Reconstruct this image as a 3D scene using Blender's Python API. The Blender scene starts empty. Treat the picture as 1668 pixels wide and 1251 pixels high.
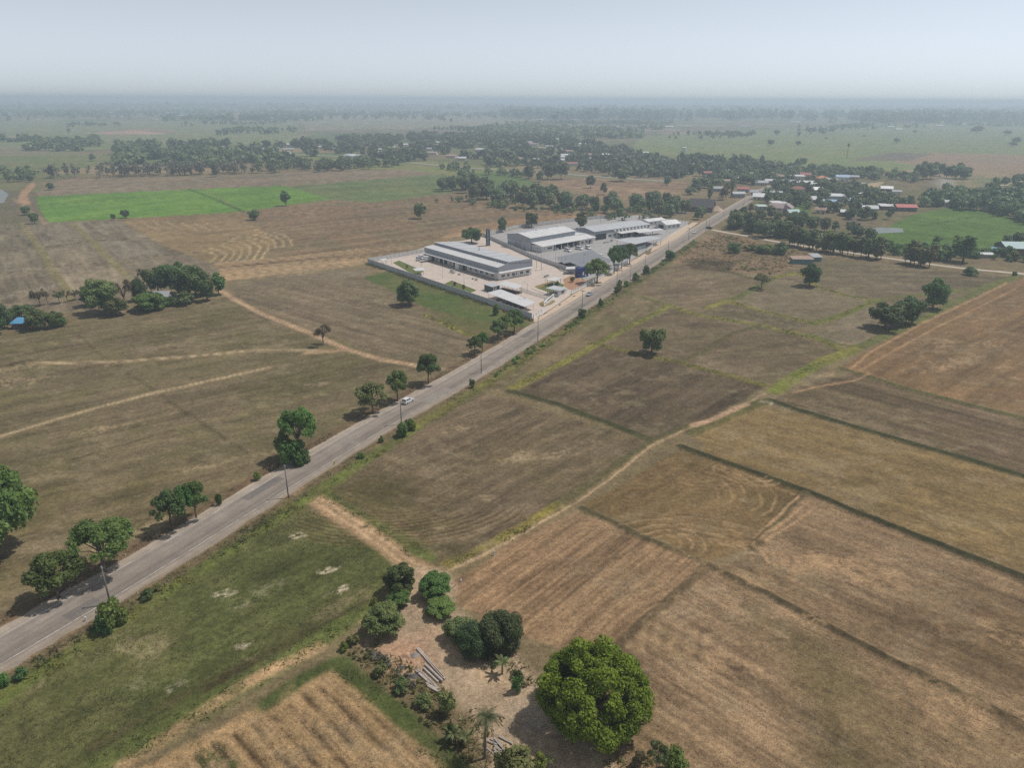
import bpy, bmesh, math, random
import numpy as np
from mathutils import Vector, Matrix
R = math.radians
sc = bpy.context.scene
COL = sc.collection

# ------------------------------------------------------------------ camera
FPX, HZ, ROLL, CH = 1178.0, 161.0, 0.27, 80.0         # focal length (px of a 1668 px frame), horizon row, roll, height
PITCH = math.atan((625.5 - HZ) / FPX)
_f = np.array([0, math.cos(PITCH), -math.sin(PITCH)]); _r = np.array([1.0, 0, 0]); _u = np.cross(_r, _f)
_c, _s = math.cos(R(ROLL)), math.sin(R(ROLL))
CR, CU, CF, CP = _r * _c + _u * _s, -_r * _s + _u * _c, _f, np.array([0, 0, CH])
cam = bpy.data.objects.new('camera', bpy.data.cameras.new('camera')); COL.objects.link(cam)
cam.data.sensor_width = 36.0; cam.data.lens = 36.0 * FPX / 1668.0
cam.data.clip_start = 0.5; cam.data.clip_end = 60000
M = Matrix.Identity(4)
for i in range(3):
    M[i][0], M[i][1], M[i][2], M[i][3] = CR[i], CU[i], -CF[i], CP[i]
cam.matrix_world = M
sc.camera = cam

# ------------------------------------------------------------------ sky, sun, exposure
SUN_AZ, SUN_EL = 72.0, 61.0                            # azimuth clockwise from +Y (view direction)
w = bpy.data.worlds.new('World'); sc.world = w; w.use_nodes = True
nt = w.node_tree; nt.nodes.clear()
sky = nt.nodes.new('ShaderNodeTexSky'); sky.sky_type = 'NISHITA'; sky.sun_disc = False
sky.sun_elevation = R(SUN_EL); sky.sun_rotation = R(SUN_AZ)
sky.altitude = 0; sky.air_density = 0.6; sky.dust_density = 0.38; sky.ozone_density = 3.2
hs = nt.nodes.new('ShaderNodeHueSaturation'); hs.inputs['Saturation'].default_value = 0.24
bg = nt.nodes.new('ShaderNodeBackground'); bg.inputs[1].default_value = 0.106
wo = nt.nodes.new('ShaderNodeOutputWorld')
tn = nt.nodes.new('ShaderNodeMix'); tn.data_type = 'RGBA'; tn.blend_type = 'MULTIPLY'; tn.inputs['Factor'].default_value = 1.0; tn.inputs['B'].default_value = (0.935, 0.985, 1.03, 1)
nt.links.new(sky.outputs[0], hs.inputs['Color']); nt.links.new(hs.outputs[0], tn.inputs['A']); nt.links.new(tn.outputs['Result'], bg.inputs[0]); nt.links.new(bg.outputs[0], wo.inputs[0])
sun = bpy.data.objects.new('sun', bpy.data.lights.new('sun', 'SUN')); COL.objects.link(sun)
sun.data.energy = 2.9; sun.data.angle = R(1.5); sun.data.color = (1.0, 0.95, 0.89)
_d = Vector((math.sin(R(SUN_AZ)) * math.cos(R(SUN_EL)), math.cos(R(SUN_AZ)) * math.cos(R(SUN_EL)), math.sin(R(SUN_EL))))
sun.rotation_euler = _d.to_track_quat('Z', 'Y').to_euler(); sun.location = (60, 60, 200)
vs = sc.view_settings
vs.view_transform = 'Standard'; vs.look = 'None'; vs.gamma = 1.0; vs.exposure = 0.21
try: vs.use_curve_mapping = False
except Exception: pass
cy = sc.cycles
cy.max_bounces = 7; cy.diffuse_bounces = 3; cy.glossy_bounces = 2; cy.transmission_bounces = 2
cy.transparent_max_bounces = 8; cy.volume_bounces = 4
try: cy.volume_step_rate = 4.0
except Exception: pass
try: cy.use_denoising = False
except Exception: pass

# ------------------------------------------------------------------ helpers
def g3(x, y, z=0.0):
    """the point of height z seen at a pixel of the 1668 px photograph"""
    d = CF * FPX + CR * (x - 834.0) - CU * (y - 625.5)
    return CP + d * ((z - CH) / d[2])
def g(x, y, z=0.0):
    q = g3(x, y, z); return float(q[0]), float(q[1])
def proj(q):
    v = np.asarray(q, float) - CP; d = v @ CF
    return 834 + FPX * (v @ CR) / d, 625.5 - FPX * (v @ CU) / d, d
def rise(px, py, ty):
    """height in metres of something standing at pixel (px,py) whose top shows at row ty"""
    b = g3(px, py); lo, hi = 0.1, 60.0
    for _ in range(40):
        m = (lo + hi) / 2
        if proj(b + np.array([0, 0, m]))[1] > ty: lo = m
        else: hi = m
    return lo
def mpp(px, py):
    return proj(g3(px, py))[2] / FPX                       # metres per photo pixel there
def lin(*c):
    o = []
    for v in c:
        v = v / 255.0
        o.append(v / 12.92 if v <= 0.04045 else ((v + 0.055) / 1.055) ** 2.4)
    return tuple(o)

def hash2(ix, iy, seed):
    h = (ix.astype(np.int64) * 374761393 + iy.astype(np.int64) * 668265263 + seed * 1442695041) & 0xFFFFFFFF
    h = ((h ^ (h >> 13)) * 1274126177) & 0xFFFFFFFF
    return ((h ^ (h >> 16)) & 0xFFFFFF) / float(0xFFFFFF)
def vn(x, y, seed=0):
    ix = np.floor(x); iy = np.floor(y); fx = x - ix; fy = y - iy
    fx = fx * fx * (3 - 2 * fx); fy = fy * fy * (3 - 2 * fy)
    a = hash2(ix, iy, seed); b = hash2(ix + 1, iy, seed); c = hash2(ix, iy + 1, seed); d = hash2(ix + 1, iy + 1, seed)
    return (a * (1 - fx) + b * fx) * (1 - fy) + (c * (1 - fx) + d * fx) * fy
def fbm(x, y, seed=0, o=4):
    t = np.zeros_like(x); amp = 1.0; tot = 0.0
    for k in range(o):
        t = t + amp * vn(x * 2 ** k + 17.3 * k, y * 2 ** k - 9.1 * k, seed + k); tot += amp; amp *= 0.55
    return t / tot
def sst(a, b, x):
    t = np.clip((x - a) / (b - a), 0, 1); return t * t * (3 - 2 * t)

# ------------------------------------------------------------------ materials
def newmat(name):
    m = bpy.data.materials.new(name); m.use_nodes = True
    n = m.node_tree; n.nodes.clear()
    o = n.nodes.new('ShaderNodeOutputMaterial')
    return m, n, o
def node(n, t, **kw):
    x = n.nodes.new(t)
    for k, v in kw.items():
        if k in x.inputs.keys() if isinstance(k, str) else False: x.inputs[k].default_value = v
        else: setattr(x, k, v)
    return x
MATS = {}
def paint(name, col, rough=0.6, metal=0.0, var=0.12, scale=0.6, streak=False, bump=0.0, spec=0.4):
    """painted / plain surface with uneven grime, colour = linear albedo"""
    if name in MATS: return MATS[name]
    m, n, o = newmat(name)
    p = n.nodes.new('ShaderNodeBsdfPrincipled')
    tc = n.nodes.new('ShaderNodeTexCoord'); mp = n.nodes.new('ShaderNodeMapping')
    n.links.new(tc.outputs['Object'], mp.inputs[0])
    if streak: mp.inputs['Scale'].default_value = (1, 1, 0.15)
    ns = n.nodes.new('ShaderNodeTexNoise'); ns.inputs['Scale'].default_value = scale; ns.inputs['Detail'].default_value = 6
    ns.inputs['Roughness'].default_value = 0.7
    n.links.new(mp.outputs[0], ns.inputs['Vector'])
    oi = n.nodes.new('ShaderNodeObjectInfo')
    mr = n.nodes.new('ShaderNodeMapRange'); mr.inputs[1].default_value = 0.25; mr.inputs[2].default_value = 0.75
    mr.inputs[3].default_value = 1 - var; mr.inputs[4].default_value = 1 + var
    n.links.new(ns.outputs[0], mr.inputs[0])
    vm = n.nodes.new('ShaderNodeVectorMath'); vm.operation = 'SCALE'; vm.inputs[0].default_value = col[:3]
    n.links.new(mr.outputs[0], vm.inputs['Scale'])
    n.links.new(vm.outputs[0], p.inputs['Base Color'])
    p.inputs['Roughness'].default_value = rough; p.inputs['Metallic'].default_value = metal
    p.inputs['Specular IOR Level'].default_value = spec
    if bump:
        b = n.nodes.new('ShaderNodeBump'); b.inputs['Strength'].default_value = bump; b.inputs['Distance'].default_value = 0.05
        n.links.new(ns.outputs[0], b.inputs['Height']); n.links.new(b.outputs[0], p.inputs['Normal'])
    n.links.new(p.outputs[0], o.inputs[0]); MATS[name] = m
    return m
def leaf_mat(name, c1, c2, trans=0.28, var=0.30):
    if name in MATS: return MATS[name]
    m, n, o = newmat(name)
    at = n.nodes.new('ShaderNodeAttribute'); at.attribute_name = 'rnd'
    oi = n.nodes.new('ShaderNodeObjectInfo')
    mx = n.nodes.new('ShaderNodeMix'); mx.data_type = 'RGBA'
    mx.inputs['A'].default_value = (*c1, 1); mx.inputs['B'].default_value = (*c2, 1)
    n.links.new(at.outputs['Fac'], mx.inputs['Factor'])
    mr = n.nodes.new('ShaderNodeMapRange'); mr.inputs[3].default_value = 1 - var; mr.inputs[4].default_value = 1 + var
    n.links.new(oi.outputs['Random'], mr.inputs[0])
    hsv = n.nodes.new('ShaderNodeHueSaturation')
    n.links.new(mr.outputs[0], hsv.inputs['Value']); n.links.new(mx.outputs['Result'], hsv.inputs['Color'])
    m2 = n.nodes.new('ShaderNodeMath'); m2.operation = 'MULTIPLY_ADD'; m2.inputs[1].default_value = 0.07; m2.inputs[2].default_value = 0.462
    fr = n.nodes.new('ShaderNodeMath'); fr.operation = 'FRACT'
    ml = n.nodes.new('ShaderNodeMath'); ml.operation = 'MULTIPLY'; ml.inputs[1].default_value = 7.31
    n.links.new(oi.outputs['Random'], ml.inputs[0]); n.links.new(ml.outputs[0], fr.inputs[0]); n.links.new(fr.outputs[0], m2.inputs[0])
    n.links.new(m2.outputs[0], hsv.inputs['Hue'])
    d = n.nodes.new('ShaderNodeBsdfPrincipled'); d.inputs['Roughness'].default_value = 0.55; d.inputs['Specular IOR Level'].default_value = 0.25
    t = n.nodes.new('ShaderNodeBsdfTranslucent'); ms = n.nodes.new('ShaderNodeMixShader'); ms.inputs[0].default_value = trans
    n.links.new(hsv.outputs[0], d.inputs['Base Color']); n.links.new(hsv.outputs[0], t.inputs['Color'])
    n.links.new(d.outputs[0], ms.inputs[1]); n.links.new(t.outputs[0], ms.inputs[2]); n.links.new(ms.outputs[0], o.inputs[0])
    MATS[name] = m
    return m

# ------------------------------------------------------------------ object helpers
def link(o, parent=None):
    COL.objects.link(o)
    if parent is not None: o.parent = parent
    return o
def tag(o, label=None, cat=None, group=None, kind=None):
    if label: o['label'] = label
    if cat: o['category'] = cat
    if group: o['group'] = group
    if kind: o['kind'] = kind
    return o
def empty(name, loc, rz=0.0, label=None, cat=None, group=None):
    o = bpy.data.objects.new(name, None); COL.objects.link(o)
    o.empty_display_size = 0.5
    o.location = loc; o.rotation_euler = (0, 0, rz)
    return tag(o, label, cat, group)
def mesh_np(name, v, f, mat=None, rnd=None, smooth=False):
    """v (n,3), f (m,k) arrays with k = 3 or 4"""
    v = np.ascontiguousarray(v, dtype=np.float32); f = np.ascontiguousarray(f, dtype=np.int32)
    me = bpy.data.meshes.new(name); k = f.shape[1]
    me.vertices.add(len(v)); me.vertices.foreach_set('co', v.ravel())
    me.loops.add(f.size); me.loops.foreach_set('vertex_index', f.ravel())
    me.polygons.add(len(f)); me.polygons.foreach_set('loop_start', np.arange(len(f), dtype=np.int32) * k)
    try: me.polygons.foreach_set('loop_total', np.full(len(f), k, dtype=np.int32))
    except Exception: pass
    if smooth: me.polygons.foreach_set('use_smooth', np.ones(len(f), dtype=bool))
    if rnd is not None:
        a = me.attributes.new('rnd', 'FLOAT', 'FACE'); a.data.foreach_set('value', np.ascontiguousarray(rnd, dtype=np.float32))
    me.update(calc_edges=True)
    if mat: me.materials.append(mat)
    return me
class MB:
    """collects polygons; build() makes them ONE mesh object"""
    def __init__(s): s.v = []; s.f = []
    def add(s, pts, faces):
        b = len(s.v); s.v += [tuple(map(float, p)) for p in pts]; s.f += [[b + i for i in q] for q in faces]; return s
    def box(s, x0, x1, y0, y1, z0, z1):
        return s.add([(x0,y0,z0),(x1,y0,z0),(x1,y1,z0),(x0,y1,z0),(x0,y0,z1),(x1,y0,z1),(x1,y1,z1),(x0,y1,z1)],
                     [(0,3,2,1),(4,5,6,7),(0,1,5,4),(1,2,6,5),(2,3,7,6),(3,0,4,7)])
    def quad(s, a, b, c, d): return s.add([a, b, c, d], [(0, 1, 2, 3)])
    def slab(s, a, b, c, d, t):
        """a plate through four corners, t thick downwards"""
        q = [a, b, c, d]; lo = [(p[0], p[1], p[2] - t) for p in q]
        return s.add(q + lo, [(0,1,2,3),(7,6,5,4),(0,4,5,1),(1,5,6,2),(2,6,7,3),(3,7,4,0)])
    def prism(s, prof, y0, y1, axis='y'):
        """profile [(x,z)] extruded along y (or [(y,z)] along x)"""
        n = len(prof)
        P = [(p[0], y0, p[1]) for p in prof] + [(p[0], y1, p[1]) for p in prof]
        if axis == 'x': P = [(q[1], q[0], q[2]) for q in P]
        return s.add(P, [tuple(range(n)), tuple(range(2 * n - 1, n - 1, -1))] + [(i, i + n, (i + 1) % n + n, (i + 1) % n) for i in range(n)])
    def tube(s, a, b, r0, r1, n=6, cap=True):
        a = Vector(a); b = Vector(b); d = (b - a).normalized()
        u = d.orthogonal().normalized(); w_ = d.cross(u)
        P = []
        for c, r in ((a, r0), (b, r1)):
            for i in range(n):
                t = 2 * math.pi * i / n; P.append(c + (u * math.cos(t) + w_ * math.sin(t)) * r)
        F = [(i, (i + 1) % n, (i + 1) % n + n, i + n) for i in range(n)]
        if cap: F += [tuple(range(n - 1, -1, -1)), tuple(range(n, 2 * n))]
        return s.add(P, F)
    def mesh(s, name, mat, smooth=False):
        me = bpy.data.meshes.new(name); me.from_pydata(s.v, [], s.f)
        if smooth:
            for p in me.polygons: p.use_smooth = True
        me.materials.append(mat); me.update(); return me
    def build(s, name, mat, parent=None, smooth=False, loc=None):
        bm = bmesh.new(); me = s.mesh(name, mat, smooth); bm.from_mesh(me); bmesh.ops.recalc_face_normals(bm, faces=bm.faces); bm.to_mesh(me); bm.free()
        o = link(bpy.data.objects.new(name, me), parent)
        if loc is not None: o.location = loc
        return o
def copy_tree(o, parent=None):
    c = o.copy(); COL.objects.link(c); c.parent = parent
    for ch in list(o.children): copy_tree(ch, c)
    return c
# ------------------------------------------------------------------ ground: one sheet, cut into the fields it is made of
rowpx = np.concatenate([np.arange(1420, 1262, -6.0), np.arange(1262, 300, -2.05), np.arange(300, 175, -1.5), [174, 172, 170.5, 169, 168, 167, 166, 165.3]])
YR = np.array([CH * (FPX * math.cos(PITCH) + (r - 625.5) * -math.sin(PITCH)) / (FPX * math.sin(PITCH) + (r - 625.5) * math.cos(PITCH)) for r in rowpx])
NC = 1080
US = np.linspace(-0.98, 0.98, NC)
NR = len(YR)
GX = (US[None, :] * (YR[:, None] + 31.5)).ravel(); GY = np.repeat(YR, NC)
N = len(GX)
GD = np.hypot(GX, GY)
gc = np.zeros((N, 3)); gz = np.zeros(N); gid = np.zeros(N, dtype=np.int32); grough = np.full(N, 0.5)
WX = (fbm(GX / 6, GY / 6, 11, 3) - 0.5); WY = (fbm(GX / 6, GY / 6, 12, 3) - 0.5)        # edge wobble
NB = fbm(GX / 38, GY / 38, 1, 4); NM = fbm(GX / 9, GY / 9, 2, 4); NS = fbm(GX / 2.2, GY / 2.2, 3, 3)
IX = np.arange(N)

def pw(pts): return [g(*p) for p in pts]
def sdf_poly(P, wob=1.5, pad=8):
    """(indices, signed distance, + inside) of the vertices near a ground polygon"""
    P = np.array(P); 
    sel = IX[(GX > P[:,0].min() - pad) & (GX < P[:,0].max() + pad) & (GY > P[:,1].min() - pad) & (GY < P[:,1].max() + pad)]
    x = GX[sel] + WX[sel] * wob * 2; y = GY[sel] + WY[sel] * wob * 2
    ins = np.zeros(len(sel), bool); dm = np.full(len(sel), 1e9)
    for i in range(len(P)):
        ax, ay = P[i]; bx, by = P[(i + 1) % len(P)]
        c = ((ay > y) != (by > y))
        ins ^= c & (x < (bx - ax) * (y - ay) / (by - ay + 1e-12) + ax)
        dx, dy = bx - ax, by - ay; t = np.clip(((x - ax) * dx + (y - ay) * dy) / (dx * dx + dy * dy + 1e-9), 0, 1)
        dm = np.minimum(dm, np.hypot(x - ax - t * dx, y - ay - t * dy))
    return sel, np.where(ins, dm, -dm)
def dist_line(P, pad=12, wob=1.0):
    P = np.array(P)
    sel = IX[(GX > P[:,0].min() - pad) & (GX < P[:,0].max() + pad) & (GY > P[:,1].min() - pad) & (GY < P[:,1].max() + pad)]
    x = GX[sel] + WX[sel] * wob * 2; y = GY[sel] + WY[sel] * wob * 2
    dm = np.full(len(sel), 1e9); sd = np.zeros(len(sel)); al = np.zeros(len(sel)); L = 0.0
    for i in range(len(P) - 1):
        ax, ay = P[i]; bx, by = P[i + 1]; dx, dy = bx - ax, by - ay; l = math.hypot(dx, dy)
        t = np.clip(((x - ax) * dx + (y - ay) * dy) / (l * l + 1e-9), 0, 1)
        d = np.hypot(x - ax - t * dx, y - ay - t * dy); s = np.sign(dx * (y - ay) - dy * (x - ax))
        m = d < dm; dm = np.where(m, d, dm); sd = np.where(m, s * d, sd); al = np.where(m, L + t * l, al); L += l
    return sel, dm, sd, al
REG = {}                                                   # region id -> (object name, label)
def region(name, label=None):
    k = len(REG) + 1; REG[k] = (name, label); return k
def mixc(sel, c, a):
    gc[sel] = gc[sel] * (1 - a[:, None]) + np.asarray(c) * a[:, None]
def field(px, c, c2=None, name='field', label=None, dirpx=None, streak=0.25, sw=1.2, sl=26, var=0.35, soft=0.8, wob=1.2, rough=0.5, rid=True, patch=None, seed=0, world=False):
    """paint a field: base colour c, blotches of c2, long streaks along dirpx"""
    P = px if world else pw(px)
    sel, d = sdf_poly(P, wob)
    m = sst(-soft, soft, d)
    ok = m > 0.003; sel, d, m = sel[ok], d[ok], m[ok]
    if len(sel) == 0: return None
    c = np.array(lin(*c)); c2 = np.array(lin(*c2)) if c2 else c * 0.8
    b = sst(0.36, 0.66, 0.55 * fbm(GX[sel] / 30 + seed * 7.7, GY[sel] / 30, 20 + seed, 4) + 0.45 * NM[sel])
    colr = c[None] * (1 - b[:, None]) + c2[None] * b[:, None]
    k = 1 + var * (NM[sel] - 0.5) * 0.9 + var * (NS[sel] - 0.5) * 0.8
    if dirpx is not None:
        a, e = g(*dirpx[0]), g(*dirpx[1]); l = math.hypot(e[0] - a[0], e[1] - a[1]); ux, uy = (e[0] - a[0]) / l, (e[1] - a[1]) / l
        u = GX[sel] * ux + GY[sel] * uy; v = -GX[sel] * uy + GY[sel] * ux
        s = fbm(u / sl, v / sw, 40 + seed, 3) - 0.5; s2 = fbm(u / (sl * 2.5), v / (sw * 3.5), 60 + seed, 2) - 0.5
        k = k + streak * (s * 1.7 + s2 * 1.5)
        gz[sel] += 0.10 * s * streak * m * np.clip(1.2 - GD[sel] / 500, 0, 1)
    mixc(sel, [0, 0, 0], m); gc[sel] += colr * np.clip(k, 0.3, 1.9)[:, None] * m[:, None]
    grough[sel] = grough[sel] * (1 - m) + rough * m
    if rid:
        r = region(name, label); gid[sel[m > 0.5]] = r
    return sel, d, m
def line(px, wd, c, a=1.0, dz=0.0, soft=0.5, wob=0.5, brk=0.0, name=None, label=None, world=False, seed=0, rough=None):
    """paint a strip (bund, track, verge) of half width wd; brk breaks it up with noise; dz lifts it"""
    P = px if world else pw(px)
    sel, dm, sd, al = dist_line(P, wd + soft + 6, wob)
    m = 1 - sst(wd - soft, wd + soft, dm)
    ok = m > 0.004; sel, dm, m = sel[ok], dm[ok], m[ok]
    if len(sel) == 0: return
    if brk: mm = m * np.clip(a * (1 + brk * 3.2 * (fbm(GX[sel] / 4.5, GY[sel] / 4.5, 80 + seed, 3) - 0.5)), 0, 1)
    else: mm = m * a
    cc = np.array(lin(*c))[None] * (1 + 0.5 * (NS[sel] - 0.5) + 0.4 * (NM[sel] - 0.5))[:, None]
    gc[sel] = gc[sel] * (1 - mm[:, None]) + cc * mm[:, None]
    if dz: gz[sel] += dz * m * (0.75 + 0.5 * NS[sel])
    if rough is not None: grough[sel] = grough[sel] * (1 - m) + rough * m
    if name:
        r = region(name, label); gid[sel[m > 0.5]] = r
def spot(px, py, r, c, a=0.9, asp=1.0, ang=0.0, seed=0, name=None):
    x0, y0 = g(px, py); sel = IX[(abs(GX - x0) < r * 3) & (abs(GY - y0) < r * 3)]
    x, y = GX[sel] - x0, GY[sel] - y0; ca, sa = math.cos(ang), math.sin(ang)
    u, v = (x * ca + y * sa) / asp, -x * sa + y * ca
    d = np.hypot(u, v) / r + 1.6 * (fbm(GX[sel] / (r * .6), GY[sel] / (r * .6), 300 + seed, 3) - 0.5)
    m = (1 - sst(0.15, 1.1, d)) * a * np.clip(1.25 * sst(.38, .62, .5 * NS[sel] + .5 * fbm(u / .5, v / .35, 310 + seed, 2)), 0, 1)
    mixc(sel, lin(*c), m)

# base colour of the whole plain: a quilt of dry and green plots, green and hazy far away
cell = np.floor(GX / 190 + 0.25 * np.floor(GY / 120)); cell2 = np.floor(GY / 120)
hcell = hash2(cell, cell2, 5)
A, B, C_, D_ = (np.array(lin(*c)) for c in ((116, 104, 78), (98, 104, 62), (134, 116, 90), (88, 108, 56)))
q = np.select([hcell < 0.3, hcell < 0.6, hcell < 0.75], [0, 1, 2], 3)
far = np.choose(q[:, None], [A, B, C_, D_])
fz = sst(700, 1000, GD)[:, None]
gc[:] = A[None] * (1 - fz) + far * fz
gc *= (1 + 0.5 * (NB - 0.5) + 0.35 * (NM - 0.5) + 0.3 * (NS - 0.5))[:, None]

# ---- far plain
field([(-400,198),(480,196),(500,232),(-400,262)], (104,122,66), (120,124,78), 'field', 'green field beyond the left tree belt', soft=6, wob=6)
field([(480,188),(810,190),(840,205),(500,212)], (116,122,84), (140,124,100), 'field', soft=6, wob=6)
field([(160,214),(230,208),(300,213),(240,219),(170,219)], (150,118,96), (130,104,84), 'field', 'bare earth mound field far left', soft=3, wob=3)
field([(1040,222),(1300,208),(1680,196),(2000,196),(2000,285),(1668,262),(1300,290),(1180,262),(1030,245)], (100,122,62), (114,124,72), 'field', 'wide green field beyond the village', soft=5, wob=5, streak=.2)
field([(1440,258),(1520,248),(1668,252),(2000,268),(2000,300),(1668,285),(1600,276),(1480,268)], (140,114,94), (128,112,88), 'field', 'bare brown plots beyond the village', soft=3, wob=3)
field([(1380,262),(1450,248),(1520,250),(1480,262)], (110,104,90), None, 'field', soft=3)
field([(1040,250),(1260,262),(1300,290),(1080,280)], (104,116,64), None, 'field', soft=4)
field([(-400,240),(60,240),(140,250),(130,262),(-400,276)], (128,114,92), (104,112,66), 'field', soft=3)
field([(-400,262),(200,250),(210,268),(-400,290)], (96,112,60), (112,112,72), 'field', 'green strip of plots behind the left pond', soft=3)
field([(480,255),(700,262),(860,276),(760,290),(600,276)], (110,124,60), (118,118,70), 'field', 'narrow green field below the canal road', soft=3)

# ---- left middle
field([(-300,300),(60,312),(75,362),(0,380),(-400,400)], (104,96,80), (92,92,66), 'field', 'grey brown plots by the small pond', soft=1.5)
field([(58,314),(100,292),(420,283),(640,275),(725,283),(560,298),(300,308),(70,322)], (128,112,96), (112,102,86), 'field', 'pale bare strip behind the bright green paddy', streak=.35, dirpx=((60,318),(700,283)), sw=3, sl=80, soft=1.5)
field([(470,304),(560,296),(724,282),(748,300),(742,312),(610,330),(545,325)], (88,108,58), (100,112,66), 'field', 'dull green paddy behind the lone tall tree', streak=.2, dirpx=((480,303),(700,290)), sw=5, sl=90, soft=1.2)
field([(57,320),(330,307),(395,345),(80,362),(66,345)], (80,128,20), (94,134,30), 'rice_paddy', 'bright green rice paddy, western half', streak=.3, dirpx=((70,345),(330,320)), sw=4, sl=70, soft=.8, var=.2, seed=2)
field([(332,307),(462,302),(540,324),(396,344)], (90,132,24), (78,118,26), 'rice_paddy', 'bright green rice paddy beside the tall lone tree', streak=.35, dirpx=((70,345),(330,320)), sw=5, sl=70, soft=.8, var=.2, seed=3)
line([(308,308),(345,322),(395,344)], 1.6, (54,84,34), .9, dz=.25, brk=.3)
field([(396,346),(545,326),(612,331),(745,314),(900,346),(1010,372),(860,372),(760,384),(600,402),(452,420),(425,395)], (124,102,78), (108,96,72), 'field', 'broad brown field behind the factory', streak=.4, dirpx=((430,400),(880,345)), sw=2.2, sl=60, soft=1.2, seed=1)
field([(700,400),(760,382),(860,370),(1020,366),(1080,345),(1000,345),(900,346),(740,372)], (146,118,86), (128,104,76), 'field', 'straw coloured field behind the warehouses', streak=.6, dirpx=((720,392),(1000,360)), sw=2.4, sl=50, soft=1.2, seed=4)
field([(188,358),(392,345),(452,396),(424,412),(340,427),(262,398)], (138,116,82), (116,100,70), 'field', 'straw field with curved windrows', soft=1, seed=5, streak=.2, dirpx=((200,365),(380,350)), sw=2)
field([(348,428),(450,420),(600,402),(692,398),(640,418),(598,430),(362,458)], (144,121,92), (128,109,84), 'field', 'ribbed straw field behind the compound wall', streak=.8, dirpx=((350,432),(600,408)), sw=1.6, sl=80, soft=1, seed=6)
field([(-400,398),(0,366),(188,358),(262,398),(345,430),(355,452),(150,505),(0,520),(-400,560)], (118,107,92), (106,98,82), 'field', 'grey plots crossed by grassy paths', streak=.4, dirpx=((130,430),(160,470)), sw=2.0, sl=16, soft=1, seed=7)
for k, (P_, c_, d_) in enumerate((([(-90,372),(0,368),(36,362),(64,402),(0,408),(-90,414)], (112,104,90), (104,98,82)), ([(40,362),(114,362),(150,392),(68,403)], (116,107,94), (106,99,86)), ([(120,362),(190,358),(242,386),(156,392)], (122,113,99), (110,102,88)), ([(-90,420),(0,412),(62,407),(84,436),(0,446),(-90,454)], (120,112,97), (108,101,86)), ([(70,407),(154,396),(190,426),(90,436)], (132,122,106), (114,105,90)), ([(160,395),(243,390),(268,414),(192,424)], (117,109,97), (108,101,88)), ([(-100,458),(84,441),(105,470),(60,490),(-100,505)], (122,111,95), (108,99,83)), ([(92,441),(188,430),(215,455),(150,480),(115,475)], (134,122,106), (116,106,90)), ([(196,428),(270,418),(310,440),(225,455)], (120,110,95), (108,100,84)))):
    field(P_, c_, d_, 'field', 'small grey paddy plot in the far left grid', streak=.5, dirpx=((67,409),(84,439)), sw=1.6, sl=18, var=.25, soft=.6, wob=.8, seed=40 + k)
for pts in ([(-90,416),(0,409),(57,404),(158,392),(242,388)], [(-90,456),(0,447),(67,437),(168,427),(269,415),(330,410)], [(0,388),(44,383)]):
    line(pts, .9, (78,70,52), .8, dz=.15, brk=.2)
for pts in ([(34,362),(67,409),(84,439),(107,469),(115,490)], [(117,362),(151,395),(188,432),(212,455)]):
    line(pts, 1.8, (118,112,70), .85, dz=.15, brk=.25)
field([(365,470),(440,452),(592,436),(600,446),(500,462),(385,480)], (120,108,92), (108,98,80), 'field', 'pale bare plot outside the compound wall', soft=.8)
field([(372,482),(500,462),(600,448),(650,478),(780,545),(742,590),(640,582),(520,540)], (118,104,86), (104,94,74), 'field', 'bare field beside the red dirt track', streak=.35, dirpx=((400,490),(740,585)), sw=1.2, sl=25, soft=1, seed=8)
field([(592,452),(640,438),(720,470),(800,500),(872,530),(800,548),(735,522),(668,488)], (78,98,42), (92,98,54), 'field', 'green grass strip along the compound wall', soft=1, wob=1.5, seed=9)
field([(690,500),(770,520),(850,530),(790,556),(740,540)], (110,96,68), (90,94,50), 'field', soft=2, rid=False)
line([(690,512),(760,545),(785,548)], 1.0, (134,134,40), .8, brk=.7, dz=.2)

# ---- left front: dry pasture
field([(-500,1100),(-400,560),(0,545),(150,522),(330,498),(372,482),(520,545),(640,584),(742,596),(700,632),(560,700),(450,766),(0,1034),(-200,1150)], (112,100,78), (98,92,62), 'field', 'wide dry pasture left of the road', streak=.35, dirpx=((0,850),(420,740)), sw=1.4, sl=22, var=.4, soft=1, seed=10)
field([(-300,900),(60,770),(430,745),(440,775),(0,1030),(-200,1100)], (103,95,62), (114,102,78), 'field', None, streak=.3, dirpx=((0,900),(420,790)), sw=1.3, sl=20, soft=8, wob=5, rid=False, seed=11)
for pts in ([(-60,594),(0,584),(141,560),(419,508)], [(0,628),(111,604),(188,592)], [(127,544),(154,567),(188,594),(255,638),(322,685),(403,737)], [(34,765),(134,745),(235,715),(285,701)], [(312,616),(419,594),(487,576)], [(380,490),(440,525)]):
    line(pts, .6, (78,70,50), .5, dz=.15, brk=.5, soft=.4)
for k, pts in enumerate(([(-60,730),(0,711),(67,691),(161,663),(262,638),(369,614),(436,599)], [(54,592),(188,589),(302,581),(403,571),(497,571),(560,569)])):
    a = pw(pts); 
    line(pts, 1.7, (132,118,92), .7, brk=.3, soft=1.0)
    for s in (-.75, .75):
        line([(x + s * .3, y + s) for x, y in a], .32, (168,150,122), .85, brk=.35, soft=.3, world=True, wob=.3)
for x, y, r_ in ((190,592,3),(262,640,2),(30,600,5),(5,625,6),(250,850,4),(210,870,5),(330,760,2.5),(440,735,2),(165,700,4),(370,575,3),(515,627,2.5)):
    spot(x, y, r_, (160,142,114), .55, 2.2, .5, int(x))
line([(20,595),(52,590)], .9, (64,60,44), 1, dz=.9, brk=.4)
line([(-30,602),(20,598)], .9, (70,64,46), 1, dz=.8, brk=.4)
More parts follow.
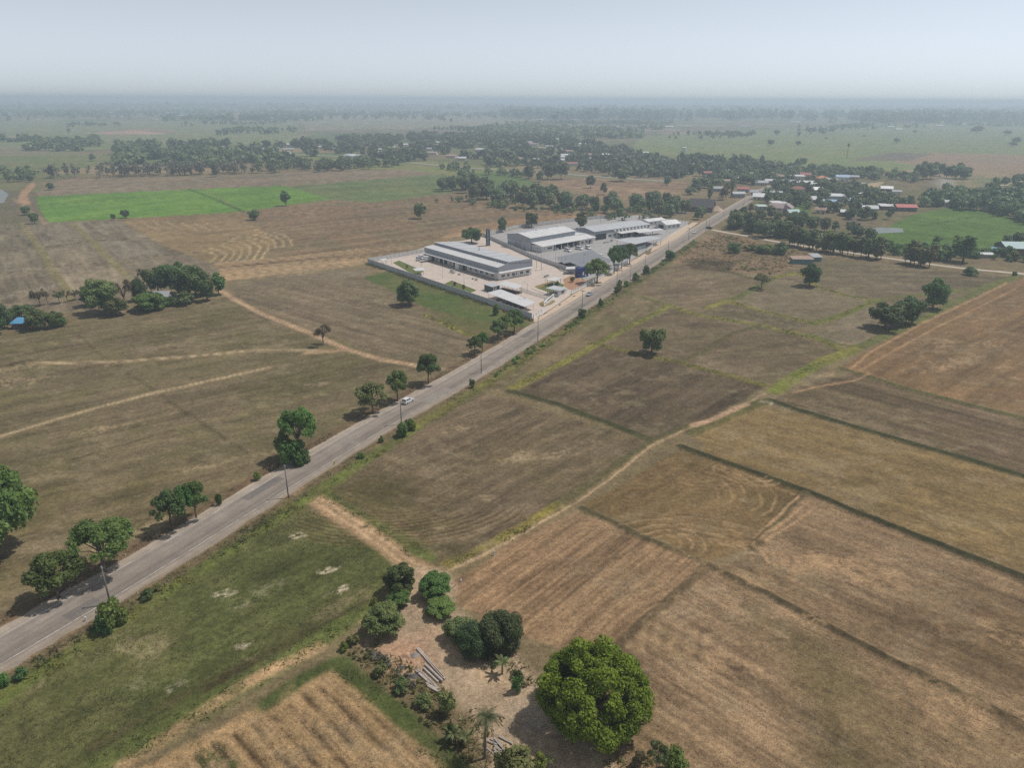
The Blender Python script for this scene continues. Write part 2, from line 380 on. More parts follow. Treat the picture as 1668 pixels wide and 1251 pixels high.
line([(352,470),(420,509),(510,544),(560,567),(620,585),(690,598),(740,603)], 1.6, (152,126,102), 1, brk=.1, soft=.7, name='dirt_track', label='red dirt track joining the road from the left')
for s in (-.7, .7):
    line([(x, y + s) for x, y in pw([(352,470),(420,509),(510,544),(560,567),(620,585),(690,598),(740,603)])], .3, (176,150,124), .8, brk=.3, soft=.3, world=True)
line([(500,575),(535,572),(565,570)], 1.6, (158,132,106), .8, brk=.3)
field([(28,330),(34,312),(52,296),(58,302),(44,318),(50,334)], (168,132,104), None, 'dirt_track', 'pale dirt track curving past the pond', soft=1)

# ---- right of the road
field([(480,812),(620,902),(645,930),(590,1012),(420,1112),(180,1251),(20,1340),(-300,1440),(-260,1230),(0,1110)], (86,94,48), (100,98,62), 'field', 'dark green rough grass field in the front left', streak=.3, dirpx=((0,1230),(560,930)), sw=1.0, sl=14, var=.5, soft=1, seed=12)
line([(600,985),(560,1015),(420,1105),(280,1185),(150,1260)], 2.0, (94,106,48), .8, brk=.7, dz=.12, soft=1.6, seed=1)
line([(590,960),(420,1070),(300,1130),(150,1215)], .8, (84,78,50), .5, brk=.7, soft=.5, seed=2)
line([(600,975),(470,1050),(330,1125)], .8, (66,60,36), .7, brk=.5, seed=3)
line([(520,1055),(440,1095),(330,1160),(200,1250)], 1.1, (168,138,104), .7, brk=.7, soft=.7, seed=4)
for x, y, r_, a in ((485,872,1.4,1),(538,928,1.3,1),(548,963,1.3,1),(364,968,1.5,.8),(392,985,2.2,.2),(398,1052,1.1,.6),(285,1118,1.3,.5),(225,1115,1.6,.15),(440,955,2.2,.15)):
    spot(x, y, r_, (196,188,172), a, 1.8, .6, int(x + y))
field([(545,1083),(640,1165),(725,1251),(820,1400),(0,1450),(185,1275),(330,1200),(430,1148)], (166,138,100), (150,124,88), 'field', 'harvested straw field with dark furrows at the bottom', soft=.8, seed=13, var=.3)
# dark furrows of that field run parallel to its right hand edge
a0, a1 = np.array(g(545,1083)), np.array(g(725,1251)); ud = (a1 - a0) / np.linalg.norm(a1 - a0); vd = np.array([ud[1], -ud[0]])
sel, d = sdf_poly(pw([(540,1095),(640,1180),(720,1262),(800,1400),(60,1430),(250,1262),(380,1190),(450,1150)]), 1.0)
ok = d > -0.5; sel, d = sel[ok], d[ok]
u = (GX[sel] - a0[0]) * ud[0] + (GY[sel] - a0[1]) * ud[1]; v = (GX[sel] - a0[0]) * vd[0] + (GY[sel] - a0[1]) * vd[1]
v = v + 0.5 * (fbm(u / 9, v / 9, 91, 2) - .5)
ph = (v / 2.55) % 1.0
k = np.exp(-((ph - .5 + .12 * (fbm(u / 2.0, v / 1.2, 94, 3) - .5)) / .23) ** 2) * sst(0, 1.5, d) * np.clip(0.5 + 2.6 * (fbm(u / 4, v / 1.6, 92, 3) - .36), 0, 1)
k2 = np.exp(-((((v / 2.55) + .42) % 1.0 - .5) / .06) ** 2) * .9 * sst(0, 1.5, d) * fbm(u / 3, v / 3, 93, 2)
mixc(sel, lin(72,58,38), np.clip(k * .88, 0, 1)); mixc(sel, lin(110,92,64), np.clip(k2, 0, 1)); gz[sel] -= .16 * k
for i, (x, y) in enumerate(((352,1235),(378,1250),(330,1240))):
    spot(x, y, 1.5, (66,80,32), .8, 2.6, -.9, i)
line([(560,1085),(650,1165),(745,1251),(830,1340)], 1.6, (70,84,38), .95, brk=.25, dz=.15, soft=.7, seed=5)
line([(430,1150),(500,1105),(560,1075)], 1.3, (72,86,40), .7, brk=.7, soft=.8, seed=6)
# brown field between the road and the track crossing
field([(508,800),(560,770),(640,722),(775,636),(1062,722),(1000,762),(900,826),(730,922),(690,908),(620,872)], (108,94,76), (98,87,64), 'field', 'brown field between the road and the track fork', streak=.42, dirpx=((600,850),(900,700)), sw=.8, sl=9, var=.4, soft=1, seed=14)
field([(515,800),(600,760),(680,800),(760,880),(728,918),(640,872)], (86,80,48), (100,86,62), 'field', None, soft=8, wob=5, rid=False, seed=15, streak=.4, dirpx=((600,850),(700,880)), sw=.9, sl=9)
line([(515,795),(575,840),(650,878),(690,908)], 2.0, (92,106,44), .8, brk=.5, soft=1.4, dz=.15, seed=7)
line([(520,792),(600,735),(700,680),(770,640)], 2.2, (90,96,46), .7, brk=.7, soft=1.5, dz=.15, seed=8)
line([(730,920),(780,900),(850,862),(905,826)], 1.4, (128,118,46), .85, brk=.5, soft=.9, dz=.25, seed=9)
# curved plough marks in it
for k in range(11):
    cx, cy = g(640, 800); r_ = 7 + k * 1.25; t0 = 3.5 + .06 * k
    line([(cx + r_ * math.cos(t) * 1.5, cy - 3 + r_ * math.sin(t) * .9) for t in np.linspace(t0, t0 + 2.0, 12)], .22, (74,62,40), .5, brk=.6, soft=.25, world=True, seed=k, wob=.5)
    line([(cx + (r_ + .5) * math.cos(t) * 1.5, cy - 3 + (r_ + .5) * math.sin(t) * .9) for t in np.linspace(t0, t0 + 2.0, 12)], .2, (138,116,88), .4, brk=.6, soft=.2, world=True, seed=k + 3, wob=.5)
for x, y, r_ in ((563,806,1.0),(715,860,.9),(800,810,2),(850,745,3),(745,700,3),(905,740,3)):
    spot(x, y, r_, (164,146,120), .6, 2, .4, int(x))
field([(832,636),(972,563),(1080,585),(1248,628),(1150,690),(1066,718)], (99,85,70), (88,78,60), 'field', 'dark brown field in front of the round tree', streak=.4, dirpx=((850,640),(1000,575)), sw=1.2, sl=12, soft=.8, seed=16)
field([(980,560),(1082,500),(1245,528),(1375,572),(1310,610),(1245,626),(1100,588)], (102,89,70), (92,84,60), 'field', 'olive brown field behind the round tree', streak=.35, dirpx=((1000,560),(1200,540)), sw=1.3, sl=15, soft=.8, seed=17)
field([(778,634),(900,560),(960,510),(1015,468),(1088,498),(968,560),(830,634)], (114,100,76), (98,92,62), 'field', 'roadside field opposite the factory gate', streak=.3, dirpx=((800,630),(1000,480)), sw=1.6, sl=10, soft=.8, seed=18)
field([(1018,466),(1085,428),(1110,425),(1240,458),(1160,500),(1088,496)], (114,100,80), (104,94,72), 'field', 'bare field opposite the warehouses', streak=.35, dirpx=((1050,470),(1200,450)), sw=1.4, sl=14, soft=.8, seed=19)
field([(1192,490),(1262,452),(1335,470),(1412,490),(1322,526)], (114,104,86), (104,96,74), 'field', 'grey plot in front of the two field trees', streak=.3, dirpx=((1200,490),(1380,480)), sw=1.4, sl=14, soft=.8, seed=20)
field([(1128,514),(1190,492),(1322,528),(1275,546)], (110,98,78), (98,90,68), 'field', 'narrow plot between grassy bunds', streak=.3, dirpx=((1130,510),(1270,540)), sw=1.4, sl=14, soft=.8, seed=21)
field([(1318,548),(1420,494),(1445,520),(1400,562),(1370,560)], (120,109,92), (106,98,78), 'field', 'pale grey plot beside the large bush', streak=.3, dirpx=((1320,548),(1420,500)), sw=1.2, sl=10, soft=.8, seed=22)
field([(1262,452),(1330,420),(1400,425),(1648,452),(1560,478),(1498,502),(1420,490),(1335,468)], (106,95,78), (98,92,66), 'field', 'brown plot below the concrete lane', streak=.35, dirpx=((1300,450),(1600,455)), sw=1.4, sl=16, soft=.8, seed=23)
field([(1085,428),(1110,405),(1170,378),(1260,398),(1330,415),(1262,450),(1180,440)], (112,98,72), (126,102,82), 'field', 'scrubby reddish waste ground beside the road', var=.7, soft=.8, wob=2, seed=24)
field([(1110,424),(1160,418),(1200,430),(1185,444),(1130,438)], (74,62,48), (92,78,58), 'field', soft=1.5, wob=2.5, rid=False)
field([(1366,598),(1450,552),(1560,500),(1665,452),(1990,420),(2100,800),(1668,682),(1480,636)], (124,98,68), (112,92,64), 'field', 'large orange brown ploughed field on the right', streak=.35, dirpx=((1400,600),(1668,480)), sw=1.6, sl=18, soft=.8, seed=25)
field([(1262,650),(1330,620),(1395,608),(1480,636),(1668,682),(2100,800),(2100,920),(1668,772),(1440,706)], (106,89,72), (96,84,62), 'field', 'grey brown strip below the orange field', streak=.5, dirpx=((1300,650),(1668,760)), sw=.9, sl=26, soft=.8, seed=26)
field([(1130,704),(1180,680),(1250,660),(1440,712),(1668,778),(2100,930),(2100,1120),(1668,936),(1310,795),(1150,738)], (134,113,74), (118,100,64), 'field', 'yellowish stubble field between two dark bunds', streak=.35, dirpx=((1150,700),(1668,850)), sw=1.2, sl=9, var=.45, soft=.8, seed=27)
field([(952,822),(1010,790),(1110,732),(1310,800),(1226,890),(1150,916)], (120,99,66), (104,88,56), 'field', 'field with swirling harvest marks', streak=.25, dirpx=((950,820),(1100,740)), sw=1, sl=8, soft=.8, seed=28)
field([(735,950),(800,905),(940,832),(1145,917),(1010,1052),(960,1065),(860,1040),(790,1010),(745,985)], (148,119,90), (132,108,82), 'field', 'tan straw field in the centre front', streak=.55, dirpx=((760,990),(960,850)), sw=.62, sl=12, soft=.8, seed=29)
field([(1228,892),(1312,802),(1668,940),(2100,1130),(2100,1400),(1668,1182),(1165,925)], (130,108,84), (117,99,74), 'field', 'long brown field on the lower right', streak=.45, dirpx=((1300,850),(1668,990)), sw=.62, sl=14, var=.4, soft=.8, seed=30)
field([(1160,925),(1668,1186),(2100,1410),(2100,1500),(700,1500),(960,1262),(1060,1160),(1010,1052),(1140,920)], (138,115,90), (124,105,78), 'field', 'harvested field filling the lower right corner', streak=.48, dirpx=((1200,1000),(1600,1210)), sw=.62, sl=12, var=.4, soft=.8, seed=31)
field([(1230,985),(1330,1050),(1420,1130),(1480,1251),(1360,1300),(1300,1150)], (94,86,56), (106,92,64), 'field', None, streak=.4, dirpx=((1200,1000),(1600,1210)), sw=.9, sl=12, soft=6, wob=5, rid=False, seed=32)
field([(1560,960),(1700,1010),(1720,1110),(1640,1120),(1450,1010)], (104,84,60), (96,80,56), 'field', None, streak=.5, dirpx=((1300,850),(1668,990)), sw=.9, sl=14, soft=7, wob=5, rid=False, seed=33)
# bleached dry patches of bare soil over the fields painted so far
pn_ = .55 * fbm(GX / 15, GY / 9, 501, 4) + .45 * fbm(GX / 2.6, GY / 1.9, 502, 3)
pm_ = sst(.52, .68, pn_) * .24 * (1 - sst(600, 900, GD)) * (gc[:, 0] > gc[:, 1] * .98)
gc[:] = gc * (1 - pm_[:, None]) + np.array(lin(158, 143, 120)) * pm_[:, None]
# bunds on the right
G1, G2, DK = (122,120,48), (90,96,50), (62,66,38)
for pts, wd, c, a, b in (
    ([(832,638),(905,658),(990,690),(1066,720)], .9, DK, .8, .3), ([(835,634),(900,600),(972,562)], 1.1, G1, .85, .6), ([(965,560),(1030,574),(1110,592),(1245,628)], 1.0, (104,100,46), .85, .5),
    ([(1085,497),(1130,512),(1180,521),(1240,530),(1330,552),(1375,572)], 1.0, (116,116,46), .85, .5), ([(1088,496),(1030,480),(1015,470)], 1.0, G2, .7, .4), ([(975,560),(1040,525),(1088,500)], 1.0, (112,116,44), .75, .6),
    ([(1150,502),(1200,486),(1262,452)], 1.3, G2, .8, .4), ([(1152,502),(1182,492)], 1.1, G1, .9, .3), ([(1190,492),(1240,506),(1330,528)], 1.0, (118,116,46), .85, .5), ([(1322,528),(1370,515),(1425,490)], 1.4, (102,108,48), .85, .4),
    ([(1262,452),(1300,444),(1330,466)], 1.1, (126,124,40), .8, .5), ([(1335,468),(1380,482),(1425,490)], 1.1, (112,112,46), .85, .4), ([(1425,490),(1500,480),(1600,470),(1650,452)], 1.6, (98,104,50), .6, .6),
    ([(1105,592),(1150,570),(1190,545),(1245,528)], .8, (88,84,52), .7, .4), ([(1320,545),(1370,562),(1405,566)], .9, G2, .8, .4), ([(1110,425),(1180,440),(1245,460)], .9, (84,80,50), .7, .4),
    ([(1262,638),(1300,610),(1340,590),(1390,572)], 1.6, (110,118,40), .75, .6), ([(1330,590),(1375,575),(1400,566)], 1.3, G1, .9, .4), ([(1400,566),(1480,530),(1560,490),(1660,450)], 1.5, (96,102,52), .8, .4),
    ([(1255,652),(1300,668),(1440,710),(1560,744),(1668,776),(1850,838)], 1.2, (58,64,36), .95, .2), ([(1370,600),(1480,634),(1668,682),(1850,732)], .8, (84,88,48), .8, .3),
    ([(1110,728),(1200,760),(1310,800),(1450,856),(1560,900),(1668,942),(1850,1015)], 1.0, (56,58,34), .95, .2), ([(1200,770),(1330,822),(1500,890),(1660,955)], .4, (146,122,92), .6, .5),
    ([(1160,925),(1250,966),(1400,1050),(1530,1115),(1668,1184),(1850,1275)], .75, (74,66,46), .85, .3), ([(950,828),(1040,872),(1100,898),(1160,922)], .7, (82,76,52), .8, .4),
    ([(1225,893),(1260,852),(1310,805)], .9, (92,82,56), .75, .4), ([(1150,925),(1080,985),(1010,1052),(985,1075)], .8, (98,84,62), .85, .3),
    ([(905,826),(960,790),(1060,722),(1130,690)], 1.2, (86,84,50), .6, .5), ([(1130,705),(1180,680),(1245,655)], 1.8, (92,92,50), .7, .5)):
    line(pts, wd * (1.1 if pts[0][1] > 640 else 1.45), c, min(1, a * 1.2), dz=.3, brk=b * .5, soft=.5, seed=int(pts[0][0]))
spot(1250, 658, 1.6, (150,140,124), .9, 2.0, -.3)
# harvest swirls
for cx, cy, rs, t0, t1, ax in ((1095,800,(7,9.2,11,13.5,15.5),-.7,.9,1.4),(1120,900,(6,8,10.2,12.5),.7,2.3,1.5),(1230,770,(3.5,5,6.5),2.6,5.2,1.4),(1075,885,(3,5,7),-.4,1.2,1.3),(1150,770,(4,6),3.4,5.2,2)):
    X, Y = g(cx, cy)
    for i, r_ in enumerate(rs):
        line([(X + ax * r_ * math.cos(t), Y + r_ * math.sin(t)) for t in np.linspace(t0, t1, 14)], .24, (158,132,98), .5, brk=.9, soft=.25, world=True, seed=i, wob=1.2, dz=.05)
        line([(X + ax * (r_ + .75) * math.cos(t), Y + (r_ + .75) * math.sin(t)) for t in np.linspace(t0, t1, 14)], .18, (82,68,46), .3, brk=.9, soft=.2, world=True, seed=i + 5, wob=1.2)
for k in range(9):                                        # turning loops left of the big field
    X, Y = g(1215, 1062); r_ = 3.5 + k * 1.9
    line([(X + 1.25 * r_ * math.cos(t), Y + r_ * math.sin(t)) for t in np.linspace(2.0, 4.1, 14)], .3, (152,128,100), .36, brk=.9, soft=.3, world=True, seed=k, wob=1.4, dz=.04)
    line([(X + 1.25 * (r_ + .9) * math.cos(t), Y + (r_ + .9) * math.sin(t)) for t in np.linspace(2.0, 4.1, 14)], .25, (98,82,60), .26, brk=.9, soft=.25, world=True, seed=k + 2, wob=1.4)
for x0, y0, x1, y1 in ((1228,876,1300,812),(1236,880,1316,820),(1246,882,1322,832)):
    line([(x0, y0), (x1, y1)], .35, (164,134,102), .8, brk=.5, soft=.3)
for x, y, r_ in ((1260,905,6),(1340,915,5),(1230,945,3),(1112,915,3),(1180,985,4),(1300,1005,2.5),(1420,935,6),(1180,1080,4),(1560,1150,6),(1640,1040,5)):
    spot(x, y, r_, (168,138,106), .6, 2.0, -.4, int(x))
# windrows left: sweeping curves of the harvester
X, Y = g(283, 430)
for i, r_ in enumerate(range(34, 112, 8)):
    line([(X + .50 * r_ * math.cos(t), Y + r_ * math.sin(t)) for t in np.linspace(.15 if r_ < 90 else .5, 1.45, 12)], .7, (172,152,114), .65, brk=.5, soft=.5, dz=.15, wob=1.5, seed=i, world=True)
for i in range(7):
    line([(205 + i * 22, 360 + i * .5), (232 + i * 22, 372 + i * .6)], .6, (168,148,112), .5, brk=.6, soft=.5, dz=.1, wob=1.2, seed=i + 3)
for i in range(9):
    line([(352 + i * 4, 430 + i * 3.2), (470, 422 + i * 3.4), (600, 403 + i * 3.0)], .5, (168,142,110), .4, brk=.7, soft=.5, dz=.1, seed=i + 6, wob=.8)
line([(90,372),(140,430),(170,440)], .5, (150,140,120), .3, brk=.5)
for x, y in ((40,440),(60,470),(95,440),(160,445),(150,415),(215,450),(230,412),(170,470),(25,480)):
    spot(x, y, 7, (152,142,126), .5, 2.4, 1.0, int(x))
# tracks on the orange field and the rest of the right side
for pts, a in (([(1290,640),(1330,630),(1390,620),(1420,608),(1385,600)], .7), ([(1385,600),(1420,572),(1500,528),(1640,462)], .75), ([(1395,606),(1440,580),(1520,536),(1655,470)], .6)):
    line(pts, .5, (166,132,98), a, brk=.4, soft=.4)
for x, y, r_ in ((1600,520,3),(1540,560,4),(1560,590,5),(1620,560,4),(1530,600,3),(1480,560,2),(1640,600,3),(1345,610,2)):
    spot(x, y, r_, (176,150,120), .5, 2.6, .5, int(x))
# dirt tracks in front
TRK = [(482,798),(530,822),(575,852),(620,885),(655,912),(690,930)]
line(TRK, 2.1, (160,132,102), 1, brk=.1, soft=.7, name='dirt_track', label='sandy track from the road to the farmyard')
for s in (-.8, .8):
    line([(x + s * .8, y + s * .6) for x, y in pw(TRK)], .35, (188,160,128), .8, brk=.3, soft=.3, world=True)
T2 = [(690,928),(730,930),(770,912),(830,884),(900,842),(960,805),(1060,728),(1120,700),(1160,684),(1210,660),(1248,640)]
line(T2, .75, (128,112,86), .6, brk=.6, soft=.5, name='dirt_track', label='narrow path climbing between the brown fields')
for s in (-.55, .55): line([(x + s * .6, y + s * .8) for x, y in pw(T2)], .2, (166,142,114), .7, brk=.6, soft=.22, world=True)
line([(1130,694),(1160,684),(1215,660)], 1.2, (178,146,122), .8, brk=.3)
# farmyard of trodden sand
field([(600,1050),(628,1010),(655,955),(676,925),(735,932),(742,950),(735,985),(780,1030),(860,1075),(890,1110),(960,1200),(1020,1290),(860,1320),(800,1262),(762,1180),(720,1130),(640,1092)], (166,146,126), (152,134,116), 'yard', 'trodden sandy farmyard under the trees', soft=1.2, wob=2, var=.3, seed=34)
line([(690,930),(680,970),(700,1010),(745,1070),(800,1105),(860,1140),(900,1190)], .9, (186,160,132), .6, brk=.4, soft=.9)
field([(620,1050),(690,1030),(700,1080),(650,1095)], (176,140,118), (168,136,112), 'yard', soft=2.5, rid=False, wob=2)
for x, y, r_, c in ((690,1040,1.5,(120,112,106)),(655,1072,1.0,(84,78,76)),(672,1102,1.2,(92,84,80)),(838,1120,1.6,(124,108,100)),(850,1150,2.5,(150,138,128)),(860,1180,3,(140,132,126)),(800,1100,1.5,(176,150,124))):
    spot(x, y, r_, c, .7, 1.5, .4, int(x))
for x, y, r_ in ((640,1110,3),(700,1140,3),(720,1170,3),(760,1215,3),(690,1160,2),(610,1085,2),(800,1230,2)):
    spot(x, y, r_, (104,92,66), .8, 1.5, -.8, int(x))
# verge of the road (both sides), rough greener grass
RC = [(-88.5, 72.0), (-79.4, 88.4), (-66.2, 112.4), (-50.6, 143.4), (-34.0, 175.4), (-13.9, 211.0), (9.6, 257.0), (34.2, 305.2), (61.9, 359.4), (103.5, 443.0), (141.5, 519.0), (175.0, 585.0), (212.0, 657.0), (236, 704), (262, 750)]
nrm = np.array([0.8938, -0.4485])
line([(x + nrm[0] * 8.6, y + nrm[1] * 8.6) for x, y in RC[:10]], 2.6, (92,92,52), .85, brk=.6, soft=1.4, world=True, seed=10, dz=.1)
line([(x + nrm[0] * 7.2, y + nrm[1] * 7.2) for x, y in RC[:10]], .9, (112,96,76), .7, brk=.5, soft=.6, world=True, seed=11)
line([(x + nrm[0] * 10, y + nrm[1] * 10) for x, y in RC[:5]], 1.6, (98,112,46), .7, brk=.8, soft=1.2, world=True, seed=12)
line([(x - nrm[0] * 7.0, y - nrm[1] * 7.0) for x, y in RC[:7]], 1.5, (104,82,64), .75, brk=.4, soft=.9, world=True, seed=13)
line([(x + nrm[0] * 9, y + nrm[1] * 9) for x, y in RC[4:8]], 1.4, (120,118,52), .4, brk=.9, soft=1.0, world=True, seed=14)
# village grounds and paddies behind the concrete lane
field([(1170,372),(1240,318),(1330,290),(1480,290),(1700,330),(1900,420),(1668,440),(1450,414),(1260,388)], (98,98,64), (112,100,76), 'ground', None, rid=False, soft=4, wob=4)
field([(1400,392),(1480,352),(1550,336),(1600,342),(1720,372),(1900,400),(1700,410),(1520,415),(1440,408)], (70,104,28), (80,112,34), 'rice_paddy', 'green paddy behind the lane side trees', streak=.2, dirpx=((1480,370),(1640,390)), sw=4, sl=40, soft=1.2, var=.2, seed=35)
field([(1285,330),(1318,325),(1322,348),(1300,352)], (86,116,50), None, 'field', 'small green garden plot between village houses', soft=1)
field([(1395,300),(1440,296),(1420,312),(1400,312)], (168,152,124), None, 'field', 'bare sandy plot in the village', soft=1)
line([(1500,368),(1560,358),(1590,352)], 1.0, (52,84,32), .8); line([(1510,355),(1550,360),(1600,375),(1660,380)], .9, (54,88,34), .7)
field([(1530,290),(1600,285),(1620,300),(1540,310)], (108,112,74), (134,120,96), 'field', None, soft=2)
# village track far right, canal road, bare fields in the middle distance
line([(1565,318),(1600,312),(1640,300),(1700,285)], 2.5, (180,164,142), .9, soft=1)
field([(885,296),(1000,288),(1120,298),(1108,322),(1010,328),(960,318)], (146,118,96), (128,108,84), 'field', 'brown field in front of the canal trees', streak=.4, dirpx=((900,300),(1100,310)), sw=3, sl=60, soft=2)
field([(740,285),(830,278),(880,300),(800,312),(745,305)], (86,112,56), None, 'field', 'green plot beside the dark clump of trees', soft=2)
field([(1000,345),(1130,320),(1120,345),(1060,362)], (120,106,84), None, 'field', None, soft=2)
line([(-100,318),(20,322),(60,350),(75,365)], 1.5, (146,124,100), .6, brk=.4)
# road corridor kept just below the carriageway
sel, dm, sd, al = dist_line(RC, 16, 0)
gz[sel] = np.where(dm < 6.0, -0.05, gz[sel])
mixc(sel, lin(126,106,86), (1 - sst(5.2, 6.6, dm)) * .8)
gz = np.clip(gz, -0.25, 1.0)
lum_ = gc @ np.array([.3, .5, .2])
gc = np.clip((gc * .80 + lum_[:, None] * .20) * np.array([1.02, .945, .78]), .012, .8)
fa_ = .35 * sst(800, 2500, GD)[:, None]; gc = gc * (1 - fa_) + (gc @ np.array([.3, .5, .2]))[:, None] * np.array([1.0, 1.02, .86]) * fa_  # far ground greyed with distance, haze put into the colour

gm, n_, o_ = newmat('soil')
pr = n_.nodes.new('ShaderNodeBsdfPrincipled'); pr.inputs['Roughness'].default_value = .95; pr.inputs['Specular IOR Level'].default_value = .08
at = n_.nodes.new('ShaderNodeAttribute'); at.attribute_name = 'soil_colour'
tc = n_.nodes.new('ShaderNodeTexCoord')
n1 = n_.nodes.new('ShaderNodeTexNoise'); n1.inputs['Scale'].default_value = 1.1; n1.inputs['Detail'].default_value = 5; n1.inputs['Roughness'].default_value = .75
n2 = n_.nodes.new('ShaderNodeTexNoise'); n2.inputs['Scale'].default_value = 4.2; n2.inputs['Detail'].default_value = 3; n2.inputs['Roughness'].default_value = .7
for q in (n1, n2): n_.links.new(tc.outputs['Object'], q.inputs['Vector'])
def mrange(src, a, b, lo, hi):
    m = n_.nodes.new('ShaderNodeMapRange'); m.inputs[1].default_value = a; m.inputs[2].default_value = b; m.inputs[3].default_value = lo; m.inputs[4].default_value = hi
    n_.links.new(src, m.inputs[0]); return m
n3 = n_.nodes.new('ShaderNodeTexNoise'); n3.inputs['Scale'].default_value = .22; n3.inputs['Detail'].default_value = 4; n3.inputs['Roughness'].default_value = .7; n_.links.new(tc.outputs['Object'], n3.inputs['Vector'])
a1 = mrange(n1.outputs[0], .34, .66, .68, 1.32); a2 = mrange(n2.outputs[0], .36, .64, .72, 1.28); a3 = mrange(n3.outputs[0], .36, .64, .86, 1.14)
mu = n_.nodes.new('ShaderNodeMath'); mu.operation = 'MULTIPLY'; n_.links.new(a1.outputs[0], mu.inputs[0]); n_.links.new(a2.outputs[0], mu.inputs[1])
mu2 = n_.nodes.new('ShaderNodeMath'); mu2.operation = 'MULTIPLY'; n_.links.new(mu.outputs[0], mu2.inputs[0]); n_.links.new(a3.outputs[0], mu2.inputs[1])
sv = n_.nodes.new('ShaderNodeVectorMath'); sv.operation = 'SCALE'; n_.links.new(at.outputs['Color'], sv.inputs[0]); n_.links.new(mu2.outputs[0], sv.inputs['Scale'])
n_.links.new(sv.outputs[0], pr.inputs['Base Color'])
bp = n_.nodes.new('ShaderNodeBump'); bp.inputs['Strength'].default_value = .7; bp.inputs['Distance'].default_value = .12
n_.links.new(n2.outputs[0], bp.inputs['Height']); n_.links.new(bp.outputs[0], pr.inputs['Normal'])
n_.links.new(pr.outputs[0], o_.inputs[0])

# faces -> one object per region
ii = np.arange(NR - 1)[:, None] * NC + np.arange(NC - 1)[None, :]
FQ = np.stack([ii, ii + 1, ii + NC + 1, ii + NC], -1).reshape(-1, 4)
fid = gid[FQ[:, 0]]
V = np.stack([GX, GY, gz], -1)
for rid in np.unique(fid):
    fq = FQ[fid == rid]; u_, inv = np.unique(fq, return_inverse=True)
    nm, lb = REG.get(int(rid), ('ground', None))
    me = mesh_np(nm, V[u_], inv.reshape(-1, 4), gm, smooth=True)
    ca = me.color_attributes.new('soil_colour', 'FLOAT_COLOR', 'POINT')
    cc = np.ones((len(u_), 4), dtype=np.float32); cc[:, :3] = gc[u_]
    ca.data.foreach_set('color', cc.ravel())
    o = link(bpy.data.objects.new(nm, me)); tag(o, lb, None, None, 'structure')
# ------------------------------------------------------------------ roads and paved ground
def smooth_path(P, n=8):
    P = [np.array(p, float) for p in P]; out = []
    for i in range(len(P) - 1):
        p0, p1, p2, p3 = P[max(i - 1, 0)], P[i], P[i + 1], P[min(i + 2, len(P) - 1)]
        for t in np.arange(n) / n:
            out.append(.5 * ((2 * p1) + (p2 - p0) * t + (2 * p0 - 5 * p1 + 4 * p2 - p3) * t * t + (3 * p1 - p0 - 3 * p2 + p3) * t ** 3))
    out.append(P[-1]); return np.array(out)
def strip(name, path, offs, mat, parent=None, jit=0.0, seed=0):
    """sheet along a path; offs = [(offset to the right, z)]"""
    P = np.array(path); T = np.gradient(P, axis=0); T /= np.linalg.norm(T, axis=1)[:, None]; Nn = np.stack([T[:, 1], -T[:, 0]], -1)
    L = np.concatenate([[0], np.cumsum(np.linalg.norm(np.diff(P, axis=0), axis=1))])
    rg = np.random.RandomState(seed); k = len(offs); v = []; uv = []
    for j, (o, z) in enumerate(offs):
        e = (rg.rand(len(P)) - .5) * jit if j in (0, k - 1) else 0
        q = P + Nn * (o + e * 1.0 if np.isscalar(e) else (o + e)[:, None]); v.append(np.column_stack([q, np.full(len(P), z)])); uv.append(np.column_stack([np.full(len(P), o), L]))
    v = np.stack(v, 1).reshape(-1, 3); uv = np.stack(uv, 1).reshape(-1, 2)
    i = np.arange(len(P) - 1)[:, None] * k + np.arange(k - 1)[None]; f = np.stack([i, i + 1, i + k + 1, i + k], -1).reshape(-1, 4)[:, ::-1]
    me = mesh_np(name, v, f, mat, smooth=True)
    l = me.uv_layers.new(name='UVMap'); idx = np.empty(len(me.loops), dtype=np.int32); me.loops.foreach_get('vertex_index', idx)
    l.data.foreach_set('uv', uv[idx].astype(np.float32).ravel())
    return link(bpy.data.objects.new(name, me), parent)
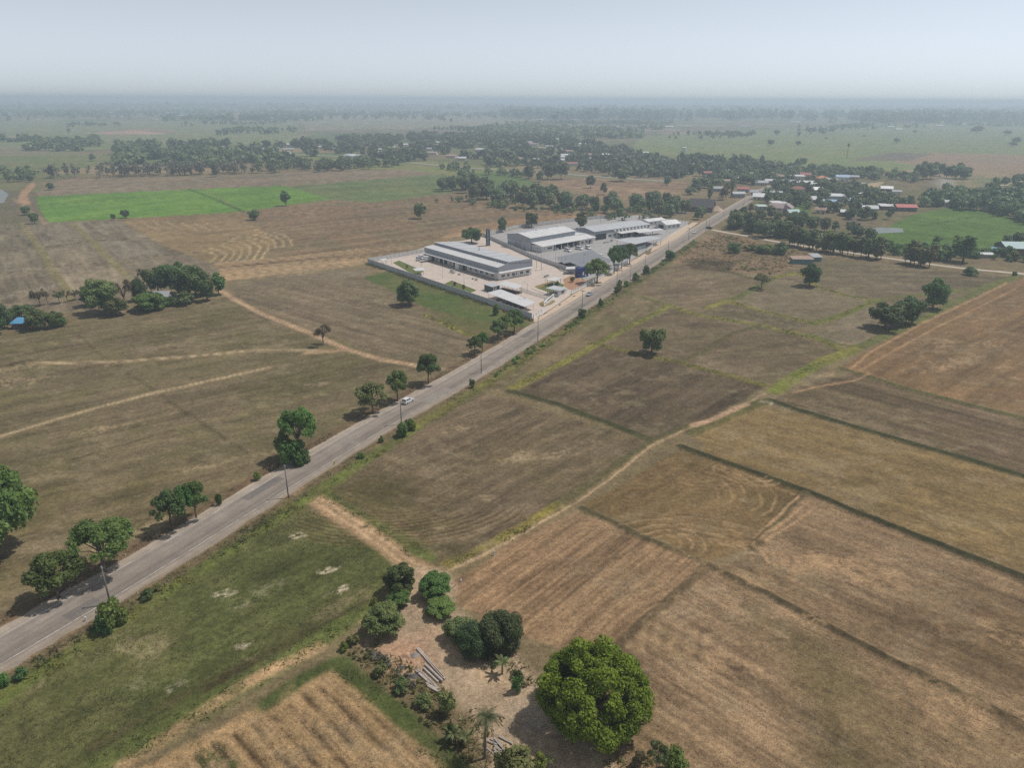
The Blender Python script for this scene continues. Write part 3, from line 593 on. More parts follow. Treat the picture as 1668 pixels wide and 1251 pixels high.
def asphalt(name, c_mid, c_edge, hw, wheel=.14, lanes=0.0):
    m, n, o = newmat(name)
    p = n.nodes.new('ShaderNodeBsdfPrincipled'); p.inputs['Roughness'].default_value = .85; p.inputs['Specular IOR Level'].default_value = .2
    uv = n.nodes.new('ShaderNodeUVMap'); sx = n.nodes.new('ShaderNodeSeparateXYZ'); n.links.new(uv.outputs[0], sx.inputs[0])
    mp = n.nodes.new('ShaderNodeMapping'); mp.inputs['Scale'].default_value = (1.6, .06, 1); n.links.new(uv.outputs[0], mp.inputs[0])
    st = n.nodes.new('ShaderNodeTexNoise'); st.inputs['Scale'].default_value = 1.0; st.inputs['Detail'].default_value = 5; n.links.new(mp.outputs[0], st.inputs['Vector'])
    nb = n.nodes.new('ShaderNodeTexNoise'); nb.inputs['Scale'].default_value = .25; nb.inputs['Detail'].default_value = 6; nb.inputs['Roughness'].default_value = .7; n.links.new(uv.outputs[0], nb.inputs['Vector'])
    nf = n.nodes.new('ShaderNodeTexNoise'); nf.inputs['Scale'].default_value = 3.0; nf.inputs['Detail'].default_value = 4; n.links.new(uv.outputs[0], nf.inputs['Vector'])
    ab = n.nodes.new('ShaderNodeMath'); ab.operation = 'ABSOLUTE'; n.links.new(sx.outputs[0], ab.inputs[0])
    ad = n.nodes.new('ShaderNodeMath'); ad.operation = 'MULTIPLY_ADD'; ad.inputs[1].default_value = .9; n.links.new(nb.outputs[0], ad.inputs[0]); n.links.new(ab.outputs[0], ad.inputs[2])
    mr = n.nodes.new('ShaderNodeMapRange'); mr.inputs[1].default_value = hw - .1; mr.inputs[2].default_value = hw + .8; n.links.new(ad.outputs[0], mr.inputs[0])
    mx = n.nodes.new('ShaderNodeMix'); mx.data_type = 'RGBA'; mx.inputs['A'].default_value = (*c_mid, 1); mx.inputs['B'].default_value = (*c_edge, 1); n.links.new(mr.outputs[0], mx.inputs['Factor'])
    r1 = n.nodes.new('ShaderNodeMapRange'); r1.inputs[1].default_value = .3; r1.inputs[2].default_value = .7; r1.inputs[3].default_value = .9; r1.inputs[4].default_value = 1.1; n.links.new(st.outputs[0], r1.inputs[0])
    r2 = n.nodes.new('ShaderNodeMapRange'); r2.inputs[1].default_value = .3; r2.inputs[2].default_value = .7; r2.inputs[3].default_value = .82; r2.inputs[4].default_value = 1.18; n.links.new(nb.outputs[0], r2.inputs[0])
    r3 = n.nodes.new('ShaderNodeMapRange'); r3.inputs[1].default_value = .3; r3.inputs[2].default_value = .7; r3.inputs[3].default_value = .88; r3.inputs[4].default_value = 1.12; n.links.new(nf.outputs[0], r3.inputs[0])
    # worn wheel paths
    wv = n.nodes.new('ShaderNodeMath'); wv.operation = 'SINE'; sc_ = n.nodes.new('ShaderNodeMath'); sc_.operation = 'MULTIPLY'; sc_.inputs[1].default_value = 3.4
    n.links.new(sx.outputs[0], sc_.inputs[0]); n.links.new(sc_.outputs[0], wv.inputs[0])
    wm = n.nodes.new('ShaderNodeMath'); wm.operation = 'MULTIPLY_ADD'; wm.inputs[1].default_value = wheel * .5; wm.inputs[2].default_value = 1.0; n.links.new(wv.outputs[0], wm.inputs[0])
    ln_ = n.nodes.new('ShaderNodeMapRange'); ln_.inputs[1].default_value = -.6; ln_.inputs[2].default_value = 1.4; ln_.inputs[3].default_value = 1.0 + lanes; ln_.inputs[4].default_value = 1.0 - lanes; n.links.new(sx.outputs[0], ln_.inputs[0])
    a = wm.outputs[0]
    for r in (r1, r2, r3, ln_):
        q = n.nodes.new('ShaderNodeMath'); q.operation = 'MULTIPLY'; n.links.new(a, q.inputs[0]); n.links.new(r.outputs[0], q.inputs[1]); a = q.outputs[0]
    sv = n.nodes.new('ShaderNodeVectorMath'); sv.operation = 'SCALE'; n.links.new(mx.outputs['Result'], sv.inputs[0]); n.links.new(a, sv.inputs['Scale'])
    n.links.new(sv.outputs[0], p.inputs['Base Color'])
    b = n.nodes.new('ShaderNodeBump'); b.inputs['Strength'].default_value = .3; b.inputs['Distance'].default_value = .02; n.links.new(nf.outputs[0], b.inputs['Height']); n.links.new(b.outputs[0], p.inputs['Normal'])
    n.links.new(p.outputs[0], o.inputs[0]); MATS[name] = m; return m
ROAD = smooth_path(RC, 10)
m_road = asphalt('asphalt_worn', (.228, .192, .160), (.31, .255, .20), 3.6, .10, .13)
road = tag(strip('road', ROAD, [(-6.4, -.14), (-5.0, .10), (-3.2, .15), (0, .19), (3.2, .15), (4.35, .11), (5.7, -.14)], m_road, jit=.9), 'grey asphalt road running diagonally to the village', kind='structure')
def chipped(name, col, keep=.5):
    """worn road paint: broken by noise, the gaps let the road show"""
    m, n, o = newmat(name)
    p = n.nodes.new('ShaderNodeBsdfDiffuse'); p.inputs[0].default_value = (*col, 1); t = n.nodes.new('ShaderNodeBsdfTransparent'); x = n.nodes.new('ShaderNodeMixShader')
    uv = n.nodes.new('ShaderNodeUVMap'); ns = n.nodes.new('ShaderNodeTexNoise'); ns.inputs['Scale'].default_value = .35; ns.inputs['Detail'].default_value = 8; ns.inputs['Roughness'].default_value = .8
    n.links.new(uv.outputs[0], ns.inputs['Vector']); mr = n.nodes.new('ShaderNodeMapRange'); mr.inputs[1].default_value = keep - .12; mr.inputs[2].default_value = keep + .12
    n.links.new(ns.outputs[0], mr.inputs[0]); n.links.new(mr.outputs[0], x.inputs[0]); n.links.new(t.outputs[0], x.inputs[1]); n.links.new(p.outputs[0], x.inputs[2]); n.links.new(x.outputs[0], o.inputs[0]); return m
m_line = chipped('worn_white_line', (.62, .60, .55), .46); m_cl = chipped('worn_centre_line', (.5, .44, .3), .56)
strip('edge_line', ROAD, [(-3.32, .156), (-3.18, .159)], m_line, road); strip('edge_line', ROAD, [(3.18, .159), (3.32, .156)], m_line, road)
strip('centre_line', ROAD, [(-.06, .196), (.06, .196)], m_cl, road)
for k, (i0, n_p, o0, o1, dk) in enumerate(((14, 2, .4, 2.6, 1), (27, 3, -2.8, -.6, 1), (36, 1, -2.9, 2.9, 0), (44, 3, .6, 2.9, 0), (58, 2, -2.6, -.3, 1), (22, 1, -3.0, -.2, 0), (66, 2, .3, 2.8, 1))):
    pts_ = ROAD[i0:i0 + n_p + 1] if n_p > 1 else np.array([ROAD[i0], ROAD[i0] * .6 + ROAD[i0 + 1] * .4])
    zz = lambda o: .196 - abs(o) * .0125
    strip('road_patch', pts_, [(o0, zz(o0)), ((o0 + o1) / 2, zz((o0 + o1) / 2)), (o1, zz(o1))], asphalt('asphalt_patch_%d' % dk, (.165, .145, .13) if dk else (.25, .22, .19), (.2, .18, .16), 9, .03) if ('asphalt_patch_%d' % dk) not in MATS else MATS['asphalt_patch_%d' % dk], road, jit=.25, seed=k)
LANE = smooth_path([g(*p) for p in ((1160,374),(1185,379),(1215,384),(1250,391),(1300,399),(1375,410),(1450,421),(1560,436),(1668,446),(1760,455))], 6)
m_lane = asphalt('pale_concrete', (.46, .40, .32), (.34, .28, .2), 1.5, .05)
tag(strip('lane', LANE, [(-2.4, -.1), (-1.9, .09), (0, .11), (1.9, .09), (2.4, -.1)], m_lane, jit=.5), 'pale concrete lane branching right past the row of trees', kind='structure')
CANAL = smooth_path([g(*p) for p in ((470,252),(560,256),(640,263),(740,273),(830,279),(920,285),(1000,291),(1090,297))], 6)
tag(strip('road', CANAL, [(-5, 0), (-3.2, 1.3), (3.2, 1.3), (5, 0)], asphalt('canal_road_top', (.30, .28, .25), (.2, .2, .1), 3.0, .05), jit=.5), 'distant raised road crossing behind the green field', kind='structure')
CR2 = smooth_path([(262, 750), (290, 800), (330, 850), (392, 905), (470, 960)], 6)
tag(strip('road', CR2, [(-4, -.05), (-3, .1), (3, .1), (4, -.05)], m_road, jit=.5), 'village end of the road disappearing among houses', kind='structure')

def sheet(name, px, z, mat, label=None, world=False, zs=0.0):
    P = px if world else [g(*p) for p in px]
    me = bpy.data.meshes.new(name); n = len(P)
    v = [(x, y, z) for x, y in P] + [(x, y, z - .25) for x, y in P]
    me.from_pydata(v, [], [tuple(range(n))] + [(i, (i + 1) % n, (i + 1) % n + n, i + n) for i in range(n)])
    bm = bmesh.new(); bm.from_mesh(me); bmesh.ops.triangulate(bm, faces=[f for f in bm.faces if len(f.verts) > 4]); bmesh.ops.recalc_face_normals(bm, faces=bm.faces); bm.to_mesh(me); bm.free()
    me.materials.append(mat); me.update()
    o = link(bpy.data.objects.new(name, me)); return tag(o, label, kind='structure')
m_conc = paint('yard_concrete', (.50, .42, .36), .85, 0, .16, .35, spec=.2); m_concg = paint('yard_concrete_grey', (.33, .315, .30), .85, 0, .18, .2, spec=.2)
m_grass = paint('lawn_grass', (.12, .14, .045), .95, 0, .3, 1.2, bump=.4, spec=.05); m_soil = paint('orange_soil', (.36, .21, .13), .95, 0, .2, .6, bump=.3, spec=.05); m_sand = paint('tan_gravel', (.50, .39, .29), .95, 0, .2, .5, bump=.3, spec=.05)
m_dry = paint('dry_lawn', (.25, .18, .08), .95, 0, .3, 1.0, spec=.05); m_kerb = paint('kerb_concrete', (.6, .52, .45), .9, 0, .15, 1)
sheet('pavement', [(866,519),(602,428),(696,402),(786,386),(842,404),(900,432),(912,441),(944,452),(952,458),(930,480),(908,496),(884,512)], .06, m_conc, 'pinkish concrete yard round the front warehouse')
sheet('pavement', [(787,385.5),(845,372),(940,360),(1040,350),(1123,361),(1094,381),(1060,403),(1026,426),(954,457.5),(946,451.5),(914,440),(902,431.5),(844,403.6)], .062, m_concg, 'grey asphalt yard round the rear warehouses')
sheet('pavement', [(870,525),(868,519.5),(886,512.5),(932,480.5),(1026,427),(1050,413),(1058,417),(1030,434),(975,470),(920,501),(893,518)], .07, m_sand, 'tan gravel apron between compound fence and road')
sheet('pavement', [(1060,411),(1062,403.5),(1095,382),(1128,362),(1138,362),(1104,387)], .07, m_sand, 'tan gravel strip in front of the far fence')
sheet('lawn', [(640,428),(650,424.5),(690,442),(676,449)], .12, m_grass, 'small green lawn beside the rear of the compound wall')
sheet('lawn', [(722,463),(736,457),(776,473),(762,479)], .12, m_grass, 'green lawn strip behind the compound wall')
sheet('lawn', [(876,470),(902,458),(920,464),(906,480),(888,474)], .12, m_grass, 'lawn beside the guard house')
sheet('lawn', [(871,467),(900,457),(903,459),(876,470)], .13, m_dry, 'dry strip of lawn beside the drive')
sheet('soil_bed', [(917,455),(930,449),(955,458),(938,474),(921,470)], .12, m_soil, 'orange earth plot behind the guard house')
sheet('lawn', [(878,494),(884,491),(893,489),(902,489),(905,491),(898,496),(886,500),(879,498)], .13, m_dry, 'oval dry lawn under the entrance sign')
# ------------------------------------------------------------------ vegetation
rs = np.random.RandomState(7)
def leaves(C, Rr, n, size, rg, up=.35, asp=1.7, droop=0.0):
    """n leaf quads on the shells of clumps (centres C, radii Rr)"""
    C = np.asarray(C, float); Rr = np.asarray(Rr, float)
    p = Rr ** 2; p /= p.sum(); k = rg.choice(len(C), n, p=p)
    d = rg.normal(size=(n, 3)); d[:, 2] += up * 1.2; d /= np.linalg.norm(d, axis=1)[:, None]
    r = Rr[k] * (1.06 - .55 * rg.rand(n) ** 1.8)
    pos = C[k] + d * r[:, None] * np.array([1, 1, .85])
    nr = d + rg.normal(size=(n, 3)) * .55; nr[:, 2] += .35; nr /= np.linalg.norm(nr, axis=1)[:, None]
    t = np.cross(nr, rg.normal(size=(n, 3))); t /= np.linalg.norm(t, axis=1)[:, None] + 1e-9
    t[:, 2] -= droop; b = np.cross(nr, t); b /= np.linalg.norm(b, axis=1)[:, None] + 1e-9
    s = size * (.6 + .8 * rg.rand(n)); L = (t * (s * asp * .5)[:, None]); W = b * (s * .5)[:, None]
    v = np.stack([pos - L, pos + W - L * .1, pos + L, pos - W - L * .1], 1).reshape(-1, 3)
    f = np.arange(4 * n).reshape(-1, 4)
    rnd = np.clip(.5 * rg.rand(n) + .5 * rg.rand(len(C))[k], 0, 1)
    return v, f, rnd
def limbs(H, C, rg, r0=.18, fork=.4, nl=7, lean=(0, 0), n=6):
    m = MB(); top = Vector((lean[0] * .6, lean[1] * .6, H * fork)); mid = Vector((lean[0] * .2 + .08, lean[1] * .2, H * fork * .5))
    m.tube((0, 0, -.3), mid, r0 * 1.25, r0 * .9, n); m.tube(mid, top, r0 * .9, r0 * .7, n)
    C = np.asarray(C); idx = rg.choice(len(C), min(nl, len(C)), replace=False)
    for i in idx:
        c = Vector(C[i]); s = top if rg.rand() < .7 else mid.lerp(top, .6)
        k = s.lerp(c, .5) + Vector((rg.normal() * .2, rg.normal() * .2, .15 * H * rg.rand()))
        m.tube(s, k, r0 * .5, r0 * .3, 5); m.tube(k, c, r0 * .3, r0 * .09, 4)
        for _ in range(2):
            j = Vector(C[rg.randint(len(C))])
            if (j - k).length < H * .35: m.tube(k, j, r0 * .2, r0 * .06, 4)
    return m
def ell(n, rg, c, r, lo=.45, zmin=-1.0):
    d = rg.normal(size=(n * 3, 3)); d /= np.linalg.norm(d, axis=1)[:, None]; d = d[d[:, 2] > zmin][:n]
    return np.array(c) + d * np.array(r) * (lo + (1 - lo) * rg.rand(len(d))[:, None] ** .5)
BARK = paint('bark', (.10, .075, .055), .95, 0, .3, 2, bump=.5, spec=.1); BARKG = paint('bark_grey', (.17, .14, .115), .95, 0, .3, 2, bump=.5, spec=.1)
LM = {'mango_bright': leaf_mat('leaf_mango_bright', (.066, .142, .012), (.200, .330, .030), .38, .05), 'mango_dark': leaf_mat('leaf_mango_dark', (0.054, 0.103, 0.036), (0.138, 0.200, 0.076), .25),
      'road': leaf_mat('leaf_roadside', (0.087, 0.155, 0.040), (0.197, 0.284, 0.071), .38), 'field': leaf_mat('leaf_field', (0.080, 0.139, 0.044), (0.176, 0.244, 0.080), .36),
      'olive': leaf_mat('leaf_olive', (0.116, 0.143, 0.044), (0.221, 0.238, 0.086), .3), 'wood': leaf_mat('leaf_wood', (0.077, 0.122, 0.056), (0.258, 0.305, 0.144), .34, .3),
      'dry': leaf_mat('leaf_dry', (0.149, 0.119, 0.065), (0.263, 0.207, 0.112), .36), 'drygrey': leaf_mat('leaf_dry_grey', (0.114, 0.108, 0.082), (0.216, 0.198, 0.144), .3, .3), 'rust': leaf_mat('leaf_rust', (0.175, 0.099, 0.031), (0.123, 0.153, 0.046), .36), 'light': leaf_mat('leaf_light', (0.131, 0.180, 0.034), (0.263, 0.306, 0.062), .3),
      'palm': leaf_mat('leaf_palm', (.040, .062, .018), (.10, .13, .045), .2), 'banana': leaf_mat('leaf_banana', (.10, .13, .045), (.20, .23, .09), .3)}
PROTO = {}
def proto(key, seed, H, crad, czf, nclump, crel, nleaf, lsize, mat, trunk_r=.16, fork=.4, nl=7, lo=.5, zmin=-.55, lean=(0, 0), bark=BARK, up=.35, extra=None, asp=1.7):
    """a tree of height H: crown ellipsoid radius crad (x,y), centre at czf*H; returns (crown mesh, trunk mesh, H, width)"""
    rg = np.random.RandomState(seed); rz = H * (1 - czf)
    C = ell(nclump, rg, (lean[0], lean[1], H * czf - rz * .12), (crad * (1 - crel * .8), crad * (1 - crel * .8), rz * (1 - crel * .7)), lo, zmin)
    Rr = crad * crel * (.65 + .6 * rg.rand(len(C)))
    if extra is not None: C = np.vstack([C, extra[0]]); Rr = np.concatenate([Rr, extra[1]])
    v, f, r = leaves(C, Rr, nleaf, lsize, rg, up, asp)
    v[:, 2] = np.maximum(v[:, 2], .05)
    PROTO[key] = (mesh_np('crown', v, f, LM[mat] if isinstance(mat, str) else mat, r), limbs(H, C, rg, trunk_r, fork, nl, lean).mesh('trunk', bark, True), H, float(np.ptp(v[:, 0])))
for i in range(3):
    proto(f'road{i}', 10 + i, 8, 3.6, .62, 34, .23, 5200, .27, 'road', .20, .40, 12, .45, zmin=-.4, lean=(.3 * (i - 1), .2))
    proto(f'field{i}', 20 + i, 8, 3.9, .56, 36, .28, 5600, .32, 'field', .22, .25, 6, .3, zmin=-.9)
    proto(f'slim{i}', 30 + i, 11, 2.1, .55, 20, .42, 1500, .45, ('olive', 'road', 'olive')[i], .14, .35, 6, .4, zmin=-1)
    proto(f'wood{i}', 40 + i, 10, 4.6, .56, 18, .34, 1000, .75, 'wood', .22, .3, 4, .5, zmin=-.9)
    proto(f'bush{i}', 50 + i, 3, 1.9, .50, 16, .36, 1300, .26, ('road', 'field', 'olive')[i], .07, .3, 4, .5, zmin=-1)
proto('sparse0', 60, 6, 3.0, .66, 18, .26, 800, .26, 'dry', .16, .35, 14, .6, bark=BARKG)
proto('sparse1', 61, 7, 2.6, .66, 16, .28, 900, .28, 'olive', .15, .38, 14, .6, bark=BARKG)
proto('dry0', 62, 8, 2.6, .58, 18, .36, 800, .5, 'dry', .14, .35, 8, .5, bark=BARKG)
proto('dry1', 63, 9, 2.3, .58, 16, .38, 760, .5, 'dry', .14, .35, 8, .5, bark=BARKG)
proto('airy', 64, 9.5, 4.2, .68, 36, .22, 5600, .28, 'road', .24, .40, 14, .35, zmin=-.45, bark=BARKG, lean=(-.8, .3))
proto('rust', 65, 9, 3.9, .54, 30, .30, 4800, .36, 'field', .2, .2, 6, .5, zmin=-.95)
proto('bushL', 66, 3.2, 2.0, .5, 18, .36, 2200, .24, 'light', .07, .3, 4, .5, zmin=-1)
proto('slimL', 67, 4.2, 1.3, .55, 16, .4, 1500, .2, 'olive', .06, .35, 8, .4, zmin=-1, bark=BARKG)
proto('longan0', 68, 7.5, 3.4, .52, 46, .26, 11000, .23, 'field', .2, .25, 6, .25, zmin=-.95)
proto('longan1', 69, 7.5, 3.2, .52, 46, .26, 11000, .23, 'road', .2, .25, 6, .25, zmin=-.95)
proto('mangoD', 70, 8.5, 5.0, .50, 74, .26, 30000, .22, 'mango_dark', .35, .25, 6, .5, zmin=-.85)
proto('mangoB', 71, 10.5, 8.2, .50, 240, .125, 66000, .23, 'mango_bright', .5, .25, 10, .76, zmin=-.75, extra=(np.array([[6.6, 1.5, 4.2], [7.2, -.8, 5.0], [-6.8, 2.0, 3.4], [-2.5, -6.6, 3.0], [2.2, 6.4, 6.2], [1.5, -2.0, 10.3], [-3.4, .5, 9.6], [4.6, -5.4, 3.2], [3.2, 1.2, 9.9], [-5.6, -4.2, 4.4]]), np.array([1.9, 1.6, 1.8, 1.7, 1.6, 1.5, 1.6, 1.5, 1.3, 1.6])))
proto('edge', 72, 11, 6.5, .56, 70, .22, 16000, .36, 'road', .35, .3, 9, .65, zmin=-.7)
def put(key, x, y, h, wd=None, rz=None, name='tree', label=None, cat='tree', group=None, z=0.0, leaf=None):
    """a tree (crown + trunk) h metres tall and wd metres wide standing at x, y"""
    cm, tm, H, Wd = PROTO[key]
    o = empty(name, (x, y, z), rs.rand() * 6.28 if rz is None else rz, label, cat, group)
    sxy = (wd / Wd if wd else h / H); o.scale = (sxy, sxy, h / H)
    c = link(bpy.data.objects.new('crown', cm), o); link(bpy.data.objects.new('trunk', tm), o)
    if leaf is not None:
        c.material_slots[0].link = 'OBJECT'; c.material_slots[0].material = LM[leaf]
    return o
def tpx(key, bx, by, ty, wpx, name='tree', label=None, cat='tree', group=None, leaf=None, rz=None):
    x, y = g(bx, by); mp_ = mpp(bx, by); r_ = wpx * mp_ * .5; V_ = (by - ty) * mp_; th = math.atan2(CH, math.hypot(x, y)); lo, hi = .3, 40.0
    for _ in range(40):                                     # the back of a round crown shows above its top when seen from above
        h = (lo + hi) / 2
        if .58 * h * math.cos(th) + math.hypot(.42 * h * math.cos(th), r_ * math.sin(th)) < V_: lo = h
        else: hi = h
    h = max(h, r_ * .9)
    return put(key, x, y, h, wpx * mp_ * .98, rz, name, label, cat, group, leaf=leaf)

# --- single trees one can point to
GRT = 'trees along the left side of the road'
T = [
 ('edge', -8, 905, 752, 160, 'huge dark leafy tree cut by the left edge of the picture', None, None),
 ('road0', 96, 975, 893, 92, 'rounded roadside tree at lower left with dense green crown', GRT, None),
 ('airy', 171, 932, 835, 112, 'airy roadside tree with thin grey upper branches behind the nearest pole', GRT, None),
 ('road1', 280, 864, 795, 58, 'leftmost of the three close roadside trees', GRT, 'field'),
 ('road2', 301, 854, 787, 46, 'middle of the three close roadside trees', GRT, None),
 ('road0', 320, 844, 780, 48, 'rightmost of the three close roadside trees', GRT, None),
 ('airy', 486, 748, 660, 66, 'tall open crowned tree rising above the dark roadside thicket', GRT, None),
 ('road1', 607, 674, 620, 57, 'spreading roadside tree left of the white hatchback', GRT, 'olive'),
 ('road2', 648, 654, 601, 45, 'slim trunked roadside tree right behind the white hatchback', GRT, None),
 ('road0', 698, 625, 573, 43, 'roadside tree at the end of the red dirt track', GRT, None),
 ('road1', 773, 578, 546, 30, 'first small tree of the row before the factory wall', GRT, None),
 ('road2', 786, 571, 538, 25, 'second small tree of the row before the factory wall', GRT, None),
 ('road0', 811, 554, 519, 30, 'third tree of the row before the factory wall', GRT, 'field'),
 ('road1', 824, 549, 511, 30, 'fourth tree of the row before the factory wall', GRT, None),
 ('road2', 838, 542, 502, 38, 'tree hiding the road corner of the factory wall', GRT, None),
 ('road1', 972, 462, 420, 42, 'broad street tree in front of the blue container', 'street trees outside the factory fence', None),
 ('road2', 1000, 446, 398, 31, 'left one of the three tall street trees by the fence', 'street trees outside the factory fence', None),
 ('road0', 1012, 438, 400, 28, 'middle one of the three tall street trees by the fence', 'street trees outside the factory fence', 'field'),
 ('road1', 1025, 431, 396, 30, 'right one of the three tall street trees by the fence', 'street trees outside the factory fence', None),
 ('rust', 666, 497, 452, 40, 'round tree with rusty top outside the compound wall', None, None),
 ('sparse0', 527, 562, 525, 34, 'nearly bare small tree beside the red dirt track', None, None),
 ('field0', 1061, 576, 528, 46, 'lone round dark tree between brown fields right of road', None, None),
 ('sparse1', 1240, 471, 441, 30, 'thin leaning tree on a bund right of the road', None, None),
 ('field1', 1318, 466, 428, 36, 'compact round tree near the green hut', None, None),
 ('field2', 1440, 535, 488, 60, 'left half of the large bushy tree pair beside the orange field', None, None),
 ('field0', 1474, 528, 478, 58, 'right half of the large bushy tree pair beside the orange field', None, None),
 ('field1', 1519, 503, 452, 46, 'upright round tree at the corner of the orange field', None, None),
 ('slim1', 466, 335, 303, 19, 'tall narrow lone tree beside the bright green paddy', None, 'field'),
 ('field2', 205, 355, 340, 14, 'small lone tree on the near edge of the green paddy', None, None),
 ('field0', 185, 358, 347, 9, 'tiny bush like tree on the near edge of the green paddy', None, None),
 ('field1', 415, 358, 341, 21, 'low round tree on the bund below the tall lone tree', None, None),
 ('field2', 685, 356, 328, 22, 'lone tree in the brown field left of the silo', None, None),
 ('field0', 866, 370, 343, 25, 'round tree behind the middle warehouse', None, None),
 ('field1', 818, 378, 353, 17, 'small tree in the straw field behind the silo', None, None),
 ('slim1', 945, 374, 336, 26, 'tall dark tree at the corner of the far warehouse', None, 'field'),
 ('field2', 768, 396, 368, 36, 'dark tree standing left of the blue silo', None, None),
 ('field0', 1090, 424, 405, 20, 'round dark bush tree on the road bank', None, None),
 ('mangoB', 966, 1172, 1036, 206, 'very large bright green mango tree in the foreground', None, None),
 ('mangoD', 816, 1058, 989, 84, 'dark round mango tree beside the banana plant', None, None),
 ('mangoD', 772, 1064, 1010, 68, 'dark mango tree joined to the left of the rounder one', None, None),
 ('longan0', 652, 966, 911, 58, 'dark green tree on the left of the farm track', None, None),
 ('longan1', 650, 986, 955, 42, 'mid green tree between the two dark yard trees', None, None),
 ('longan0', 626, 1030, 976, 72, 'dark spreading tree at the left end of the farmyard', None, None),
 ('longan1', 709, 972, 927, 58, 'green tree on the right of the farm track', None, None),
 ('longan1', 718, 1000, 968, 54, 'lighter leafy tree beside the farm path', None, 'road'),
 ('longan1', 748, 1040, 1000, 52, 'olive tree joining the dark mango trees', None, 'olive'),
 ('slimL', 729, 1164, 1113, 34, 'slender olive sapling beside the stacked piles', None, None),
 ('sparse1', 1068, 1262, 1205, 36, 'thin sapling right of the large mango tree', None, None),
 ('slimL', 1098, 1262, 1207, 46, 'feathery light green sapling at the bottom edge', None, 'light'),
 ('slimL', 845, 1252, 1205, 60, 'pale feathery shrub tree by the scrap timber', None, 'olive'),
]
for k, bx, by, ty, wp, lab, grp, lf in T: tpx(k, bx, by, ty, wp, 'mango_tree' if k.startswith('mango') else 'tree', lab, 'tree', grp, lf)
# --- dark farm wood on the left
for k, bx, by, ty, wp, lab, lf in [
 ('field0', 172, 510, 447, 60, 'large dark tree at the left end of the farm wood', None), ('field1', 150, 498, 462, 34, 'smaller tree behind the left end of the farm wood', None),
 ('field2', 190, 513, 482, 44, 'low bush tree in front of the farm wood', 'olive'), ('sparse0', 205, 500, 450, 32, 'grey leafless tree in the farm wood', None), ('mangoD', 228, 490, 450, 28, 'dense dark tree left of the farm hut', None),
 ('longan1', 245, 505, 470, 56, 'broad light green tree at the front of the farm wood', None), ('field0', 258, 478, 428, 44, 'tall tree behind the farm hut', None), ('field2', 292, 480, 422, 56, 'tallest tree of the farm wood', None),
 ('field1', 320, 482, 432, 52, 'wide tree at the right of the farm wood', None), ('slim0', 357, 480, 436, 24, 'light green tree at the right end of the farm wood', 'road'), ('field0', 338, 490, 450, 30, 'dark tree at the right corner of the farm wood', None),
 ('bush1', 300, 496, 474, 40, 'grey green bush below the farm wood', 'olive'), ('bush0', 275, 498, 480, 26, 'small dark bush below the farm wood', None), ('sparse0', 240, 470, 432, 30, 'twiggy grey tree at the back of the farm wood', None),
 ('sparse1', 66, 498, 466, 26, 'first thin tree of the row near the blue hut', 'dry'), ('sparse0', 78, 496, 470, 14, 'second thin tree of the row near the blue hut', None), ('sparse1', 97, 494, 470, 18, 'third thin tree of the row near the blue hut', None),
 ('sparse0', 110, 492, 470, 14, 'fourth thin tree of the row near the blue hut', None), ('sparse1', 123, 489, 470, 14, 'fifth thin tree of the row near the blue hut', 'dry'), ('sparse0', 134, 487, 468, 18, 'last thin tree of the row near the blue hut', None),
 ('field1', -5, 545, 486, 40, 'dark tree at the left picture edge above the pasture', None), ('field0', 8, 535, 505, 30, 'bush tree beside the left picture edge', None), ('field2', 36, 518, 494, 38, 'rounded tree behind the blue roofed hut', None),
 ('field1', 62, 536, 502, 40, 'tree right of the blue roofed hut', None), ('field2', 88, 533, 504, 34, 'light tree right of the blue roofed hut', 'road'), ('bush0', 100, 531, 514, 24, 'low bush at the end of the hut trees', None)]:
    tpx(k, bx, by, ty, wp, 'tree', lab, 'tree', 'trees of the left hand farm wood', lf)
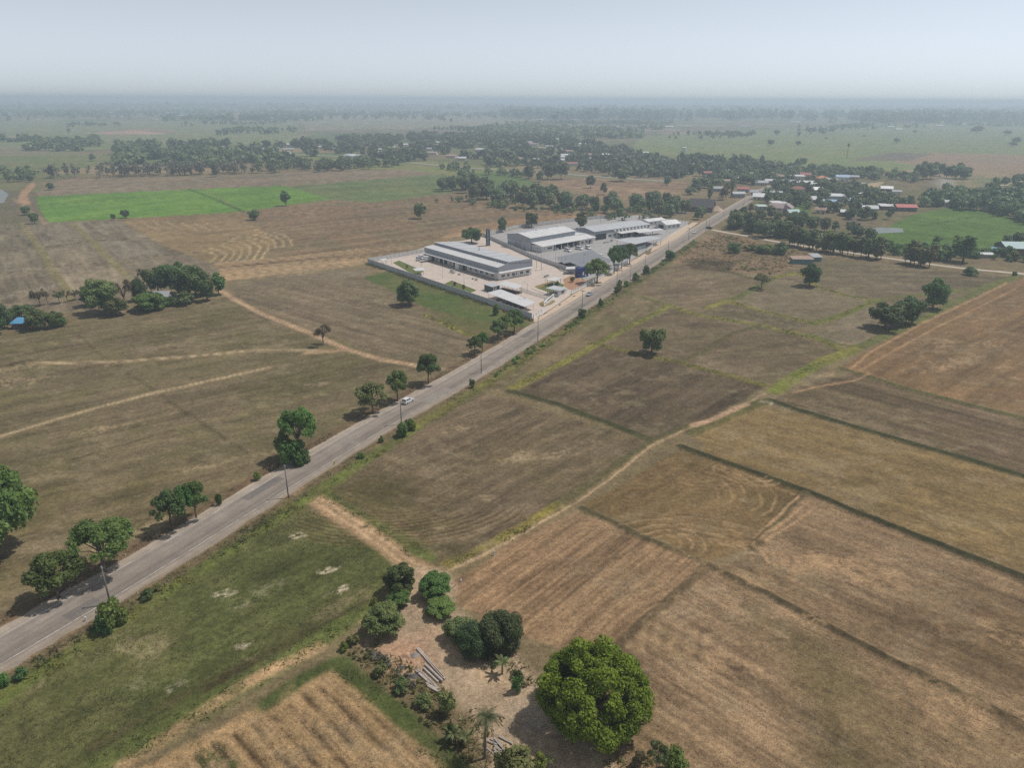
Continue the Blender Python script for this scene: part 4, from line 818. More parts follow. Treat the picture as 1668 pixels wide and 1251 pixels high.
# --- roadside thicket, bushes on the road banks
for k, bx, by, ty, wp, lab, lf in [
 ('bush0', 478, 758, 708, 50, 'dark thicket at the foot of the tall roadside tree', None), ('bush1', 463, 745, 700, 30, 'upper part of the dark roadside thicket', None), ('bush1', 494, 756, 726, 30, 'right part of the dark roadside thicket', None),
 ('bush0', 186, 1022, 968, 54, 'large round bush under the nearest pole', None), ('bush1', 172, 1030, 996, 36, 'smaller bush beside the nearest pole', None), ('bush0', 358, 823, 801, 14, 'small dark bush on the left road edge', None),
 ('bush0', 420, 782, 766, 16, 'small green bush near the dark thicket', None), ('bush0', 655, 712, 685, 24, 'dark bush at the foot of the pole beside the hatchback', None), ('bushL', 668, 700, 680, 28, 'bright green bush beside the dark one', None),
 ('bush1', 621, 722, 709, 10, 'small dark shrub on the right road bank', None), ('bush0', 588, 747, 735, 16, 'dark green shrub on the right road bank', None), ('bush1', 240, 976, 958, 26, 'weedy shrub on the bank near the big bush', 'olive'),
 ('bush2', 255, 962, 950, 20, 'thin weedy shrub on the bank', None), ('bush1', 35, 1106, 1085, 26, 'low shrub on the bank at lower left', None), ('bush0', 8, 1118, 1094, 24, 'shrub on the bank at the left picture edge', None),
 ('bush0', 769, 632, 615, 12, 'shrub on the right bank beyond the hatchback', None), ('bush0', 948, 518, 500, 16, 'round bush at the pole opposite the gate', None), ('bush1', 978, 499, 486, 10, 'dark bush on the bank opposite the gate', None),
 ('bushL', 1009, 474, 455, 12, 'light green bushy sapling opposite the fence', None), ('bush0', 1004, 478, 464, 10, 'dark shrub beside the light green sapling', None), ('bush1', 1035, 456, 444, 14, 'dark shrub on the bank beyond the sapling', None),
 ('bush0', 1052, 446, 430, 14, 'dark shrub on the bank near the round bush tree', None), ('bush0', 1020, 466, 455, 12, 'low dark shrub between the two bank poles', None), ('bush0', 808, 513, 492, 14, 'shrub against the outside of the compound wall', None),
 ('bush0', 841, 1128, 1100, 20, 'small bush at the foot of the banana plant', None), ('bush2', 575, 1050, 1032, 22, 'shrub at the edge of the farmyard', None), ('bush1', 560, 1060, 1045, 18, 'green weed clump left of the farmyard', 'light'),
 ('bush2', 620, 1100, 1080, 24, 'dry brushwood at the farmyard edge', 'olive'), ('bush2', 655, 1125, 1102, 30, 'olive weed clump below the piles', 'olive'), ('bush2', 690, 1150, 1128, 30, 'grey green weed clump below the piles', None),
 ('bush1', 735, 1208, 1180, 26, 'dark weed clump beside the banana plants', None), ('bush2', 820, 1258, 1222, 30, 'grey weed clump at the bottom edge', None), ('bush2', 880, 1256, 1228, 24, 'light weed clump below the large mango', 'light'),
 ('bush2', 1040, 1250, 1222, 22, 'pinkish dry shrub right of the large mango', 'dry'), ('bush1', 610, 985, 972, 14, 'weed clump at the foot of the yard tree', 'light'),
 ('bush0', 1195, 412, 392, 26, 'round dark shrub on the waste ground', None), ('bush0', 1245, 412, 398, 36, 'wide dark shrub on the waste ground', None), ('bush1', 1270, 414, 394, 30, 'dark shrub beside the wide one on the waste ground', None), ('bush2', 1222, 408, 397, 22, 'pale shrub between the dark ones on the waste ground', None),
 ('bush1', 1580, 448, 434, 26, 'low shrub beside the concrete lane', None), ('bush0', 1652, 450, 440, 10, 'tiny shrub at the right end of the lane', None), ('bush1', 1640, 418, 400, 30, 'shrub across the lane at the right edge', None)]:
    tpx(k, bx, by, ty, wp, 'bush', lab, 'bush', 'bushes', lf)
# --- belts of trees: separate trees in the middle distance, grouped by the belt they stand in
def inside(P, n, rg):
    P = np.array(P); out = []
    while len(out) < n:
        x, y = P[:, 0].min() + rg.rand() * np.ptp(P[:, 0]), P[:, 1].min() + rg.rand() * np.ptp(P[:, 1]); c = False
        for i in range(len(P)):
            a, b = P[i], P[(i + 1) % len(P)]
            if (a[1] > y) != (b[1] > y) and x < (b[0] - a[0]) * (y - a[1]) / (b[1] - a[1] + 1e-9) + a[0]: c = not c
        if c: out.append((x, y))
    return out
KEEP = []                                                   # house sites the trees keep clear of
def clear(x, y, r=6.0):
    for hx, hy, hr in KEEP:
        if (x - hx) ** 2 + (y - hy) ** 2 < (hr + r) ** 2: return False
    return True
def belt(px, n, keys, hr, label, group, seed, wr=(.75, 1.1), leaf=None):
    rg = np.random.RandomState(seed)
    for x, y in inside([g(*p) for p in px], n, rg):
        if not clear(x, y, 3): continue
        k = keys[rg.randint(len(keys))]; h = hr[0] + (hr[1] - hr[0]) * rg.rand()
        cm, tm, H, Wd = PROTO[k]
        put(k, x, y, h, Wd * h / H * (wr[0] + (wr[1] - wr[0]) * rg.rand()), None, 'tree', label, 'tree', group, leaf=leaf)
WD = ['wood0', 'wood1', 'wood2']
def far_wood(px, n, hr, name, label, seed, leaf='wood', ntri=34, wr=(.75, 1.15)):
    """a far wood that reads as one mass: one object of many low leaf clusters"""
    rg = np.random.RandomState(seed); pts = np.array(inside([g(*p) for p in px], int(n * (3.6 if ntri <= 22 else 2.2 if ntri < 60 else 1)), rg)); Vv = []; Rn = []
    if ntri < 60:                                           # woods stand in drifts with open land between
        s_ = (520., 85.) if ntri <= 22 else (90., 60.); k_ = fbm(pts[:, 0] / s_[0], pts[:, 1] / s_[1], seed, 3); pts = pts[np.argsort(-k_)[:n]]
    for x, y in pts:
        if not clear(x, y, .5): continue
        h = hr[0] + (hr[1] - hr[0]) * rg.rand(); wd = h * (wr[0] + (wr[1] - wr[0]) * rg.rand()) * .5
        C = ell(8, rg, (x, y, h * .50), (wd * .68, wd * .68, h * .36), .4); v, f, r = leaves(C, np.full(len(C), wd * .5), ntri, wd * (.62 if ntri < 60 else .36), rg, asp=1.3)
        Vv.append(v); Rn.append(np.clip(r * .3 + (rg.rand() ** 1.5) * .7, 0, 1))
        t = rg.rand() * 6.28; a = np.array([[math.cos(t), math.sin(t), 0]]) * h * .018
        b = np.array([[x, y, 0]]); tp = np.array([[x, y, h * .55]])
        Vv.append(np.vstack([b - a, b + a, tp + a, tp - a])); Rn.append(np.array([0.0]))
    V_ = np.vstack(Vv); me = mesh_np(name, V_, np.arange(len(V_)).reshape(-1, 4), LM[leaf], np.concatenate(Rn))
    return tag(link(bpy.data.objects.new(name, me)), label, kind='stuff')
# ------------------------------------------------------------------ the factory compound
def frame(name, o, d, label, cat, group=None, z=.06):
    return empty(name, (o[0], o[1], z), math.atan2(d[1], d[0]), label, cat, group)
def ribbed(name, c, var=.1):
    """profiled metal sheet: rib shading put into the colour as fine stripes"""
    if name in MATS: return MATS[name]
    m, n, o = newmat(name); p = n.nodes.new('ShaderNodeBsdfPrincipled'); p.inputs['Roughness'].default_value = .5; p.inputs['Metallic'].default_value = .15; p.inputs['Specular IOR Level'].default_value = .4
    tc = n.nodes.new('ShaderNodeTexCoord'); w_ = n.nodes.new('ShaderNodeTexWave'); w_.inputs['Scale'].default_value = .9; w_.inputs['Distortion'].default_value = .15; n.links.new(tc.outputs['Object'], w_.inputs['Vector'])
    ns = n.nodes.new('ShaderNodeTexNoise'); ns.inputs['Scale'].default_value = .22; ns.inputs['Detail'].default_value = 6; ns.inputs['Roughness'].default_value = .7; n.links.new(tc.outputs['Object'], ns.inputs['Vector'])
    a = n.nodes.new('ShaderNodeMapRange'); a.inputs[3].default_value = .92; a.inputs[4].default_value = 1.05; n.links.new(w_.outputs[0], a.inputs[0])
    b = n.nodes.new('ShaderNodeMapRange'); b.inputs[1].default_value = .3; b.inputs[2].default_value = .7; b.inputs[3].default_value = 1 - var; b.inputs[4].default_value = 1 + var; n.links.new(ns.outputs[0], b.inputs[0])
    q = n.nodes.new('ShaderNodeMath'); q.operation = 'MULTIPLY'; n.links.new(a.outputs[0], q.inputs[0]); n.links.new(b.outputs[0], q.inputs[1])
    s = n.nodes.new('ShaderNodeVectorMath'); s.operation = 'SCALE'; s.inputs[0].default_value = c; n.links.new(q.outputs[0], s.inputs['Scale']); n.links.new(s.outputs[0], p.inputs['Base Color'])
    n.links.new(p.outputs[0], o.inputs[0]); MATS[name] = m; return m
W_WHITE = paint('white_render', (.66, .65, .62), .8, 0, .1, .7, True, spec=.2); SH_W = ribbed('white_sheet', (.62, .61, .60)); SH_G = ribbed('grey_blue_sheet', (.29, .31, .345)); SH_R = ribbed('grey_roof_sheet', (.47, .475, .48)); SH_D = ribbed('dark_grey_sheet', (.21, .215, .225))
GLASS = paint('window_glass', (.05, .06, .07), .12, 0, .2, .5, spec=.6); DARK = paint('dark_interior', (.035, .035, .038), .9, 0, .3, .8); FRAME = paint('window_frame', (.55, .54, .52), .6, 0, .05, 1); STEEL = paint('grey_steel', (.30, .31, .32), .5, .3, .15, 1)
GAL = paint('galvanised', (.42, .43, .44), .45, .5, .15, 1); CONC = paint('cast_concrete', (.36, .355, .35), .9, 0, .2, .5, True, spec=.15); ROLL = ribbed('roller_shutter', (.35, .36, .37))
def window(par, x, y, z, w_, h, axis='x', out=-1):
    """a window proud of a wall: frame > pane. axis x: lies in a wall along x facing -y/+y"""
    f = MB(); p = MB(); t = .06
    if axis == 'x':
        y0, y1 = sorted((y + out * .01, y + out * .07)); f.box(x, x + w_, y0, y1, z, z + h); yy = sorted((y + out * .072, y + out * .09)); p.box(x + .08, x + w_ / 2 - .03, *yy, z + .08, z + h - .08); p.box(x + w_ / 2 + .03, x + w_ - .08, *yy, z + .08, z + h - .08)
    else:
        x0, x1 = sorted((x + out * .01, x + out * .07)); f.box(x0, x1, y, y + w_, z, z + h); xx = sorted((x + out * .072, x + out * .09)); p.box(*xx, y + .08, y + w_ / 2 - .03, z + .08, z + h - .08); p.box(*xx, y + w_ / 2 + .03, y + w_ - .08, z + .08, z + h - .08)
    o = f.build('window', FRAME, par); p.build('pane', GLASS, o); return o
# -- front warehouse
B1 = frame('warehouse', (-47.0, 386.6), (.628, -.778), 'long grey and white warehouse with loading bays nearest the camera', 'warehouse')
L, D = 64.4, 20.4
MB().box(0, L, 0, D, 0, 3.7).build('wall', W_WHITE, B1)
MB().box(-.05, L + .05, -.05, D + .05, -.06, .35).build('plinth', CONC, B1)
MB().prism([(-.25, 3.75), (D + .25, 3.75), (D + .25, 6.6), (7.1, 7.75), (6.55, 7.75), (6.55, 6.62), (-.25, 6.1)], -.15, L - .3, 'x').build('cladding', SH_G, B1)
MB().slab((-.4, -.45, 6.16), (L - .3, -.45, 6.16), (L - .3, 6.55, 6.70), (-.4, 6.55, 6.70), .07).build('lower_roof', SH_W, B1)
up = MB().slab((-.4, 6.3, 7.92), (L + .3, 6.3, 7.92), (L + .3, D + .4, 6.78), (-.4, D + .4, 6.78), .07).build('upper_roof', SH_R, B1)
MB().box(-.45, L + .35, 6.15, 6.6, 7.93, 8.03).build('ridge_cap', SH_W, up)
for k in range(7):
    x = 5 + k * 8.5; MB().slab((x, 8.0, 7.84), (x + .35, 8.0, 7.84), (x + .35, D, 6.88), (x, D, 6.88), .03).build('roof_joint', GAL, up)
MB().prism([(-.3, 3.75), (D + .3, 3.75), (D + .3, 7.85), (6.2, 8.0), (5.0, 7.2), (-.3, 6.15)], L - .28, L + .12, 'x').build('end_fascia', SH_G, B1)
MB().slab((1.5, -2.6, 3.45), (L - .6, -2.6, 3.45), (L - .6, -.02, 3.95), (1.5, -.02, 3.95), .1).build('awning', SH_W, B1)
MB().slab((L + .13, -.3, 3.95), (L + 1.3, -.3, 3.6), (L + 1.3, D, 3.6), (L + .13, D, 3.95), .08).build('awning', SH_W, B1)
for k in range(7): MB().box(2 + 4.1 * k, 4.9 + 4.1 * k, -.06, -.01, .1, 3.1).build('loading_opening', DARK if k not in (2, 5) else ROLL, B1)  # dark ones carry the shade of open bays in their colour; others are shutters
MB().box(30.8, 34.2, -1.9, -.02, 0, 3.3).build('dock_shelter', W_WHITE, B1); MB().box(35.0, 38.6, -.06, -.01, 0, 3.0).build('loading_opening', DARK, B1)  # last opening dark too, bay shade put into its colour
for k in range(6): MB().box(36.5 + k * 4.6, 36.7 + k * 4.6, -2.5, -2.3, 0, 3.4).build('post', STEEL, B1)
for k in range(5): window(B1, 41 + k * 4.4, 0, 1.0, 2.0, 1.2, 'x', -1)
for k, (y, w_) in enumerate(((1.6, 2.2), (5.0, 1.6), (8.0, 1.8), (10.4, .8), (13.0, 2.0), (16.8, 1.8))): window(B1, L, y, 1.1, w_, 1.35, 'y', 1)
MB().box(L + .01, L + .08, 18.9, 19.9, .05, 2.3).build('door', FRAME, B1); MB().box(L + .03, L + .7, 9.0, 9.9, .3, .9).build('air_conditioner', GAL, B1)
MB().box(L + .03, L + .16, 11.9, 12.05, .1, 3.6).build('downpipe', GAL, B1); MB().tube((30, 14, 7.2), (30, 14, 9.0), .18, .18, 8).build('vent_pipe', STEEL, B1)
lr = [o for o in B1.children if o.name.startswith('lower_roof')][0]
for k in range(16): MB().slab((k * 4.02 + 1, -.44, 6.185), (k * 4.02 + 1.09, -.44, 6.185), (k * 4.02 + 1.09, 6.5, 6.725), (k * 4.02 + 1, 6.5, 6.725), .03).build('sheet_joint', SH_R, lr)
MB().box(-.4, L - .3, -.62, -.46, 6.0, 6.14).build('gutter', GAL, B1)
for k in range(5): MB().slab((9 + k * 12, 10.5, 7.66), (10.1 + k * 12, 10.5, 7.66), (10.1 + k * 12, 18, 7.06), (9 + k * 12, 18, 7.06), .03).build('rooflight', SH_W, up)
# -- middle warehouse
B2 = frame('warehouse', (10.0, 408.6), (.73, .683), 'middle warehouse with high white roof and open vehicle bay', 'warehouse')
L, D = 37.0, 19.0
MB().box(0, L, 0, D, 0, 4.4).build('wall', paint('pale_blue_grey_wall', (.42, .45, .48), .8, 0, .1, .5, True), B2)
MB().prism([(-.1, 4.4), (D + .1, 4.4), (D + .1, 7.2), (D / 2, 8.7), (-.1, 7.2)], -.12, L + .12, 'x').build('cladding', SH_G, B2)
for s in (0, 1):
    y0, z0, y1, z1 = (-.5, 7.18, D / 2, 8.82) if s == 0 else (D + .5, 7.18, D / 2, 8.82)
    MB().slab((-.5, y0, z0), (L + .5, y0, z0), (L + .5, y1, z1), (-.5, y1, z1), .08).build('roof', SH_W if s == 0 else SH_R, B2)
for rf, sg in zip([o for o in B2.children if o.name.startswith('roof')], (0, 1)):
    for k in range(9):
        x = 2 + k * 4.1; y0, y1 = (-.4, D / 2 - .3) if sg == 0 else (D + .4, D / 2 + .3); MB().slab((x, y0, 7.22), (x + .1, y0, 7.22), (x + .1, y1, 8.80), (x, y1, 8.80), .03).build('sheet_joint', SH_R, rf)
MB().box(-.5, L + .5, -.68, -.52, 7.0, 7.16).build('gutter', GAL, B2)
for k in range(4):
    v_ = MB().tube((5 + k * 9, D / 2, 8.8), (5 + k * 9, D / 2, 9.35), .3, .3, 10).build('roof_vent', GAL, B2); MB().tube((5 + k * 9, D / 2, 9.35), (5 + k * 9, D / 2, 9.6), .5, .12, 10).build('vent_cap', GAL, v_)
MB().box(-.14, -.02, 7.5, 12.5, 0, 4.2).build('roller_door', ROLL, B2); MB().box(-.16, -.02, 4.6, 5.0, 0, 7.0).build('downpipe', GAL, B2)
MB().slab((.5, -9.2, 3.5), (46, -9.2, 3.5), (46, -.02, 4.6), (.5, -.02, 4.6), .1).build('lean_to_roof', SH_W, B2)
MB().box(1.2, 10.5, -8.4, -.03, 0, 3.55).build('office', W_WHITE, B2); MB().box(32.5, 45, -8.0, -1.0, 0, 3.5).build('office', W_WHITE, B2)
MB().box(37.1, 45, -1.0, 6, 0, 4.2).build('annex', W_WHITE, B2); MB().slab((37.0, -1.1, 4.7), (46, -1.1, 4.7), (46, 6.5, 4.4), (37.0, 6.5, 4.4), .1).build('annex_roof', SH_W, B2)
MB().box(10.6, 32.4, -1.2, -.1, 0, 3.7).build('bay_back_shade', DARK, B2)  # back of the open bay, interior shade put into its dark colour
for k in range(5): MB().box(11 + k * 5.2, 11.25 + k * 5.2, -8.9, -8.6, 0, 3.5).build('post', W_WHITE, B2)
for x, w_ in ((2.4, .5), (5.2, 3.6)): window(B2, x, -8.4, 1.3, w_, 1.1, 'x', -1)
for y in (-7.4, -5.2, -3.0): window(B2, 1.2, y, 1.7, 1.3, .5, 'y', -1)
for x in (34, 37.5, 41): window(B2, x, -8.0, .9, 2.0, 1.4, 'x', -1)
MB().box(40.5, 41.6, -8.12, -8.01, .05, 2.2).build('door', DARK, B2)
# -- far warehouse
B3 = frame('warehouse', (49.5, 441.5), (.80, .60), 'far grey roofed warehouse with awnings and roof ventilators', 'warehouse')
L, D = 48.0, 17.0
MB().box(0, L, 0, D, 0, 5.2).build('wall', W_WHITE, B3)
MB().prism([(-.08, 3.6), (D + .08, 3.6), (D + .08, 5.4), (D / 2, 6.6), (-.08, 5.4)], -.1, L + .1, 'x').build('cladding', SH_G, B3)
for s in (0, 1):
    y0, y1 = (-.5, D / 2) if s == 0 else (D + .5, D / 2)
    MB().slab((-.5, y0, 5.4), (L + .5, y0, 5.4), (L + .5, y1, 6.75), (-.5, y1, 6.75), .08).build('roof', SH_R, B3)
rf = [o for o in B3.children if o.name.startswith('roof')][0]
for k in range(12):
    x = 1.5 + k * 4; MB().slab((x, -.4, 5.46), (x + .1, -.4, 5.46), (x + .1, D / 2 - .3, 6.74), (x, D / 2 - .3, 6.74), .03).build('sheet_joint', SH_R, rf)
MB().box(1.0, 10.0, -.12, -.02, 0, 3.5).build('loading_opening', DARK, B3)  # open bay as a dark panel, its inside shade put into the colour
MB().slab((18, -5.0, 3.1), (44, -5.0, 3.1), (44, -.1, 3.6), (18, -.1, 3.6), .1).build('awning', SH_W, B3); MB().slab((30, -9.0, 2.9), (52, -9.0, 2.9), (52, -5.05, 3.2), (30, -5.05, 3.2), .1).build('awning', SH_W, B3)
for k in range(5): MB().box(20 + k * 6.5, 20.2 + k * 6.5, -4.9, -4.7, 0, 3.1).build('post', STEEL, B3)
for k in range(6): window(B3, 12 + k * 4.2, 0, 1.0, 2.4, 1.5, 'x', -1)
for k in range(10): MB().box(16 + k * 3.1, 17.4 + k * 3.1, -.95, -.15, 3.95, 4.9).build('air_conditioner', W_WHITE, B3)
for k in range(3): MB().box(22 + k * 6, 26 + k * 6, -.1, -.02, 0, 3.0).build('loading_opening', DARK, B3)
# -- open shed and far office
SH = empty('open_shed', (0, 0, .06), 0, 'low open shed with pale mono pitch roof beside the fence', 'shed')
q = [(60.0, 425.5), (82.5, 439.5), (88.5, 428.5), (69.0, 407.5)]
MB().slab((*q[0], 3.4), (*q[1], 3.4), (*q[2], 4.2), (*q[3], 4.2), .1).build('roof', SH_R, SH)
for a, b in ((.04, .04), (.35, .04), (.68, .04), (.96, .04), (.04, .96), (.35, .96), (.68, .96), (.96, .96)):
    x = (1 - b) * ((1 - a) * q[0][0] + a * q[1][0]) + b * ((1 - a) * q[3][0] + a * q[2][0]); y = (1 - b) * ((1 - a) * q[0][1] + a * q[1][1]) + b * ((1 - a) * q[3][1] + a * q[2][1])
    MB().tube((x, y, 0), (x, y, 3.45 + .7 * b), .12, .12, 6).build('post', STEEL, SH)
MB().slab((68.6, 409.5, 2.0), (76.5, 417.5, 2.0), (76.7, 417.3, 2.0), (68.8, 409.3, 2.0), 2.0).build('side_wall', paint('pale_teal', (.42, .50, .50), .7), SH)
def gable(par, x0, x1, y0, y1, ze, zr, wall, roof, along='x', over=.5, th=.1):
    MB().box(x0, x1, y0, y1, 0, ze).build('wall', wall, par)
    if along == 'x':
        ym = (y0 + y1) / 2; MB().prism([(y0 + .02, ze), (y1 - .02, ze), (ym, zr - .05)], x0 + .02, x1 - .02, 'x').build('gable', wall, par)
        k = (zr - ze) / (ym - y0) * over
        r = MB().slab((x0 - over, y0 - over, ze - k + .05), (x1 + over, y0 - over, ze - k + .05), (x1 + over, ym, zr + .05), (x0 - over, ym, zr + .05), th).build('roof', roof, par)
        MB().slab((x0 - over, y1 + over, ze - k + .05), (x1 + over, y1 + over, ze - k + .05), (x1 + over, ym + .001, zr + .05), (x0 - over, ym + .001, zr + .05), th).build('roof', roof, par)
    else:
        xm = (x0 + x1) / 2; MB().prism([(x0 + .02, ze), (x1 - .02, ze), (xm, zr - .05)], y0 + .02, y1 - .02, 'y').build('gable', wall, par)
        k = (zr - ze) / (xm - x0) * over
        r = MB().slab((x0 - over, y0 - over, ze - k + .05), (x0 - over, y1 + over, ze - k + .05), (xm, y1 + over, zr + .05), (xm, y0 - over, zr + .05), th).build('roof', roof, par)
        MB().slab((x1 + over, y0 - over, ze - k + .05), (x1 + over, y1 + over, ze - k + .05), (xm + .001, y1 + over, zr + .05), (xm + .001, y0 - over, zr + .05), th).build('roof', roof, par)
    return r
B4 = frame('office_building', (101.5, 483.0), (.83, .557), 'small white gabled building at the far end of the compound', 'building')
gable(B4, 0, 13, 0, 10, 3.2, 5.0, W_WHITE, SH_W, 'x'); MB().box(-.1, -.02, 2.5, 7.0, 0, 2.6).build('garage_shade', DARK, B4)  # dark panel, the shade of the open gable end put into its colour
for x in (2, 6, 10): window(B4, x, 0, 1.0, 1.5, 1.2, 'x', -1)
B5 = frame('office_building', (92, 497.0), (.83, .557), 'low white roofed block behind the small gabled building', 'building')
gable(B5, 0, 16, 0, 9, 3.0, 4.0, W_WHITE, SH_W, 'x')
for x in (2, 6, 10): window(B5, x, 0, 1.0, 1.5, 1.2, 'x', -1)
# -- silo
s0 = g(795, 400); SL = empty('silo', (*s0, .06), 0, 'tall dark blue cylindrical silo behind the front warehouse', 'silo')
m_silo = paint('dark_blue_steel', (.035, .065, .10), .45, .2, .2, .5, True)
hS = rise(795, 400, 372.5)
MB().tube((0, 0, .2), (0, 0, hS - .3), 1.25, 1.25, 24, False).build('tank', m_silo, SL, True); MB().tube((0, 0, hS - .3), (0, 0, hS + .1), 1.25, .5, 24).build('dome', m_silo, SL); MB().box(-1.5, 1.5, -1.5, 1.5, -.1, .25).build('base', CONC, SL)
for k in range(4): MB().tube((0, 0, 2 + k * 2.4), (0, 0, 2.12 + k * 2.4), 1.29, 1.29, 24).build('hoop', STEEL, SL)
MB().box(-.25, .25, -1.45, -1.28, .3, hS - .2).build('ladder', STEEL, SL)
# -- carports (dark roofs), white canopies
def canopy(name, q, z, zt, mat, label, posts=5, t=.08, nsheet=1):
    """roof plate(s) on posts over four ground corners q (px at height z)"""
    P = [g(a, b, z) for a, b in q]; o = empty(name, (P[0][0], P[0][1], .06), 0, label, 'carport', 'roofed parking stands')
    l = lambda a, b, k: (a[0] + (b[0] - a[0]) * k - P[0][0], a[1] + (b[1] - a[1]) * k - P[0][1])
    for k in range(nsheet):
        k0, k1 = k / nsheet, (k + .96) / nsheet
        a, b, c, d = l(P[0], P[3], k0), l(P[1], P[2], k0), l(P[1], P[2], k1), l(P[0], P[3], k1)
        MB().slab((*a, z), (*b, zt), (*c, zt), (*d, z), t).build('roof', mat, o)
    for k in range(posts):
        f = .03 + .94 * k / (posts - 1)
        for e in (.12, .88):
            x0, y0 = l(P[0], P[3], f); x1, y1 = l(P[1], P[2], f); x, y = x0 + (x1 - x0) * e, y0 + (y1 - y0) * e
            MB().tube((x, y, -.05), (x, y, z + (zt - z) * e - .05), .07, .07, 6).build('post', GAL, o)
    return o
canopy('carport', [(918,429.4),(906,421.5),(966,408.5),(984,417)], 2.6, 3.3, SH_D, 'rear dark grey roof of the long car park stands', 7)
canopy('carport', [(951,436.5),(928,429),(980,419),(1004,424)], 2.6, 3.2, SH_D, 'front dark grey roof of the long car park stands', 7)
canopy('carport', [(855,500),(873,494.5),(813,472),(791,476)], 2.6, 3.1, SH_W, 'long white canopy beside the front compound wall', 7)
canopy('carport', [(841,470.5),(852,467.5),(823,459),(809,462.5)], 2.5, 3.0, SH_W, 'shorter white canopy over the row of motorbikes', 5)
canopy('carport', [(677,441),(692,441.5),(690,436),(672,437.5)], 2.4, 2.6, SH_W, 'small white shelter beside the compound wall', 3)
canopy('carport', [(622,425),(631,424),(628,421),(619,422)], 2.2, 2.4, SH_W, 'tiny white shelter at the back corner of the wall', 3)
canopy('carport', [(921,438.5),(938,438.5),(936,434.5),(923,434.5)], 2.6, 2.8, SH_W, 'small white roof left of the blue container', 3)
# -- blue container pair, dark kiosk, guard house
x, y = g(947, 451); BC = frame('shipping_container', (x, y), (.80, .60), 'dark blue container standing behind the street trees', 'container')
m_blue = ribbed('container_blue', (.012, .03, .16)); MB().box(-3, 3.4, -1.2, 1.3, .05, 4.6).build('body', m_blue, BC); MB().box(-.4, .5, -1.26, -1.21, 1.0, 2.6).build('sticker', W_WHITE, BC); MB().box(1.2, 2.0, -1.26, -1.21, .4, 1.2).build('sticker', W_WHITE, BC)
MB().box(-3.05, 3.45, -1.25, 1.35, 2.25, 2.4).build('joint', DARK, BC)
x, y = g(796, 475); KB = frame('kiosk', (x, y), (.628, -.778), 'dark green glazed kiosk beside the white canopies', 'kiosk')
MB().box(-3.2, 2.6, .0, 4.2, 0, 2.6).build('wall', paint('dark_green_panel', (.05, .075, .07), .5), KB); MB().slab((-3.6, -.4, 2.75), (3.0, -.4, 2.75), (3.0, 4.6, 2.9), (-3.6, 4.6, 2.9), .12).build('roof', SH_R, KB); MB().box(2.62, 2.75, .6, 1.0, 0, 2.6).build('pilaster', W_WHITE, KB); MB().box(2.62, 2.75, 1.8, 2.2, 0, 2.6).build('pilaster', W_WHITE, KB)
x, y = g(910.5, 483.5); GH = frame('guard_house', (x, y), (.60, .80), 'white guard house with flat grey roof at the gate', 'guard house')
MB().box(0, 5.0, 0, 3.4, 0, 2.7).build('wall', W_WHITE, GH); MB().box(-.6, 5.8, -.7, 6.6, 2.72, 2.95).build('roof', SH_R, GH)
for yy in (6.2,):
    for xx in (.1, 4.6): MB().box(xx, xx + .3, yy, yy + .3, 0, 2.72).build('column', W_WHITE, GH)
window(GH, 1.6, 0, 1.0, 2.2, 1.2, 'x', -1); window(GH, 0, .7, .9, 1.4, 1.2, 'y', -1); MB().box(-.08, -.02, 2.4, 3.2, .05, 2.1).build('door', DARK, GH); MB().box(5.0, 6.8, .4, 3.0, 0, 1.9).build('side_room', W_WHITE, GH); MB().box(4.9, 7.0, .2, 3.2, 1.91, 2.05).build('side_roof', SH_W, GH)
x, y = g(902, 467); CN = frame('pavilion', (x, y), (.60, .80), 'white flat roof pavilion behind the guard house', 'pavilion')
MB().box(0, 6.5, 0, 4.2, 2.5, 2.68).build('roof', SH_W, CN)
for xx in (.2, 6.1):
    for yy in (.2, 3.8): MB().box(xx, xx + .2, yy, yy + .2, 0, 2.5).build('post', W_WHITE, CN)
# -- entrance sign: white wall with an emblem and two lines of lettering too small to read in the photograph
a, b = np.array(g(886.5, 499)), np.array(g(902.5, 487.5)); d = (b - a) / np.linalg.norm(b - a); Ls = float(np.linalg.norm(b - a))
SG = frame('entrance_sign', a, d, 'white entrance sign wall with small emblem on oval lawn', 'sign'); m_mark = paint('sign_green', (.02, .09, .06), .5)
MB().prism([(0, 0), (Ls, 0), (Ls, 2.4), (0, 1.7)], 0, .4, 'y').build('board', W_WHITE, SG); MB().box(-.3, .35, -.15, .55, 0, .7).build('footing', W_WHITE, SG); MB().box(2.6, 3.1, .42, .9, 0, 3.6).build('pillar', W_WHITE, SG)
MB().prism([(1.1, .75), (2.2, .75), (1.65, 1.6)], -.03, -.005, 'y').build('emblem', m_mark, SG)
MB().prism([(1.45, .75), (1.85, .75), (1.65, 1.05)], -.045, -.032, 'y').build('emblem_notch', W_WHITE, SG)
rg = np.random.RandomState(5); xx = 3.4; txt = MB()
while xx < Ls - 1.3:
    w_ = .22 + .2 * rg.rand(); z0 = .95 + .05 * xx; txt.box(xx, xx + w_, -.03, -.005, z0 + .28, z0 + .62)
    if rg.rand() < .9: txt.box(xx, xx + w_ * .8, -.03, -.005, z0 + .02, z0 + .14)
    xx += w_ + .1
txt.build('lettering', m_mark, SG)
